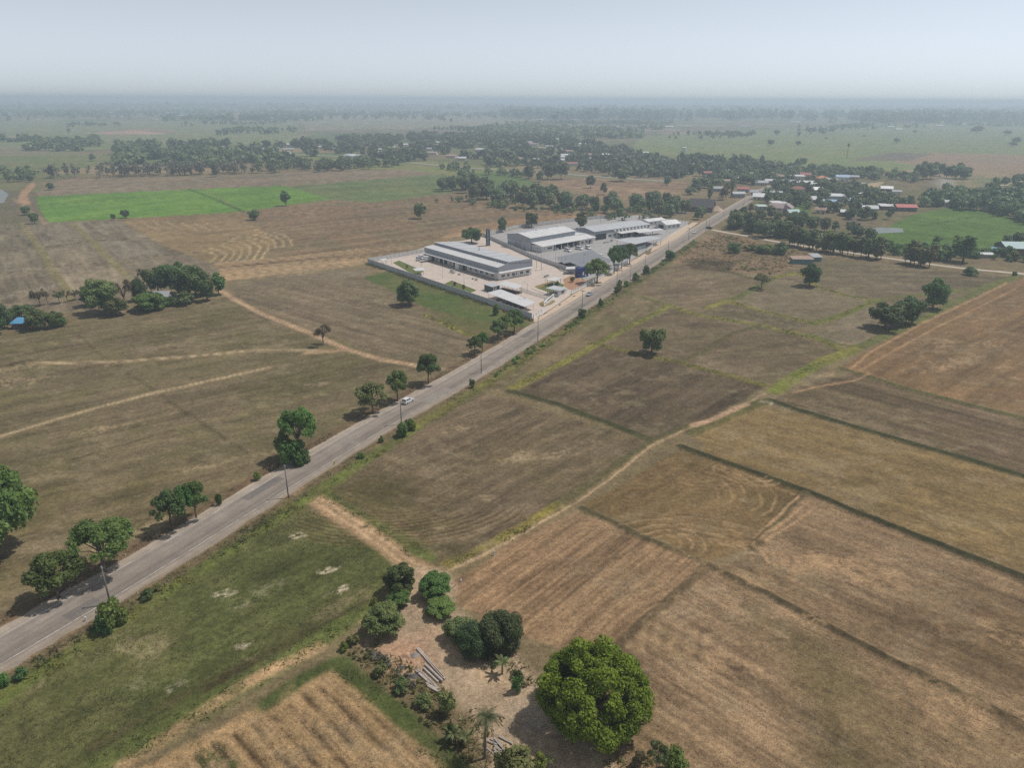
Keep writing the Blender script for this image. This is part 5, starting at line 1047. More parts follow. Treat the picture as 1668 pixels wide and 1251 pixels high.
# -- boundary walls of precast panels
PRE = paint('pale_precast', (.50, .50, .49), .9, 0, .18, .5, True, spec=.15)
def precast(pts, h, label, step=3.0, mat=PRE, name='boundary_wall', post=True, world=False):
    P = [np.array(p if world else g(*p)) for p in pts]; w_ = empty(name, (P[0][0], P[0][1], 0), 0, label, 'wall')
    pm = MB().box(0, step - .16, -.05, .05, 0, h - .05).mesh('panel', mat); qm = MB().box(-.11, .11, -.12, .12, -.1, h + .05).mesh('post', mat); rm = MB().box(0, step - .16, -.07, .07, h - .045, h).mesh('coping', mat)
    for a, b in zip(P[:-1], P[1:]):
        d = b - a; l = np.linalg.norm(d); n = max(1, int(round(l / step))); ang = math.atan2(d[1], d[0])
        for i in range(n + (1 if b is P[-1] else 0)):
            q = a + d * i / n - P[0]
            o = link(bpy.data.objects.new('post', qm), w_); o.location = (*q, 0); o.rotation_euler = (0, 0, ang)
            if i < n:
                q = q + d / l * .08
                o = link(bpy.data.objects.new('panel', pm), w_); o.location = (*q, 0); o.rotation_euler = (0, 0, ang); o.scale = ((l / n) / step, 1, 1)
    return w_
precast([(866,520),(780,490),(690,459.5),(599.5,428.5)], 2.5, 'long grey precast wall along the green grass strip')
precast([(600.5,427.8),(650,419),(693,411.5)], 2.4, 'short grey precast wall behind the loading yard')
precast([(788,385),(868,421),(926,441.5),(940,447)], 2.2, 'grey wall dividing the two factory yards')
precast([(788,384.5),(845,371),(940,359.5),(1000,354)], 2.2, 'grey wall along the straw field behind the warehouses', 4.0)
WPOST = paint('white_fence_paint', (.62, .62, .60), .7, 0, .12, 1); FB = paint('fence_base', (.68, .66, .63), .85, 0, .15, .6)
def road_fence(pts, label, h=1.9, step=2.4):
    P = [np.array(g(*p)) for p in pts]; w_ = empty('fence', (*P[0], .05), 0, label, 'fence')
    for a, b in zip(P[:-1], P[1:]):
        d = b - a; l = float(np.linalg.norm(d)); n = max(1, int(round(l / step))); ang = math.atan2(d[1], d[0]); s = l / n
        bm_ = MB().box(0, s - .02, -.12, .12, 0, .75).mesh('base_panel', FB); pm = MB().box(-.12, .12, -.14, .14, 0, h).mesh('post', WPOST); r = MB()
        for k in range(3): r.box(.13, s - .13, -.03, .03, .95 + .33 * k, 1.06 + .33 * k)
        rm = r.mesh('rails', WPOST)
        for i in range(n):
            q = a + d * i / n - P[0]
            for me, nm in ((bm_, 'base_panel'), (pm, 'post'), (rm, 'rails')):
                o = link(bpy.data.objects.new(nm, me), w_); o.location = (*q, 0); o.rotation_euler = (0, 0, ang)
    return w_
road_fence([(931,479.5),(965,461),(1000,441),(1024,428)], 'white post and rail fence in front of the car park stands')
road_fence([(1053,408.5),(1080,391),(1120,366.5)], 'white post and rail fence along the far warehouse yard')
road_fence([(869,520.5),(886,508.5)], 'short white slatted fence at the corner of the front yard', 2.0, 3.0)
# sliding gate
a, b = np.array(g(846, 473.5)), np.array(g(894, 488.5)); GT = frame('sliding_gate', a, (b - a), 'long grey sliding gate across the factory entrance', 'gate'); lg = float(np.linalg.norm(b - a))
MB().box(0, lg, -.04, .04, .1, .22).build('bottom_rail', GAL, GT); MB().box(0, lg, -.04, .04, 1.35, 1.45).build('top_rail', GAL, GT)
bar = MB().box(-.03, .03, -.03, .03, .22, 1.35).mesh('bar', GAL)
for k in range(60): o = link(bpy.data.objects.new('bar', bar), GT); o.location = (lg * (k + .5) / 60, 0, 0)
# kerb stones round the lawns (pale, one by one)
kb = MB().box(-.55, .55, -.14, .14, 0, .18).mesh('kerb_stone', m_kerb)
for pts in ([(640,428),(650,424.5),(690,442)], [(722,463),(736,457),(776,473)], [(866,469),(871,466.5),(902,457)], [(866,470),(880,476),(905,485)], [(655,420.5),(693,414)]):
    P = [np.array(g(*p)) for p in pts]; K = tag(empty('kerb', (*P[0], .06)), kind='structure')
    for a, b in zip(P[:-1], P[1:]):
        d = b - a; l = np.linalg.norm(d); n = int(l / 1.25)
        for i in range(n):
            o = link(bpy.data.objects.new('kerb_stone', kb), K); o.location = (*(a + d * (i + .5) / n - P[0]), 0); o.rotation_euler = (0, 0, math.atan2(d[1], d[0]))
# young trees in the yard
for k, bx, by, ty, wp, lab, lf in (('slimL', 741, 466, 455, 6, 'left sapling on the lawn strip in the yard', 'rust'), ('slimL', 755, 472, 459, 6, 'right sapling on the lawn strip in the yard', 'rust'), ('slimL', 908, 466, 454, 9, 'small tree beside the pavilion', 'road'), ('slimL', 932, 460, 446, 9, 'sapling on the orange earth plot', 'road'), ('slimL', 663, 437, 428, 4, 'thin sapling by the rear lawn', 'dry')):
    tpx(k, bx, by, ty, wp, 'tree', lab, 'tree', 'saplings in the factory yard', lf)

for i, (a_, b_) in enumerate((((650,424),(812,478)), ((640,434),(700,414)), ((700,455),(800,424)), ((752,470),(848,440)), ((690,440),(790,470)), ((830,480),(905,448)))):
    P = [np.array(g(*a_)), np.array(g(*b_))]; d = P[1] - P[0]; j = MB().box(0, float(np.linalg.norm(d)), -.06, .06, -.02, .004).build('expansion_joint', m_concg); j.location = (*P[0], .061); j.rotation_euler = (0, 0, math.atan2(d[1], d[0])); tag(j, kind='structure')
rg = np.random.RandomState(31); PAL = paint('pallet_wood', (.32, .22, .13), .9, 0, .25, 1.5); WRAP = paint('wrapped_goods', (.48, .48, .46), .6, 0, .2, .8)
for k, (px, py) in enumerate(((735,444),(739,445.5),(748,448),(771,455),(776,457),(888,452),(892,450.5),(985,396),(990,395),(996,393.5),(1012,391),(1060,384))):
    x, y = g(px, py); o = empty('pallet', (x, y, .06), rg.rand(), 'wrapped pallet of goods standing outside a warehouse wall', 'pallet', 'pallets of goods in the yards')
    for q in range(3): MB().box(-.6, .6, -.5 + q * .42, -.36 + q * .42, 0, .14).build('runner', PAL, o)
    MB().box(-.58, .58, -.48, .48, .15, .8 + .8 * rg.rand()).build('goods', WRAP, o)
# ------------------------------------------------------------------ village and far houses
ROOF = {'white': ribbed('roof_white', (.60, .60, .60)), 'grey': ribbed('roof_grey', (.36, .37, .38)), 'red': paint('roof_red', (.30, .12, .10), .8, 0, .2, .8), 'scarlet': ribbed('roof_scarlet', (.42, .12, .10)), 'orange': paint('roof_orange', (.50, .20, .10), .8, 0, .2, .8),
        'teal': ribbed('roof_teal', (.28, .38, .37)), 'brown': paint('roof_brown', (.14, .10, .085), .9, 0, .25, .8), 'pink': paint('roof_pink', (.34, .26, .25), .85, 0, .15, .8), 'dark': paint('roof_dark', (.075, .07, .07), .9, 0, .25, .6), 'blue': ribbed('roof_blue', (.30, .40, .52)), 'bluebright': ribbed('roof_bright_blue', (.10, .30, .50)), 'pale_green': ribbed('roof_pale_green', (.45, .54, .47)), 'rust': paint('roof_rust', (.34, .24, .19), .9, 0, .3, .5)}
WALLC = {'white': W_WHITE, 'pink': paint('wall_pink', (.52, .36, .33), .85, 0, .1, .6), 'cream': paint('wall_cream', (.50, .44, .34), .85, 0, .12, .6), 'wood': paint('wall_wood', (.12, .085, .06), .9, 0, .25, 1.5, True), 'grey': paint('wall_grey', (.32, .32, .31), .9, 0, .15, .6), 'blue': paint('wall_blue', (.36, .46, .56), .8, 0, .1, .6), 'green': paint('wall_teal', (.10, .20, .20), .8, 0, .25, .8)}
def house(bx, by, wpx, dm, ze, zr, roof, wall, rz, label, shape='gable', group='village houses', cat='house', name='house', along='x', wins=True):
    """house whose base centre shows at (bx,by), wpx photo pixels wide, dm metres deep"""
    x, y = g(bx, by); w_ = max(3.0, wpx * mpp(bx, by)); o = empty(name, (x, y, 0), R(rz), label, cat, group); k_ = math.hypot(x, y); KEEP.append((x, y + dm / 2, max(w_, dm) * .5)); [KEEP.append((x - x / k_ * q_, y - y / k_ * q_, w_ * .42)) for q_ in ((6, 12) if by > 270 else (8, 18, 30, 44, 60, 78))]
    rm, wm = ROOF[roof], WALLC[wall]; x0, x1, y0, y1 = -w_ / 2, w_ / 2, 0, dm
    if shape == 'gable': gable(o, x0, x1, y0, y1, ze, zr, wm, rm, along, .7)
    elif shape == 'hip':
        MB().box(x0, x1, y0, y1, 0, ze).build('wall', wm, o); k = min(dm / 2, w_ / 2) * .95; e = .8; ym = dm / 2
        MB().add([(x0 - e, y0 - e, ze - .15), (x1 + e, y0 - e, ze - .15), (x1 + e, y1 + e, ze - .15), (x0 - e, y1 + e, ze - .15), (x0 + k, ym, zr), (x1 - k, ym, zr)], [(0, 1, 5, 4), (1, 2, 5), (2, 3, 4, 5), (3, 0, 4), (3, 2, 1, 0)]).build('roof', rm, o)
    else:
        MB().box(x0, x1, y0, y1, 0, ze).build('wall', wm, o); MB().slab((x0 - .5, y0 - .6, ze + .05), (x1 + .5, y0 - .6, ze + .05), (x1 + .5, y1 + .5, zr), (x0 - .5, y1 + .5, zr), .1).build('roof', rm, o)
    if wins:
        n = max(1, int(w_ / 3.2))
        for fl in range(2 if ze > 5 else 1):
            for k in range(n):
                if fl == 0 and k == n // 2: MB().box(x0 + (k + .5) * w_ / n - .5, x0 + (k + .5) * w_ / n + .5, y0 - .06, y0 - .01, .05, 2.1).build('door', DARK, o)
                else: window(o, x0 + (k + .5) * w_ / n - .65, y0, .9 + 2.9 * fl, 1.3, 1.2, 'x', -1)
        window(o, x0, y0 + dm * .3, .9, 1.3, 1.2, 'y', -1); window(o, x1, y0 + dm * .4, .9, 1.3, 1.2, 'y', 1)
    return o
H = house
H(1263, 350, 20, 9, 5.6, 8.2, 'pink', 'pink', -28, 'pink two storey house with greyish gable roof, left block'); H(1279, 350, 16, 10, 5.4, 7.6, 'pink', 'pink', -28, 'lower right wing of the pink two storey house', along='y')
H(1294, 352, 18, 7, 3.0, 4.6, 'teal', 'cream', 10, 'small house with teal roof beside the pink house'); H(1242, 342, 15, 6, 2.8, 3.6, 'pale_green', 'grey', 5, 'shed with pale green roof left of the pink house', 'mono')
H(1271, 337, 23, 8, 3.0, 4.0, 'white', 'white', 8, 'white roofed hall behind the pink house', 'mono'); H(1300, 318, 32, 12, 3.6, 7.4, 'red', 'cream', -12, 'red brown hip roofed house with cream walls', 'hip')
H(1259, 318, 28, 6, 2.8, 3.6, 'white', 'white', -14, 'long low white roof beside the village road', 'mono'); H(1299, 293, 22, 8, 4.0, 5.0, 'white', 'white', -8, 'white roofed workshop at the back of the village', 'mono'); H(1312, 292, 16, 9, 5.0, 7.0, 'red', 'pink', -8, 'pink house with red roof behind the white workshop')
H(1311, 302, 29, 14, 3.0, 4.2, 'white', 'grey', -10, 'large pale roofed shed in the middle of the village', 'gable'); H(1341, 295, 16, 8, 3.2, 5.6, 'orange', 'cream', 15, 'orange hip roofed house in the trees', 'hip'); H(1372, 295, 19, 8, 4.6, 6.4, 'blue', 'white', -15, 'white house with light blue roof')
H(1390, 292, 16, 7, 3.0, 4.2, 'grey', 'cream', -15, 'grey roofed house right of the blue roofed one'); H(1351, 337, 19, 8, 4.4, 5.6, 'blue', 'white', -12, 'small white house with pale blue roof in front'); H(1362, 328, 27, 10, 4.4, 5.6, 'white', 'blue', -12, 'white flat roofed block between village trees', 'mono')
H(1385, 332, 20, 7, 3.0, 4.2, 'blue', 'cream', -20, 'low house with blue grey lean to roof', 'mono'); H(1394, 369, 16, 6, 2.6, 4.4, 'brown', 'wood', 10, 'little brown thatched hut by the lane trees', 'hip'); H(1210, 313, 18, 6, 3.0, 4.0, 'scarlet', 'grey', -18, 'red roofed roadside shop', 'mono')
H(1218, 288, 20, 8, 3.0, 4.6, 'pale_green', 'blue', 0, 'pale green roofed house behind the road'); H(1240, 302, 20, 8, 3.0, 4.6, 'grey', 'cream', -10, 'grey roofed house at the bend of the road'); H(1153, 288, 12, 8, 4.4, 6.0, 'red', 'wood', 0, 'red roofed stilt house beyond the bare trees')
H(1140, 345, 38, 14, 4.0, 9.0, 'dark', 'wood', -22, 'large dark steep roofed barn left of the road', 'gable', along='x'); H(1477, 344, 30, 10, 3.2, 4.8, 'scarlet', 'wood', -8, 'bright red roofed open house beside the green paddy'); H(1446, 342, 22, 8, 3.0, 4.0, 'white', 'wood', -8, 'white roofed house left of the bright red one', 'mono')
H(1433, 332, 17, 8, 3.0, 4.0, 'white', 'green', -10, 'pale roofed shed behind the red roofed house', 'mono'); H(1462, 338, 12, 6, 2.8, 3.8, 'blue', 'cream', -8, 'blue roofed lean to touching the red roofed house', 'mono'); H(1668, 416, 56, 14, 4.0, 6.4, 'teal', 'wood', -6, 'large teal roofed barn at the right picture edge')
H(1625, 414, 18, 5, 2.4, 3.4, 'bluebright', 'wood', -20, 'blue tarpaulin roofed shelter near the right edge', 'gable', cat='shelter', wins=False); H(1607, 420, 24, 4, 1.9, 2.3, 'white', 'grey', -4, 'low white roofed stall by the lane', 'mono', cat='stall', wins=False)
H(1307, 430, 32, 5, 2.6, 3.3, 'rust', 'green', -4, 'teal corrugated shack with rusty roof beside the round tree', 'mono', cat='shack', wins=False); H(1331, 426, 14, 5, 2.4, 3.4, 'grey', 'green', 8, 'grey roofed shed joined to the teal shack', 'mono', cat='shack', wins=False)
H(31, 536, 20, 5, 2.2, 3.0, 'bluebright', 'wood', 6, 'small farm hut with bright blue roof at the left edge', 'mono', cat='hut', wins=False); H(262, 492, 22, 6, 2.6, 4.0, 'grey', 'cream', 5, 'farm hut half hidden in the left wood', 'gable', cat='hut')
H(1403, 304, 18, 6, 2.6, 3.4, 'grey', 'white', -5, 'grey shed beside the sandy plot', 'mono'); H(1532, 328, 12, 5, 2.4, 3.0, 'white', 'grey', 5, 'tiny white roofed shed by the dark trees', 'mono', wins=False)
rg = np.random.RandomState(12); EX = [(1228,318,'grey'),(1236,326,'white'),(1253,300,'white'),(1272,292,'rust'),(1284,300,'grey'),(1325,306,'white'),(1332,314,'grey'),(1345,306,'rust'),(1322,330,'grey'),(1336,348,'rust'),(1366,344,'grey'),(1376,352,'white'),(1408,322,'grey'),(1415,335,'rust'),(1420,346,'grey'),(1404,344,'white'),(1358,298,'grey'),(1196,294,'white'),(1204,322,'grey'),(1262,288,'grey'),(1545,336,'grey'),(1612,344,'white'),(1634,330,'grey'),(1444,312,'white'),(1460,318,'grey'),(1184,300,'rust'),(1170,312,'grey')]
for i, (bx, by, rf) in enumerate(EX):
    near = ['behind the village road', 'amid the village trees', 'near the red roofed house'][0 if bx < 1280 else 1 if bx < 1400 else 2]
    H(bx, by, 11 + 9 * rg.rand(), 5 + 3 * rg.rand(), 2.8 + rg.rand(), 4.2 + rg.rand(), rf, ('white', 'cream', 'grey', 'wood')[i % 4], 50 * (rg.rand() - .5), f'small {dict(grey="grey", white="white", rust="rusty")[rf]} roofed house {near}', ('gable', 'mono', 'gable')[i % 3])
far = [(710,234,12,'white'),(734,220,12,'white'),(750,219,16,'white'),(768,231,14,'grey'),(780,228,10,'white'),(800,237,14,'white'),(824,234,15,'white'),(623,246,15,'white'),(578,257,16,'white'),(637,243,12,'white'),(875,263,13,'grey'),(911,264,18,'white'),(931,270,22,'red'),(1050,252,14,'pale_green'),(765,187,18,'white'),(1006,209,10,'white'),(1085,208,30,'white'),(433,246,24,'pale_green'),(393,241,18,'rust'),(352,242,28,'rust'),(52,178,8,'white'),(175,184,30,'white'),(538,183,26,'white'),(251,195,8,'white'),(498,184,28,'grey'),(1296,200,16,'white'),(1450,208,12,'white'),(1465,212,14,'white'),(1120,208,14,'rust'),(700,245,10,'grey'),(845,262,12,'rust'),(960,262,14,'grey'),(660,238,9,'white'),(1108,268,14,'white'),(1125,272,10,'pale_green'),(470,246,16,'grey'),(20,226,12,'rust'),(545,245,12,'grey'),(1180,282,12,'pale_green'),(990,244,9,'white'),(905,232,10,'grey'),(1215,207,18,'grey'),(1530,206,10,'white'),(1570,204,12,'grey'),(90,172,14,'white'),(330,186,18,'grey'),(415,180,14,'white'),(880,196,10,'white'),(940,200,12,'grey'),(1640,196,16,'white')] + [(int(440 + 600 * q_), int(228 + 36 * r_), 9 + int(9 * t_), ('white', 'grey', 'white', 'rust')[int(4 * t_) % 4]) for q_, r_, t_ in np.random.RandomState(21).rand(34, 3)] + [(int(1668 * q_), int(176 + 16 * r_), 10 + int(14 * t_), ('white', 'grey', 'white')[int(3 * t_) % 3]) for q_, r_, t_ in np.random.RandomState(22).rand(26, 3)]
place = ['beyond the canal road', 'among the distant trees', 'on the far plain']
for i, (bx, by, wp, rf) in enumerate(far):
    side = 'left' if bx < 560 else 'centre' if bx < 1050 else 'right'; dist = 'beyond the canal road' if by > 225 else 'in the hazy distance'
    nm = {'white': 'white', 'grey': 'grey', 'red': 'red', 'rust': 'rusty', 'pale_green': 'pale green'}[rf]
    H(bx, by, wp, 9 + (i % 3) * 2, 4.0 if by < 225 else 3.2, 5.4 if by < 225 else 4.6, rf, ('white', 'cream', 'white')[i % 3], (i * 37) % 50 - 25, f'{nm} roofed far house {dist}', 'gable', 'far houses', wins=by > 225)
# water tower
x, y = g(1113, 262); hT = rise(1113, 262, 239); KEEP.append((x, y, 4)); WT = empty('water_tower', (x, y, 0), 0, 'white water tower rising above the village trees', 'water tower')
MB().tube((0, 0, hT - 4.2), (0, 0, hT - .6), 3.2, 3.2, 16).build('tank', W_WHITE, WT); MB().tube((0, 0, hT - .6), (0, 0, hT), 3.3, .6, 16).build('roof', W_WHITE, WT)
for sx_, sy_ in ((1, 1), (1, -1), (-1, 1), (-1, -1)): MB().tube((sx_ * 2.4, sy_ * 2.4, 0), (sx_ * 1.9, sy_ * 1.9, hT - 4.2), .3, .25, 6).build('leg', W_WHITE, WT)
for k in (.35, .7): MB().box(-2.4, 2.4, -2.25, -2.05, hT * k - .1, hT * k + .1).build('brace', W_WHITE, WT); MB().box(-2.4, 2.4, 2.05, 2.25, hT * k - .1, hT * k + .1).build('brace', W_WHITE, WT)
# sand heap, earth mound
def heap(name, bx, by, rx, ry, h, mat, label, seed, cat='heap', rz=0):
    rg = np.random.RandomState(seed); n, k = 22, 8; v = [(0, 0, h)]; f = []
    for j in range(1, k + 1):
        for i in range(n):
            t = 6.283 * i / n; q = j / k; e = 1 + .16 * math.sin(3 * t + seed) + .1 * (rg.rand() - .5); v.append((rx * q * e * math.cos(t), ry * q * e * math.sin(t), h * (1 - q) ** 1.15 * (1 + .25 * (rg.rand() - .5)) if j < k else -.15))
    f += [(0, 1 + i, 1 + (i + 1) % n) for i in range(n)] + [(1 + (j - 1) * n + i, 1 + j * n + i, 1 + j * n + (i + 1) % n, 1 + (j - 1) * n + (i + 1) % n) for j in range(1, k) for i in range(n)]
    o = MB().add(v, f).build(name, mat, None, True); o.location = (*g(bx, by), 0); o.rotation_euler = (0, 0, rz); return tag(o, label, cat)
heap('sand_heap', 1167, 343, 6, 4, 3.8, m_sand, 'tan sand heap beside the road in front of the barn', 3)
heap('earth_mound', 214, 217, 95, 40, 7, paint('earth_brown', (.34, .22, .15), .95, 0, .2, .05), 'long bare earth mound in the far left fields', 4, 'mound')
# small pond on the left and the weedy pond behind the lane
m_wat = paint('pond_water', (.14, .15, .12), .3, 0, .1, .3, spec=.7)
for px, lab in (([(-30,310),(2,308),(14,316),(6,330),(-40,336)], 'small muddy pond at the left picture edge'), ([(1412,372),(1440,370),(1470,372),(1472,378),(1430,380)], 'pale weedy pond behind the lane trees'), ([(822,309),(832,305),(836,313),(826,318)], 'tiny pond in the clump of trees behind the factory')):
    tag(sheet('pond', px, .05, m_wat), lab, kind='structure')
# ------------------------------------------------------------------ tree belts
FW = far_wood
FW([(80,292),(250,288),(415,283),(415,279),(250,283),(82,287)], 90, (13, 18), 'woodland', 'long row of greyish brown dry trees on the left', 101, 'drygrey', ntri=110, wr=(.35, .6))
FW([(415,284),(640,275),(640,268),(420,274)], 45, (10, 15), 'woodland', 'dark trees continuing the long left row', 102, ntri=110)
belt([(716,314),(748,312),(745,302),(722,304)], 6, WD, (11, 14), 'dark tree of the left clump behind the brown field', 'left clump behind the brown field', 3)
belt([(750,330),(808,333),(800,300),(752,295)], 14, WD, (12, 17), 'dark tree of the middle clump behind the brown field', 'middle clump behind the brown field', 4)
belt([(812,333),(845,338),(905,350),(900,322),(850,316),(815,318)], 18, WD, (12, 16), 'dark tree in the clump behind the middle warehouse', 'clump behind the middle warehouse', 5)
belt([(916,344),(952,350),(985,362),(1015,356),(1008,336),(960,330),(920,330)], 10, WD + ['slim1'], (11, 15), 'tree behind the far warehouse roof', 'trees behind the far warehouse', 6)
belt([(1020,356),(1060,356),(1110,354),(1128,345),(1120,330),(1060,328),(1022,338)], 22, WD + ['slim1'], (10, 14), 'tree of the dense grove behind the far warehouse', 'grove behind the far warehouse', 7)
belt([(1158,330),(1205,322),(1198,312),(1150,322)], 9, ['slim0', 'dry0', 'slim2'], (11, 15), 'tall olive tree beside the road before the village', 'olive trees beside the village road', 8)
belt([(1128,366),(1150,352),(1160,348),(1140,350)], 3, WD, (8, 10), 'dark roadside tree opposite the lane', 'roadside trees opposite the lane', 9)
for bx, by, ty, wp, lab in ((861,292,268,17,'dark tree left of the big canal side clump'),(879,296,277,14,'round tree below the canal side clump'),(892,292,262,24,'left tree of the dark canal side pair'),(914,292,260,25,'right tree of the dark canal side pair'),(1011,295,274,30,'wide dark tree near the canal road'),(962,306,284,15,'round tree in the brown field near the canal'),(984,317,296,13,'small tree in the brown field near the canal'),(1087,302,284,14,'small tree at the right of the canal side field'),(352,288,262,14,'round tree by the left row') ):
    tpx('wood%d' % (bx % 3), bx, by, ty, wp, 'tree', lab, 'tree', 'trees near the canal road')
belt([(1172,377),(1200,382),(1290,397),(1292,386),(1230,366),(1190,362)], 24, ['slim0', 'slim1', 'slim2', 'wood0', 'wood1'], (9, 13), 'tree in the dense grove at the lane mouth', 'grove at the lane mouth', 10)
belt([(1275,401),(1370,416),(1450,427),(1530,440),(1530,436),(1450,423),(1370,412),(1285,398)], 44, ['slim0', 'slim2', 'slim1', 'slim0'], (10, 15), 'slim olive tree in the row along the concrete lane', 'row of slim trees along the lane', 11, (1.0, 1.5))
tpx('slim1', 1558, 413, 374, 22, 'tree', 'first of the two poplar like trees before the paddy', 'tree'); tpx('slim0', 1568, 427, 372, 40, 'tree', 'second poplar like tree before the paddy', 'tree', None, 'road'); tpx('slim1', 1525, 402, 378, 18, 'tree', 'slim tree alone at the paddy edge', 'tree')
belt([(1190,360),(1250,360),(1330,382),(1420,396),(1400,370),(1300,352),(1240,345),(1210,345)], 34, WD + ['slim1', 'field0'], (7, 11), 'garden tree between the lane and the pink house', 'garden trees near the pink house', 12)
FW([(1240,330),(1330,345),(1420,366),(1470,352),(1500,340),(1400,310),(1330,300),(1260,305)], 230, (6, 10), 'woodland', 'dense garden trees among the village houses', 113, ntri=150)
FW([(1120,318),(1200,305),(1290,296),(1420,292),(1500,300),(1480,288),(1330,274),(1200,284),(1130,300)], 240, (7, 11), 'woodland', 'trees closing the back of the village', 114, ntri=120)
belt([(1470,300),(1500,296),(1580,300),(1575,282),(1500,280)], 12, WD, (14, 19), 'very tall dark tree behind the red roofed house', 'tall trees behind the red roofed house', 15)
FW([(1500,338),(1600,345),(1700,372),(1740,350),(1660,325),(1560,318),(1510,320)], 130, (9, 13), 'woodland', 'dense dark belt of trees on the right edge', 116, ntri=150)
belt([(1585,314),(1660,312),(1680,296),(1600,296)], 10, WD, (9, 12), 'tree of the clump near the right hand track', 'clump near the right hand track', 17)
belt([(1600,412),(1680,402),(1700,396),(1620,396)], 6, WD + ['field1'], (6, 8), 'tree round the teal barn', 'trees round the teal barn', 18)
tpx('bushL', 1650, 424, 408, 26, 'tree', 'yellow flowering tree beside the teal barn', 'tree')
belt([(20,304),(50,302),(52,292),(24,292)], 3, WD, (7, 10), 'tree by the pond track on the left', 'trees by the pond track', 19)
tpx('field1', 83, 309, 297, 13, 'tree', 'small tree at the corner of the bright paddy', 'tree'); tpx('field2', 44, 350, 334, 15, 'tree', 'upper tree beside the left edge of the paddy', 'tree'); tpx('field0', 57, 364, 344, 16, 'tree', 'lower tree beside the left edge of the paddy', 'tree')
# far woods: masses nobody could count
FW([(-350,300),(60,296),(60,266),(-350,280)], 66, (7, 12), 'woodland', 'scattered trees behind the pond', 30, wr=(.7, 1.0)); FW([(-300,246),(160,246),(165,226),(-300,232)], 230, (9, 14), 'woodland', 'dark wood belt on the far left', 31, wr=(1.0, 1.6))
FW([(185,270),(440,276),(480,262),(420,238),(190,234)], 286, (9, 15), 'woodland', 'dark wood behind the long left row', 32, wr=(.9, 1.4)); FW([(350,220),(480,217),(485,211),(360,212)], 76, (9, 14), 'woodland', 'wood island in the far left fields', 33)
FW([(430,262),(600,262),(860,274),(1000,288),(1100,296),(1130,285),(1040,250),(900,225),(700,222),(560,228),(430,240)], 1034, (8, 14), 'woodland', 'wide wood with scattered houses behind the canal road', 34, wr=(.9, 1.5))
FW([(430,276),(620,268),(760,284),(880,292),(880,286),(700,270),(500,262)], 76, (5, 10), 'woodland', 'broken line of trees along the canal road', 35)
FW([(1040,290),(1300,282),(1310,272),(1200,258),(1060,262)], 230, (8, 13), 'woodland', 'woods left of the village', 36); FW([(-500,199),(500,197),(820,195),(820,183),(400,180),(-500,182)], 1500, (14, 22), 'woodland', 'long hazy wood on the far left plain', 37, ntri=18, wr=(1.0, 1.6))
FW([(-700,182),(400,180),(800,182),(800,172),(-700,172)], 1500, (18, 30), 'woodland', 'last hazy woods before the left horizon', 38, ntri=12, wr=(1.1, 1.9)); FW([(760,222),(1040,228),(1060,215),(1100,205),(1080,192),(860,192),(800,205)], 824, (9, 15), 'woodland', 'hazy wood in the far centre', 39, ntri=22, wr=(1.1, 1.8))
FW([(820,196),(1100,205),(1680,200),(2000,200),(2000,187),(1680,187),(1100,188),(820,184)], 1900, (26, 42), 'woodland', 'tall hazy wood along the right horizon', 40, ntri=18, wr=(.8, 1.3)); FW([(800,184),(1680,187),(2300,187),(2300,176),(800,173)], 1300, (22, 34), 'woodland', 'last hazy woods before the right horizon', 41, ntri=12, wr=(1.1, 1.9))
FW([(1080,228),(1220,224),(1230,218),(1100,218)], 66, (8, 12), 'woodland', 'small wood in the green plain', 42); FW([(1300,222),(1420,206),(1420,202),(1300,214)], 66, (9, 13), 'woodland', 'narrow tree line across the green plain', 43); FW([(1580,205),(1700,204),(1700,198),(1590,200)], 32, (12, 18), 'woodland', 'tree island far right', 44)
for bx, by, ty, wp in ((1265,220,210,9),(1340,218,212,9),(1460,232,224,11),(1590,216,204,22),(1640,220,211,12),(1655,234,222,14),(1300,236,228,10),(1255,236,226,12),(1490,216,211,8),(1345,226,223,6),(1408,222,219,5),(1650,238,230,14),(724,197,190,6),(735,199,192,5),(150,262,250,12),(112,215,208,7)):
    tpx('wood%d' % (bx % 3), bx, by, ty, wp, 'tree', 'lone dark tree standing in the far fields', 'tree', 'lone trees in the far fields')

# horizon layers: successive tree lines fading into the haze
for i, (a, b, n_t) in enumerate(((171, 174, 700), (167.5, 169.5, 700), (176, 179, 600))):
    FW([(-300, b - 4), (600, b - 1), (1200, b + 3), (2000, b + 7), (2000, a + 6), (1200, a + 2), (600, a - 2), (-300, a - 5)], n_t, (22, 40), 'woodland', ['tree line just below the horizon', 'last tree line on the horizon', 'tree line nearest the horizon fields'][i], 60 + i, ntri=10, wr=(1.4, 2.6))
FW([(100, 208), (420, 204), (470, 200), (120, 203)], 90, (9, 14), 'woodland', 'thin tree line across the far left fields', 70, ntri=20)
FW([(600, 214), (830, 214), (820, 208), (620, 209)], 120, (9, 14), 'woodland', 'thin tree line in the far centre', 71, ntri=20)
FW([(1230, 214), (1668, 206), (1800, 206), (1800, 202), (1668, 202), (1240, 209)], 160, (9, 15), 'woodland', 'low tree line behind the green plain', 72, ntri=20)

FW([(1185,372),(1290,391),(1450,413),(1540,427),(1545,420),(1450,407),(1290,382),(1200,362)], 130, (2.5, 6), 'undergrowth', 'low undergrowth beneath the lane side trees', 80, 'road', ntri=90, wr=(1.0, 1.6))
FW([(1440,408),(1520,416),(1600,424),(1690,432),(1700,424),(1600,412),(1500,404)], 60, (2, 4.5), 'undergrowth', 'low scrub between lane and paddy', 81, 'field', ntri=90, wr=(1.1, 1.8))
FW([(700,330),(760,336),(900,350),(1010,360),(1120,352),(1120,342),(900,338),(760,322)], 90, (2.5, 6), 'undergrowth', 'low scrub under the clumps behind the factory', 82, 'field', ntri=60, wr=(1.0, 1.7))

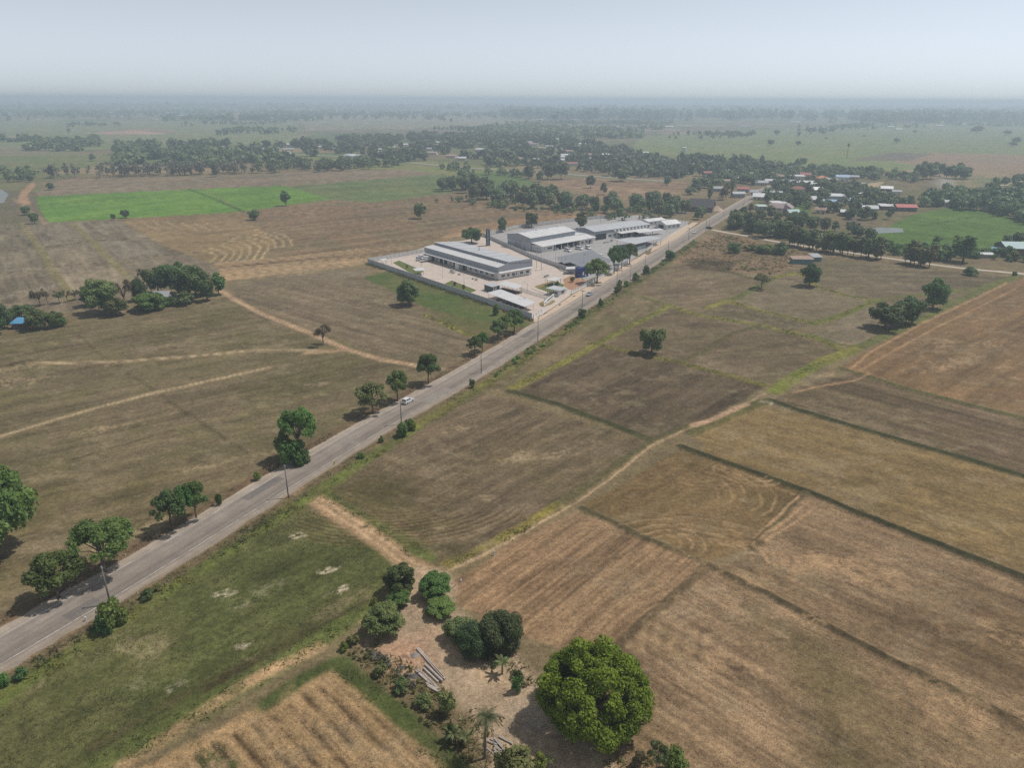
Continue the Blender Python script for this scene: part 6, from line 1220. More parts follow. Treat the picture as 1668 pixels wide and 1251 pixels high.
for o1, o2, i0, i1, n_t, hh, lf, lab in ((6.6, 9.6, 5, 10, 120, (.4, 1.4), 'road', 'low dark scrub along the right road bank towards the village'),):
    A_, B_ = [(x + nrm[0] * o1, y + nrm[1] * o1) for x, y in RC[i0:i1]], [(x + nrm[0] * o2, y + nrm[1] * o2) for x, y in RC[i0:i1]]
    FW([proj((x, y, 0))[:2] for x, y in A_ + B_[::-1]], n_t, hh, 'undergrowth', lab, 90 + i0, lf, ntri=60, wr=(1.1, 2.0))

FW([(585,1050),(640,1098),(700,1142),(770,1212),(830,1262),(800,1262),(745,1230),(690,1180),(620,1115),(560,1062)], 60, (.2, .75), 'undergrowth', 'olive scrub closing in on the lower side of the farmyard', 95, 'olive', ntri=110, wr=(1.0, 1.8))
FW([(590,1045),(640,1085),(680,1120),(720,1160),(700,1150),(650,1105),(600,1065)], 22, (.3, .9), 'undergrowth', 'dry grey scrub round the concrete piles', 96, 'drygrey', ntri=110, wr=(1.0, 1.8))
FW([(780,1050),(850,1095),(870,1120),(860,1130),(830,1110),(775,1065)], 14, (.4, 1.1), 'undergrowth', 'scrub at the foot of the dark mango', 97, 'olive', ntri=110, wr=(1.0, 1.8))
# ------------------------------------------------------------------ palms and bananas
def palm_frond(m, base, ang, L_, droop, wid, n=7, lift=.5, split=0):
    """one frond: a drooping rib with leaflets on both sides"""
    P = []; d = Vector((math.cos(ang), math.sin(ang), 0)); s = Vector((-math.sin(ang), math.cos(ang), 0))
    for i in range(n + 1):
        t = i / n; P.append(Vector(base) + d * (L_ * t * (1 - .15 * t)) + Vector((0, 0, L_ * (lift * t - droop * t * t))))
    for i in range(n):
        t = (i + .5) / n; wv = wid * math.sin(min(1, t * 1.15 + .12) * math.pi * .93 + .1)
        a, b = P[i], P[i + 1]
        for sg in (1, -1):
            e = s * (sg * wv) + Vector((0, 0, -wv * .45))
            if split:
                for q in range(split):
                    u0, u1 = q / split, (q + .62) / split; m.add([a.lerp(b, u0), a.lerp(b, u1), a.lerp(b, u1) + e + d * .1 * L_, a.lerp(b, u0) + e * .96 + d * .1 * L_], [(0, 1, 2, 3)])
            else: m.add([a, b, b + e * .97 + d * .02, a + e], [(0, 1, 2, 3)])
    return m
def rndmesh(o):
    a = o.data.attributes.new('rnd', 'FLOAT', 'FACE'); a.data.foreach_set('value', np.random.RandomState(len(o.data.polygons)).rand(len(o.data.polygons)).astype(np.float32)); return o
def coconut(bx, by, cx, cy, h, wd, label):
    x, y = g(bx, by); o = empty('coconut_palm', (x, y, 0), 0, label, 'palm tree'); tr = MB(); top = Vector((.25, -.2, h)); p = Vector((0, 0, -.2))
    for i in range(8):
        q = Vector((.25 * ((i + 1) / 8) ** 2, -.2 * ((i + 1) / 8) ** 2, h * (i + 1) / 8)); tr.tube(p, q, .2 - .01 * i, .19 - .01 * i, 8, False); p = q
    tr.build('trunk', BARKG, o, True); rg = np.random.RandomState(3)
    for k in range(17):
        m = palm_frond(MB(), top, k * 2.4, wd * .52 * (.85 + .3 * rg.rand()), .55 + .5 * rg.rand(), .42, 8, .75 - .045 * k, 3); rndmesh(m.build('frond', LM['palm'] if k < 14 else LM['dry'], o))
    return o
coconut(790, 1236, 792, 1168, rise(790, 1236, 1166), 4.9, 'coconut palm with drooping fronds beside the scrap timber')
def banana(bx, by, h, n, wd, label, seed, lf='banana'):
    x, y = g(bx, by); o = empty('banana_plant', (x, y, 0), 0, label, 'banana plant'); rg = np.random.RandomState(seed)
    MB().tube((0, 0, -.1), (0, 0, h * .62), .16, .10, 8).build('stem', paint('banana_stem', (.20, .21, .09), .8, 0, .2, 2), o, True)
    for k in range(n):
        m = palm_frond(MB(), (0, 0, h * .6), k * 6.283 / n + .5 * rg.rand(), wd * (.8 + .4 * rg.rand()), .9 + .5 * rg.rand(), .26, 8, .95 + .3 * rg.rand()); rndmesh(m.build('leaf', LM[lf], o))
    return o
banana(818, 1098, 3.6, 8, 1.9, 'banana plant with splayed pale leaves in front of the dark mango', 1); banana(738, 1212, 2.9, 7, 2.0, 'left banana plant near the coconut palm', 2); banana(758, 1216, 2.6, 7, 1.8, 'right banana plant near the coconut palm', 5); banana(890, 1250, 1.8, 6, 1.3, 'young banana plant below the large mango', 7)
x, y = g(1379, 257); hP = rise(1379, 257, 233); SP = empty('sugar_palm', (x, y, 0), 0, 'tall lone sugar palm in the green plain', 'palm tree'); MB().tube((0, 0, -.2), (0, 0, hP - 2), .45, .28, 8).build('trunk', BARK, SP, True)
rg = np.random.RandomState(2); C = ell(14, rg, (0, 0, hP - 2.2), (1.6, 1.6, 1.6), .5); v, f, r = leaves(C, np.full(len(C), .9), 500, .8, rg); link(bpy.data.objects.new('crown', mesh_np('crown', v, f, LM['wood'], r)), SP)
# ------------------------------------------------------------------ stacked concrete piles, scrap timber, yard litter
PILE = paint('weathered_concrete_pile', (.40, .345, .30), .9, 0, .25, 1.2, bump=.3)
for i, (ax, ay, bx, by, z, lab) in enumerate([(679,1058,722,1106,.18,'upper long concrete pile lying in the yard'),(682,1058,725,1108,.18,'second long concrete pile beside the upper one'),(692,1084,718,1110,.18,'first of the short concrete piles in the stack'),(690,1090,714,1113,.18,'second short concrete pile in the stack'),(695,1088,721,1113,.44,'short concrete pile lying on top of the stack'),(677,1094,700,1115,.18,'leftmost concrete pile of the lower row'),(681,1093,706,1118,.18,'concrete pile next to the leftmost of the lower row'),(686,1096,714,1124,.18,'longest concrete pile of the lower row'),(694,1115,712,1125,.18,'stub of concrete pile at the lower end'),(696,1119,714,1129,.18,'lowest stub of concrete pile')]):
    a, b = g(ax, ay), g(bx, by); d = Vector((b[0] - a[0], b[1] - a[1], 0)); l = d.length; o = empty('concrete_pile', (a[0], a[1], z - .15), math.atan2(d.y, d.x), lab, 'concrete pile', 'concrete piles lying in the farmyard')
    MB().prism([(-.17, 0), (.17, 0), (.19, .06), (.12, .26), (-.12, .26), (-.19, .06)], 0, l, 'x').build('shaft', PILE, o); MB().prism([(-.15, .01), (.15, .01), (.1, .24), (-.1, .24)], -.012, -.002, 'x').build('end_face', DARK, o)
TIM = paint('grey_timber', (.33, .29, .25), .9, 0, .3, 1.5); rg = np.random.RandomState(9)
for i in range(16):
    px, py = 798 + 26 * rg.rand() + i * .3, 1206 + 36 * rg.rand(); x, y = g(px, py); a = R(-45 + 60 * (rg.rand() - .5)); l = 1.2 + 1.6 * rg.rand()
    o = MB().box(-l / 2, l / 2, -.11, .11, 0, .05).build('plank', TIM); o.location = (x, y, .06 + .055 * (i % 6)); o.rotation_euler = (R(6 * (rg.rand() - .5)), R(8 * (rg.rand() - .5)), a); tag(o, 'loose grey plank in the scrap heap under the coconut palm', 'plank', 'scrap planks under the palm')
ASH = paint('ash', (.10, .095, .09), .95, 0, .4, 1.2); heap('ash_heap', 674, 1102, .8, .6, .3, ASH, 'dark burnt ash heap left of the concrete piles', 5); heap('ash_heap', 655, 1088, .7, .5, .25, ASH, 'small burnt patch in the red part of the yard', 6); heap('rubble_heap', 676, 1068, .9, .7, .4, paint('rubble', (.25, .22, .2), .95, 0, .4, 3), 'grey rubble heap at the head of the long piles', 7); heap('soil_heap', 1250, 657, 2.2, 1.0, .4, paint('pale_soil', (.34, .28, .22), .95, 0, .2, 1), 'pale soil heap at the path corner', 8)
for bx, by, h, lab in ((805, 905, 1.1, 'white marker post beside the narrow path'), (843, 1124, .8, 'white sack by the bush in the yard'), (751, 948, .5, 'white bag at the field edge near the track'), (140, 1012, .9, 'white kilometre post on the right road edge')):
    x, y = g(bx, by); o = empty('marker_post', (x, y, 0), .4, lab, 'post'); MB().box(-.13, .13, -.13, .13, -.05, h - .12).build('shaft', W_WHITE, o); MB().prism([(-.13, h - .12), (.13, h - .12), (.06, h), (-.06, h)], -.1, .1, 'y').build('cap', W_WHITE, o)
YEL = paint('yellow_marker', (.62, .50, .04), .6)
for bx, by in ((545, 757),):
    x, y = g(bx, by); o = empty('marker_post', (x, y, 0), .4, 'yellow marker post on the right road edge', 'post'); MB().box(-.12, .12, -.12, .12, -.05, .9).build('shaft', YEL, o); MB().box(-.13, .13, -.13, .13, .6, .75).build('band', DARK, o)
# ------------------------------------------------------------------ poles
def pole(bx, by, ty, label, arms=0, lamp=False, mat=None, r=.14, name='utility_pole'):
    x, y = g(bx, by); h = rise(bx, by, ty); o = empty(name, (x, y, 0), math.atan2(.8938, .4485), label, 'pole', 'poles'); mat = mat or CONC
    MB().tube((0, 0, -.3), (0, 0, h), r, r * .62, 8).build('shaft', mat, o, True)
    MB().box(-.1, .1, -.22, .22, h - .5, h - .36).build('bracket', STEEL, o); MB().tube((0, .17, h - .36), (0, .17, h - .16), .06, .04, 6).build('insulator', W_WHITE, o); MB().tube((0, -.17, h - .36), (0, -.17, h - .16), .06, .04, 6).build('insulator', W_WHITE, o)
    for k in range(arms):
        z = h - .25 - .9 * k; MB().box(-.07, .07, -1.2, 1.2, z, z + .14).build('crossarm', STEEL, o)
        for s in (-1.05, -.4, .4, 1.05): MB().tube((0, s, z + .14), (0, s, z + .4), .07, .05, 6).build('insulator', W_WHITE, o)
    if lamp: MB().tube((0, 0, h - .1), (0, 1.6, h + .35), .05, .04, 6).build('lamp_arm', GAL, o); MB().box(-.12, .12, 1.4, 2.1, h + .32, h + .44).build('lamp_head', GAL, o)
    return o
DPOLE = paint('dark_concrete_pole', (.17, .15, .135), .9, 0, .2, 1, True)
pole(180, 985, 922, 'nearest dark concrete pole behind the large round bush', 0, False, DPOLE, .16); pole(470, 811, 757, 'dark pole at the mouth of the sandy track', 0, False, DPOLE); pole(654, 692, 646, 'dark pole left of the white hatchback', 0, False, DPOLE); pole(784, 608, 574, 'dark pole right of the two small trees', 0, False, DPOLE); pole(876, 557, 516, 'dark pole at the corner of the front yard wall', 0, False, DPOLE)
pole(948, 504, 473, 'pole with crossarm opposite the silver car', 1, False, DPOLE); pole(1004, 474, 441, 'pole beside the light green sapling', 0, False, DPOLE); pole(1026, 462, 433, 'pale pole on the far bank opposite the fence', 0); pole(1050, 441, 416, 'dark pole near the round bush tree', 0, False, DPOLE); pole(1088, 410, 392, 'pole behind the round bush tree', 0, False, DPOLE); pole(1121, 393, 371, 'pole left of the distant white car', 1, False, DPOLE); pole(1149, 379, 349, 'tall pole at the lane mouth', 1, False, DPOLE); pole(1155, 370, 352, 'second pole at the lane mouth'); pole(1178, 355, 335, 'pole beside the village road', 0); pole(1211, 336, 320, 'pole where the road enters the village', 0)
for bx, by, ty, lab in ((1101, 366, 349, 'first of the close poles behind the gabled building'), (1106, 364, 344, 'second of the close poles behind the gabled building'), (1111, 363, 345, 'third of the close poles behind the gabled building'), (1116, 364, 346, 'last of the close poles behind the gabled building'), (1053, 359, 341, 'pole with crossarms behind the far warehouse'), (1028, 355, 342, 'thin pole behind the far warehouse'), (978, 363, 349, 'thin pole behind the middle of the far warehouse')): pole(bx, by, ty, lab, 1)
pole(873.7, 437, 406, 'left post of the transformer pair beside the front warehouse', 1); TP = pole(881.7, 440, 408, 'right post of the transformer pair beside the front warehouse', 1); MB().box(-.5, .5, -.5, .5, 4.6, 5.7).build('transformer', STEEL, TP); pole(904.4, 437, 409.5, 'yard lamp post by the dividing wall', 0, True, GAL, .1, 'lamp_post'); pole(921.6, 432, 408, 'yard lamp post behind the dividing wall', 0, True, GAL, .1, 'lamp_post'); pole(950.6, 438, 413.5, 'pole with crossarm above the car park stands', 1)
for bx, by, ty, lab in ((638, 431, 412, 'lamp post by the rear lawn'), (687, 436, 420, 'lamp post by the small white shelter'), (721, 454, 434, 'lamp post in the middle of the loading yard'), (756, 466, 446, 'lamp post beside the lawn strip'), (859, 475, 461, 'lamp post beside the gate drive'), (888, 461, 448, 'slim lamp post in the front drive'), (855, 499, 484, 'lamp post at the long white canopy'), (1086, 378, 362, 'lamp post in the far yard'), (957, 401, 386, 'lamp post before the far warehouse door')): pole(bx, by, ty, lab, 0, True, GAL, .08, 'lamp_post')
# ------------------------------------------------------------------ vehicles
TYRE = paint('tyre_rubber', (.02, .02, .02), .9, 0, .2, 2); RIM = paint('alloy_rim', (.45, .45, .46), .35, .6, .05, 1); CARGL = paint('car_glass', (.02, .025, .03), .06, 0, .1, 1, spec=.8); LAMPR = paint('tail_lamp', (.35, .02, .02), .3); LAMPW = paint('head_lamp', (.7, .7, .68), .2)
def carpaint(n, c): return paint(n, c, .25, .1, .05, 1, spec=.6)
def wheel_parts(o, L_, W_, r=.30, ax=(.18, .80)):
    for fx in ax:
        for s in (-1, 1):
            x = -L_ / 2 + L_ * fx; y0 = s * (W_ / 2 - .2); t = MB().tube((x, y0, r), (x, s * (W_ / 2 + .01), r), r, r, 14).build('tyre', TYRE, o); MB().tube((x, s * (W_ / 2 - .02), r), (x, s * (W_ / 2 + .025), r), r * .62, r * .58, 10).build('rim', RIM, t)
def car(name, x, y, rz, colm, prof, cab, W_, label, group=None, cat='car', L_=3.9):
    """prof: lower body side outline [(x,z)], cab: greenhouse outline; both lofted with a tumblehome"""
    o = empty(name, (x, y, .2), rz, label, cat, group)
    def loft(pr, w0, w1, z0, z1):
        n = len(pr); v = []
        for s in (-1, 1):
            for px_, pz in pr: v.append((px_, s * (w0 + (w1 - w0) * max(0, min(1, (pz - z0) / (z1 - z0)))) / 2, pz))
        return MB().add(v, [tuple(range(n)), tuple(range(2 * n - 1, n - 1, -1))] + [(i, i + n, (i + 1) % n + n, (i + 1) % n) for i in range(n)])
    loft(prof, W_ * .97, W_, .2, .7).build('body', colm, o)
    zb, zt = min(p[1] for p in cab), max(p[1] for p in cab); loft(cab, W_ * .95, W_ * .76, zb, zt).build('cabin', colm, o)
    # glass: slightly proud panes on the four sides of the cabin
    q = [(px_, pz) for px_, pz in cab]; cxm = sum(p[0] for p in q) / len(q); czm = (zb + zt) / 2
    def yw(z): return (W_ * .95 + (W_ * .76 - W_ * .95) * (z - zb) / (zt - zb)) / 2 + .012
    sh = [(cxm + (px_ - cxm) * .86, czm + .02 + (pz - czm) * .62) for px_, pz in q]; xs = [p[0] for p in sh]; xm = (min(xs) + max(xs)) / 2
    for s in (-1, 1):
        MB().add([(px_, s * yw(pz), pz) for px_, pz in sh], [tuple(range(len(sh)))]).build('side_window', CARGL, o)
        MB().box(xm - .04, xm + .04, s * yw(czm) - .02, s * yw(czm) + .02, zb + .05, zt - .08).build('door_pillar', colm, o)
    a, b, c, d = q[0], q[1], q[-2], q[-1]                  # rear bottom, rear top, front top, front bottom
    for (p0, p1, sg, nm) in ((a, b, -1, 'rear_window'), (d, c, 1, 'windscreen')):
        e0 = (p0[0] + (p1[0] - p0[0]) * .12 + sg * .015, p0[1] + (p1[1] - p0[1]) * .12); e1 = (p0[0] + (p1[0] - p0[0]) * .86 + sg * .015, p0[1] + (p1[1] - p0[1]) * .86 + .01)
        MB().add([(e0[0], -yw(e0[1]) * .9, e0[1]), (e0[0], yw(e0[1]) * .9, e0[1]), (e1[0], yw(e1[1]) * .9, e1[1]), (e1[0], -yw(e1[1]) * .9, e1[1])], [(0, 1, 2, 3)]).build(nm, CARGL, o)
    wheel_parts(o, L_, W_)
    for s in (-1, 1):
        MB().box(-L_ / 2 - .015, -L_ / 2 + .12, s * W_ * .36 - .13, s * W_ * .36 + .13, .62, .86).build('tail_lamp', LAMPR, o); MB().box(L_ / 2 - .2, L_ / 2 + .01, s * W_ * .34 - .16, s * W_ * .34 + .16, .56, .72).build('headlight', LAMPW, o)
    MB().box(-L_ / 2 - .03, -L_ / 2 + .02, -.26, .26, .42, .55).build('number_plate', DARK, o); MB().box(-L_ / 2 + .1, L_ / 2 - .1, -W_ * .46, W_ * .46, .16, .3).build('underbody', TYRE, o)
    return o
HB = ([(-1.95, .28), (-1.97, .62), (-1.88, .92), (-1.2, .98), (.95, .96), (1.55, .84), (1.9, .68), (1.95, .4), (1.9, .26)], [(-1.86, .9), (-1.55, 1.42), (-1.0, 1.52), (.1, 1.5), (1.05, .93)])
SD = ([(-2.2, .3), (-2.22, .7), (-2.1, .95), (-1.4, 1.0), (1.0, .96), (1.7, .86), (2.15, .7), (2.2, .4), (2.1, .28)], [(-1.75, .97), (-1.05, 1.4), (-.4, 1.46), (.3, 1.44), (1.15, .95)])
VN = ([(-2.3, .3), (-2.35, .9), (-2.3, 1.1), (1.2, 1.1), (1.9, .98), (2.3, .8), (2.35, .4), (2.25, .28)], [(-2.28, 1.05), (-2.2, 1.9), (-1.9, 2.0), (.7, 1.98), (1.45, 1.07)])
RD = math.atan2(.8938, .4485); WHT = carpaint('white_car_paint', (.72, .72, .72)); SLV = carpaint('silver_car_paint', (.36, .40, .44)); BLK = carpaint('black_car_paint', (.03, .03, .033)); GRN = carpaint('green_car_paint', (.03, .10, .05))
x, y = g(664.5, 656.5); car('parked_car', x, y, RD - .06, WHT, *HB, 1.66, 'white hatchback stopped on the left edge of the road'); x, y = g(960, 481.5); car('car', x, y, RD + math.pi, SLV, *SD, 1.75, 'silver car on the road opposite the guard house', L_=4.4); x, y = g(1131, 380); car('car', x, y, RD + math.pi, WHT, *HB, 1.66, 'distant white car on the road near the lane')
x, y = g(1155, 372.5); car('pickup', x, y, 0.4, BLK, *SD, 1.8, 'black pickup waiting at the lane mouth', cat='pickup', L_=4.4)
# vehicles under the bay of the middle warehouse and in its yard
Bm = Matrix.Rotation(math.atan2(.683, .73), 4, 'Z'); Bm.translation = (10.0, 408.6, 0)
for k, (lx, ly, mt, sh_, lab) in enumerate([(13.5, -6.4, WHT, SD, 'first white car under the open bay roof'), (16.8, -6.2, BLK, SD, 'black car under the open bay roof'), (20.4, -6.4, WHT, SD, 'second white car under the open bay roof'), (23.8, -6.0, WHT, HB, 'white hatchback under the open bay roof'), (27.2, -6.3, SLV, SD, 'silver car under the open bay roof'), (30.2, -6.6, GRN, SD, 'dark green car at the end of the open bay')]):
    p = Bm @ Vector((lx, ly, 0)); car('parked_car', p.x, p.y, math.atan2(.683, .73) - 1.57, mt, *sh_, 1.7, lab, 'cars under the open bay', L_=4.4 if sh_ is SD else 3.9).location.z = .08
for px, py, lab, rz in ((925, 409.5, 'left white van in the grey yard', -.9), (943.5, 406.5, 'middle white van in the grey yard', -.7), (958, 405.5, 'right white van in the grey yard', -1.2)):
    x, y = g(px, py); car('van', x, y, rz, WHT, *VN, 1.8, lab, 'vans in the grey yard', 'van', 4.7).location.z = .08
# two box lorries backed against the loading bays
Bm = Matrix.Rotation(math.atan2(-.778, .628), 4, 'Z'); Bm.translation = (-47.0, 386.6, 0)
for lx, lab in ((3.0, 'left box lorry backed against the loading bays'), (7.4, 'right box lorry backed against the loading bays')):
    p = Bm @ Vector((lx, -4.2, 0)); o = empty('lorry', (p.x, p.y, .07), math.atan2(-.778, .628) - 1.57, lab, 'lorry', 'lorries at the loading bays')
    MB().box(-3.2, 1.2, -1.1, 1.1, .75, 2.9).build('box_body', SH_W, o); MB().prism([(1.35, .5), (3.1, .5), (3.12, 1.2), (2.85, 1.3), (2.5, 2.05), (1.35, 2.1)], -.98, .98, 'y').build('cab', WHT, o); MB().add([(3.0, -.85, 1.32), (3.0, .85, 1.32), (2.6, .8, 1.98), (2.6, -.8, 1.98)], [(0, 1, 2, 3)]).build('windscreen', CARGL, o); MB().box(-3.1, 3.0, -.45, .45, .45, .75).build('chassis', DARK, o); wheel_parts(o, 6.2, 2.1, .38, (.18, .86))
    for s in (-1, 1): MB().box(1.7, 2.35, s * .99 - .01, s * .99 + .01, 1.35, 1.9).build('side_window', CARGL, o)
# motorbikes and dark cars under the white canopies
mb = MB(); mb.tube((-.6, -.05, .28), (-.6, .05, .28), .28, .28, 10); mb.tube((.6, -.05, .28), (.6, .05, .28), .28, .28, 10); mb.box(-.55, .3, -.12, .12, .35, .62); mb.box(-.75, .1, -.13, .13, .62, .78); mb.tube((.6, 0, .28), (.42, 0, .95), .05, .05, 6); mb.tube((.42, -.34, .96), (.42, .34, .96), .03, .03, 6); mb.box(.36, .52, -.1, .1, .7, 1.0); MOTO = mb.mesh('motorbike', BLK); MOTR = mb.mesh('motorbike', carpaint('red_bike', (.14, .03, .03)))
a, b = np.array(g(816, 472.5)), np.array(g(845, 479.5)); rg = np.random.RandomState(4)
for r_ in range(2):
    for k in range(17):
        q = a + (b - a) * (k + .5) / 17 + np.array([.62, .55]) * (1.9 * r_ - .4); o = link(bpy.data.objects.new('motorbike', MOTO if k % 5 else MOTR)); o.location = (*q, .07); o.rotation_euler = (R(-6), 0, math.atan2(.628, .778) + .15 * (rg.rand() - .5)); tag(o, 'dark motorbike parked in the packed row under the white canopy', 'motorbike', 'motorbikes under the canopy')
a, b = np.array(g(813, 489.5)), np.array(g(852, 503.5))
for k in range(6):
    q = a + (b - a) * (k + .5) / 6; car('parked_car', q[0], q[1], math.atan2(.628, .778), (BLK, SLV, BLK, BLK, GRN, BLK)[k], *SD, 1.75, ['first dark car from the back under the long canopy', 'silver car under the long canopy', 'third dark car under the long canopy', 'fourth dark car under the long canopy', 'green car under the long canopy', 'last dark car at the road end of the long canopy'][k], 'cars under the long canopy', L_=4.4).location.z = .07
a, b = np.array(g(914, 431)), np.array(g(981, 418))
for k in range(12):
    q = a + (b - a) * (k + .5) / 12; o = car('parked_car', q[0], q[1], math.atan2(.8, .6) + 1.2, (BLK, SLV, WHT)[k % 3], *SD, 1.75, '%s car showing under the edge of the rear dark roof' % ('black', 'silver', 'white')[k % 3], 'cars under the dark roofs', L_=4.4); o.location.z = .07
# drain covers on the gravel apron
for bx, by in ((912, 496.5), (888, 510.5), (935, 482.5), (1042, 418)):
    x, y = g(bx, by); o = MB().box(-.9, .9, -.35, .35, -.05, .02).build('drain_cover', DARK); o.location = (x, y, .09); o.rotation_euler = (0, 0, RD); tag(o, 'dark rusty drain cover on the gravel apron', 'drain cover', 'drain covers')
# ------------------------------------------------------------------ weeds and grass tufts (nobody could count them)
def tufts(name, pts, hr, wr, mats, label, seed, nb=7):
    rg = np.random.RandomState(seed); n = len(pts)
    P = np.repeat(np.asarray(pts, float), nb, 0); N_ = len(P); P = P + rg.normal(size=(N_, 2)) * (wr * .35)
    h = hr[0] + (hr[1] - hr[0]) * np.repeat(rg.rand(n), nb) * (.5 + .7 * rg.rand(N_)); a = rg.rand(N_) * 6.283; w_ = h * .32 * (.6 + .8 * rg.rand(N_)); ln = rg.normal(size=(N_, 2)) * .85
    dx, dy = np.cos(a) * w_, np.sin(a) * w_; z0 = np.full(N_, -.03)
    B0 = np.column_stack([P[:, 0] - dx, P[:, 1] - dy, z0]); B1_ = np.column_stack([P[:, 0] + dx, P[:, 1] + dy, z0]); t = np.column_stack([P[:, 0] + ln[:, 0] * h, P[:, 1] + ln[:, 1] * h, h])
    v = np.stack([B0, B1_, t], 1).reshape(-1, 3); me = mesh_np(name, v, np.arange(3 * N_).reshape(-1, 3), mats, np.clip(.6 * np.repeat(rg.rand(n), nb) + .4 * rg.rand(N_), 0, 1))
    return tag(link(bpy.data.objects.new(name, me)), label, kind='stuff')
def along(path, half, step, seed, clump=.45, sc_=5.0):
    rg = np.random.RandomState(seed); P = np.array(path); out = []
    for a, b in zip(P[:-1], P[1:]):
        d = b - a; l = np.linalg.norm(d); n = int(l / step); t = rg.rand(n, 1); nn = np.array([d[1], -d[0]]) / (l + 1e-9)
        out.append(a + d * t + nn * (rg.rand(n, 1) * 2 - 1) * half)
    q = np.vstack(out); k = fbm(q[:, 0] / sc_, q[:, 1] / sc_, seed, 3); return q[k > clump]
WEED = leaf_mat('weed_green', (.10, .115, .035), (.21, .22, .065), .35, 0); WEEDY = leaf_mat('weed_yellow', (.17, .17, .04), (.30, .28, .07), .35, 0); WEEDD = leaf_mat('weed_dry', (.24, .18, .11), (.40, .31, .20), .3, 0); WEEDK = leaf_mat('weed_dark', (.055, .068, .026), (.12, .13, .045), .3, 0)
off = lambda o, i=0, j=10: [(x + nrm[0] * o, y + nrm[1] * o) for x, y in RC[i:j]]
tufts('weeds', along(off(7.9), 1.7, .22, 1, .5), (.12, .45), .8, WEED, 'green weeds along the right road bank', 1); tufts('weeds', along(off(7.3), 1.3, .2, 2, .48), (.1, .4), .7, WEEDD, 'dry grass on the right road bank', 2); tufts('weeds', along(off(8.6), 2.0, .3, 3, .57), (.2, .7), .9, WEEDK, 'dark scrub on the right road bank', 3); tufts('weeds', along(off(9.8, 0, 8), 1.8, .25, 4, .52), (.2, .6), .7, WEEDY, 'yellow green weeds below the right road bank', 4)
tufts('weeds', along(off(-6.8, 0, 7), 1.0, .2, 5, .5), (.15, .5), .6, WEEDD, 'dry grass on the left road edge', 5)
bund = [[(835,634),(900,600),(972,562)], [(965,560),(1030,574),(1110,592),(1245,628)], [(1085,497),(1130,512),(1180,521),(1240,530),(1330,552),(1375,572)], [(975,560),(1040,525),(1088,500)], [(1150,502),(1200,486),(1262,452)], [(1190,492),(1240,506),(1330,528)], [(1322,528),(1370,515),(1425,490)], [(1262,452),(1300,444),(1330,466)], [(1335,468),(1380,482),(1425,490)], [(1262,638),(1300,610),(1340,590),(1390,572)], [(690,512),(760,545),(785,548)], [(730,920),(780,900),(850,862),(905,826)]]
tufts('weeds', np.vstack([along(pw(b), .9, .22, 10 + i, .47, 7) for i, b in enumerate(bund)]), (.2, .7), .6, WEEDY, 'yellow green weeds on the field bunds', 6, 6); tufts('weeds', np.vstack([along(pw(b), 1.1, .3, 30 + i, .46, 7) for i, b in enumerate(bund)]), (.2, .7), .6, WEED, 'green weeds on the field bunds', 7, 6)
dk = [[(1255,652),(1300,668),(1440,710),(1560,744),(1668,776),(1850,838)], [(1110,728),(1200,760),(1310,800),(1450,856),(1560,900),(1668,942),(1850,1015)], [(1400,566),(1480,530),(1560,490),(1660,450)], [(1130,705),(1180,680),(1245,655)]]
tufts('weeds', np.vstack([along(pw(b), .8, .16, 50 + i, .42) for i, b in enumerate(dk)]), (.15, .45), .6, WEEDK, 'dark weeds on the long bunds at the right', 8, 6)
gr = [[(515,795),(575,840),(650,878),(690,908)], [(600,985),(560,1015),(420,1105),(280,1185),(150,1260)], [(560,1085),(650,1165),(745,1251),(830,1340)]]
tufts('weeds', np.vstack([along(pw(b), 1.8, .10, 60 + i, .42, 3) for i, b in enumerate(gr)]), (.15, .5), .6, WEED, 'green weeds beside the tracks in front', 9, 6)
yd = np.vstack([along(pw([(590,1055),(640,1100),(700,1140),(760,1200),(820,1262)]), 3.0, .06, 70, .46, 3), along(pw([(780,1040),(860,1100),(870,1130)]), 1.5, .2, 71, .45, 3), along(pw([(1000,1262),(1060,1230),(1120,1262)]), 2.5, .1, 72, .45, 3)])
tufts('weeds', yd[::4], (.15, .5), .7, WEEDD, 'dry weeds at the farmyard edge', 10); tufts('weeds', yd[1::2], (.15, .6), .7, WEED, 'green weeds at the farmyard edge', 11)
wl = along(pw([(866,523),(780,493),(690,462),(597,430)]), .8, .2, 75, .42); tufts('weeds', wl, (.3, .8), .6, WEED, 'weeds at the foot of the compound wall', 12)
wg = np.array(inside(pw([(1092,424),(1110,405),(1172,380),(1260,400),(1320,416),(1262,448),(1180,438)]), 1500, np.random.RandomState(6))); k = fbm(wg[:, 0] / 5, wg[:, 1] / 5, 77, 3)
tufts('weeds', wg[k > .5], (.3, .9), 1.0, WEED, 'green scrub on the waste ground', 13); tufts('weeds', wg[k <= .5], (.2, .6), 1.0, WEEDD, 'dry scrub on the waste ground', 14)
gf = np.array(inside(pw([(480,815),(620,905),(640,932),(585,1010),(420,1110),(180,1250),(0,1340),(-150,1300),(0,1115)]), 16000, np.random.RandomState(8))); k = fbm(gf[:, 0] / 4, gf[:, 1] / 4, 78, 3)
tufts('grass', gf[k > .5], (.06, .22), .5, WEEDK, 'dark grass tufts over the front left field', 15, 4); tufts('grass', gf[k <= .42], (.06, .2), .5, WEED, 'lighter grass tufts over the front left field', 16, 4)

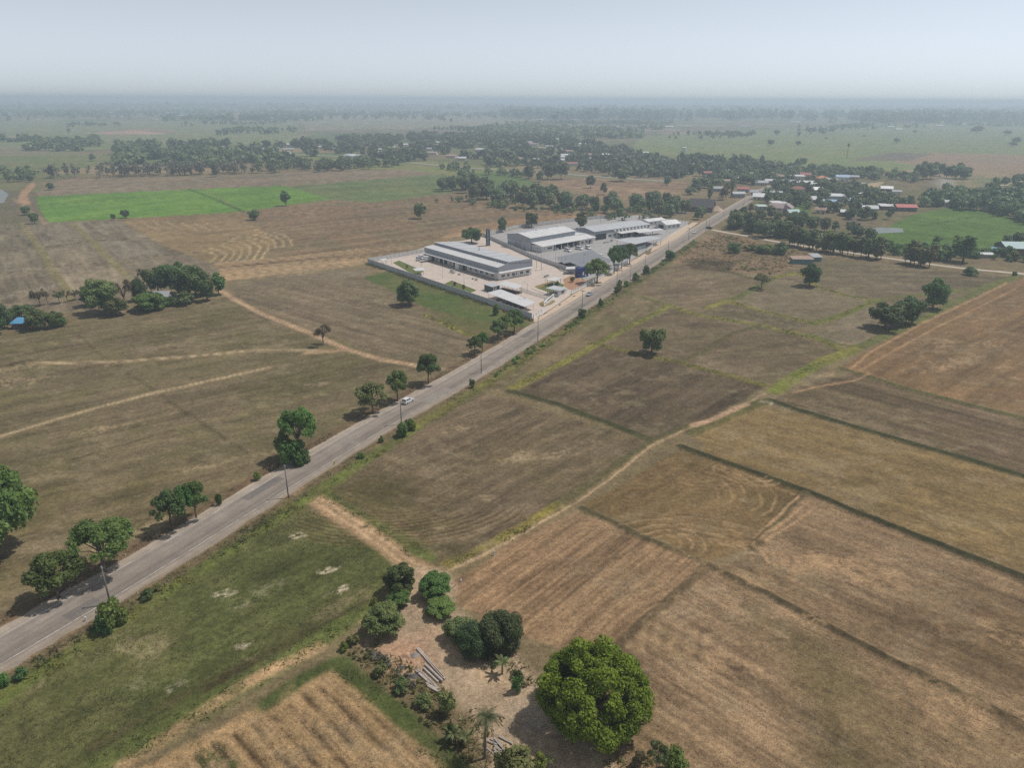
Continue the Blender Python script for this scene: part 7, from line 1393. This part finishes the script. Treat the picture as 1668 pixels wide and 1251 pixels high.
# stubble: rows of cut straw on the nearer fields
def stubble(px, n, dirpx, row, mat, label, seed, hr=(.05, .16), thr=.4):
    rg = np.random.RandomState(seed); q = np.array(inside(pw(px), n, rg)); a, e = np.array(g(*dirpx[0])), np.array(g(*dirpx[1])); u = (e - a) / np.linalg.norm(e - a); v = np.array([-u[1], u[0]])
    s_, t_ = q @ u, q @ v; t_ = np.round((t_ + .5 * (fbm(s_ / 15, t_ / 15, seed, 2) - .5)) / row) * row + rg.normal(size=n) * row * .16; q = s_[:, None] * u + t_[:, None] * v
    k = fbm(s_ / 7, t_ / 1.8, seed + 5, 3); return tufts('stubble', q[k > thr], hr, .25, mat, label, seed, 2)
STR1 = leaf_mat('straw_pale', (.34, .25, .16), (.52, .40, .26), .2, 0); STR2 = leaf_mat('straw_dark', (.085, .066, .042), (.16, .125, .08), .2, 0)
A1 = [(745,985),(735,950),(940,834),(1145,917),(1010,1052),(960,1065),(860,1040)]; A2 = [(1160,928),(1668,1186),(1700,1290),(980,1290),(1060,1160),(1012,1055)]; A3 = [(1230,892),(1312,804),(1668,942),(1668,1180),(1170,925)]; A4 = [(1130,704),(1250,660),(1668,778),(1668,934),(1310,795),(1150,738)]; A5 = [(545,1085),(720,1251),(760,1290),(120,1290),(330,1200),(430,1148)]; A6 = [(508,800),(775,636),(1062,722),(900,826),(730,922)]; A7 = [(0,1030),(450,766),(700,632),(742,596),(520,545),(372,482),(0,560)]
for P_, n_s, dp, row, lab in ((A1, 9000, ((760,990),(960,850)), .8, 'the tan centre field'), (A2, 16000, ((1200,1000),(1600,1210)), .8, 'the lower right field'), (A3, 12000, ((1300,850),(1668,990)), .8, 'the long brown field'), (A4, 9000, ((1150,700),(1668,850)), .9, 'the yellowish field'), (A5, 6000, ((545,1083),(725,1251)), .6, 'the furrowed straw field'), (A6, 9000, ((600,850),(900,700)), .8, 'the brown field by the road')):
    stubble(P_, n_s, dp, row, STR1, 'pale straw stubble on ' + lab, n_s % 97 + 3); stubble(P_, n_s * 2 // 3, dp, row, STR2, 'dark stubble on ' + lab, n_s % 89 + 40, thr=.5)
stubble(A7, 9000, ((0,850),(420,740)), 1.0, STR1, 'pale dry grass on the left pasture', 61, thr=.5); stubble(A7, 9000, ((0,850),(420,740)), 1.0, WEEDK, 'dark grass on the left pasture', 62, thr=.5)
# ------------------------------------------------------------------ smoke
def smoke(name, loc, size, dens, label, rz=0.0, tilt=0.0, col=(.85, .87, .9)):
    m, n, o = newmat(name + '_air'); pv = n.nodes.new('ShaderNodeVolumePrincipled'); pv.inputs['Color'].default_value = (*col, 1); pv.inputs['Anisotropy'].default_value = .2
    tc = n.nodes.new('ShaderNodeTexCoord'); ln = n.nodes.new('ShaderNodeVectorMath'); ln.operation = 'LENGTH'; n.links.new(tc.outputs['Object'], ln.inputs[0])
    ns = n.nodes.new('ShaderNodeTexNoise'); ns.inputs['Scale'].default_value = 2.2; ns.inputs['Detail'].default_value = 4; n.links.new(tc.outputs['Object'], ns.inputs['Vector'])
    a = n.nodes.new('ShaderNodeMapRange'); a.inputs[1].default_value = 1.0; a.inputs[2].default_value = .15; n.links.new(ln.outputs['Value'], a.inputs[0])
    b = n.nodes.new('ShaderNodeMapRange'); b.inputs[1].default_value = .38; b.inputs[2].default_value = .7; n.links.new(ns.outputs[0], b.inputs[0])
    c = n.nodes.new('ShaderNodeMath'); c.operation = 'MULTIPLY'; n.links.new(a.outputs[0], c.inputs[0]); n.links.new(b.outputs[0], c.inputs[1])
    d = n.nodes.new('ShaderNodeMath'); d.operation = 'MULTIPLY'; d.inputs[1].default_value = dens; n.links.new(c.outputs[0], d.inputs[0]); n.links.new(d.outputs[0], pv.inputs['Density'])
    n.links.new(pv.outputs[0], o.inputs['Volume'])
    bm = bmesh.new(); bmesh.ops.create_icosphere(bm, subdivisions=2, radius=1.0); me = bpy.data.meshes.new(name); bm.to_mesh(me); bm.free(); me.materials.append(m)
    ob = link(bpy.data.objects.new(name, me)); ob.location = loc; ob.scale = size; ob.rotation_euler = (tilt, 0, rz); return tag(ob, label, kind='stuff')
x, y = g(1535, 308); smoke('smoke', (x, y, 6), (14, 10, 6.5), .11, 'white smoke drifting above the plot behind the paddy')
x, y = g(880, 1172); smoke('smoke', (x, y, 1.2), (6.5, 3.6, 1.5), .22, 'thin bluish smoke drifting low over the farmyard', -.7)
# ------------------------------------------------------------------ haze: even air round everything
hm, n_, o_ = newmat('air')
pv = n_.nodes.new('ShaderNodeVolumePrincipled')
pv.inputs['Color'].default_value = (0.72, 0.86, 1.0, 1); pv.inputs['Density'].default_value = 0.00032; pv.inputs['Anisotropy'].default_value = 0.2
n_.links.new(pv.outputs[0], o_.inputs['Volume'])
try: hm.cycles.homogeneous_volume = True
except Exception: pass
hz_ = MB().box(-26000, 26000, -120, 26000, -1.6, 92).build('haze', hm)
tag(hz_, kind='stuff')

# ------------------------------------------------------------------ look-alikes are told apart by their order in the view
def nth(k): return '%d%s' % (k, 'th' if 10 < k % 100 < 14 else {1: 'st', 2: 'nd', 3: 'rd'}.get(k % 10, 'th'))
same = {}
for o in sc.objects:
    if o.parent is None and 'label' in o and 'kind' not in o and o.get('category') not in ('motorbike', 'plank'): same.setdefault(o['label'], []).append(o)
for lab, L_ in same.items():
    if len(L_) > 1:
        for k, o in enumerate(sorted(L_, key=lambda o: proj(o.location)[0])): o['label'] = f'{lab}, {nth(k + 1)} from the left'
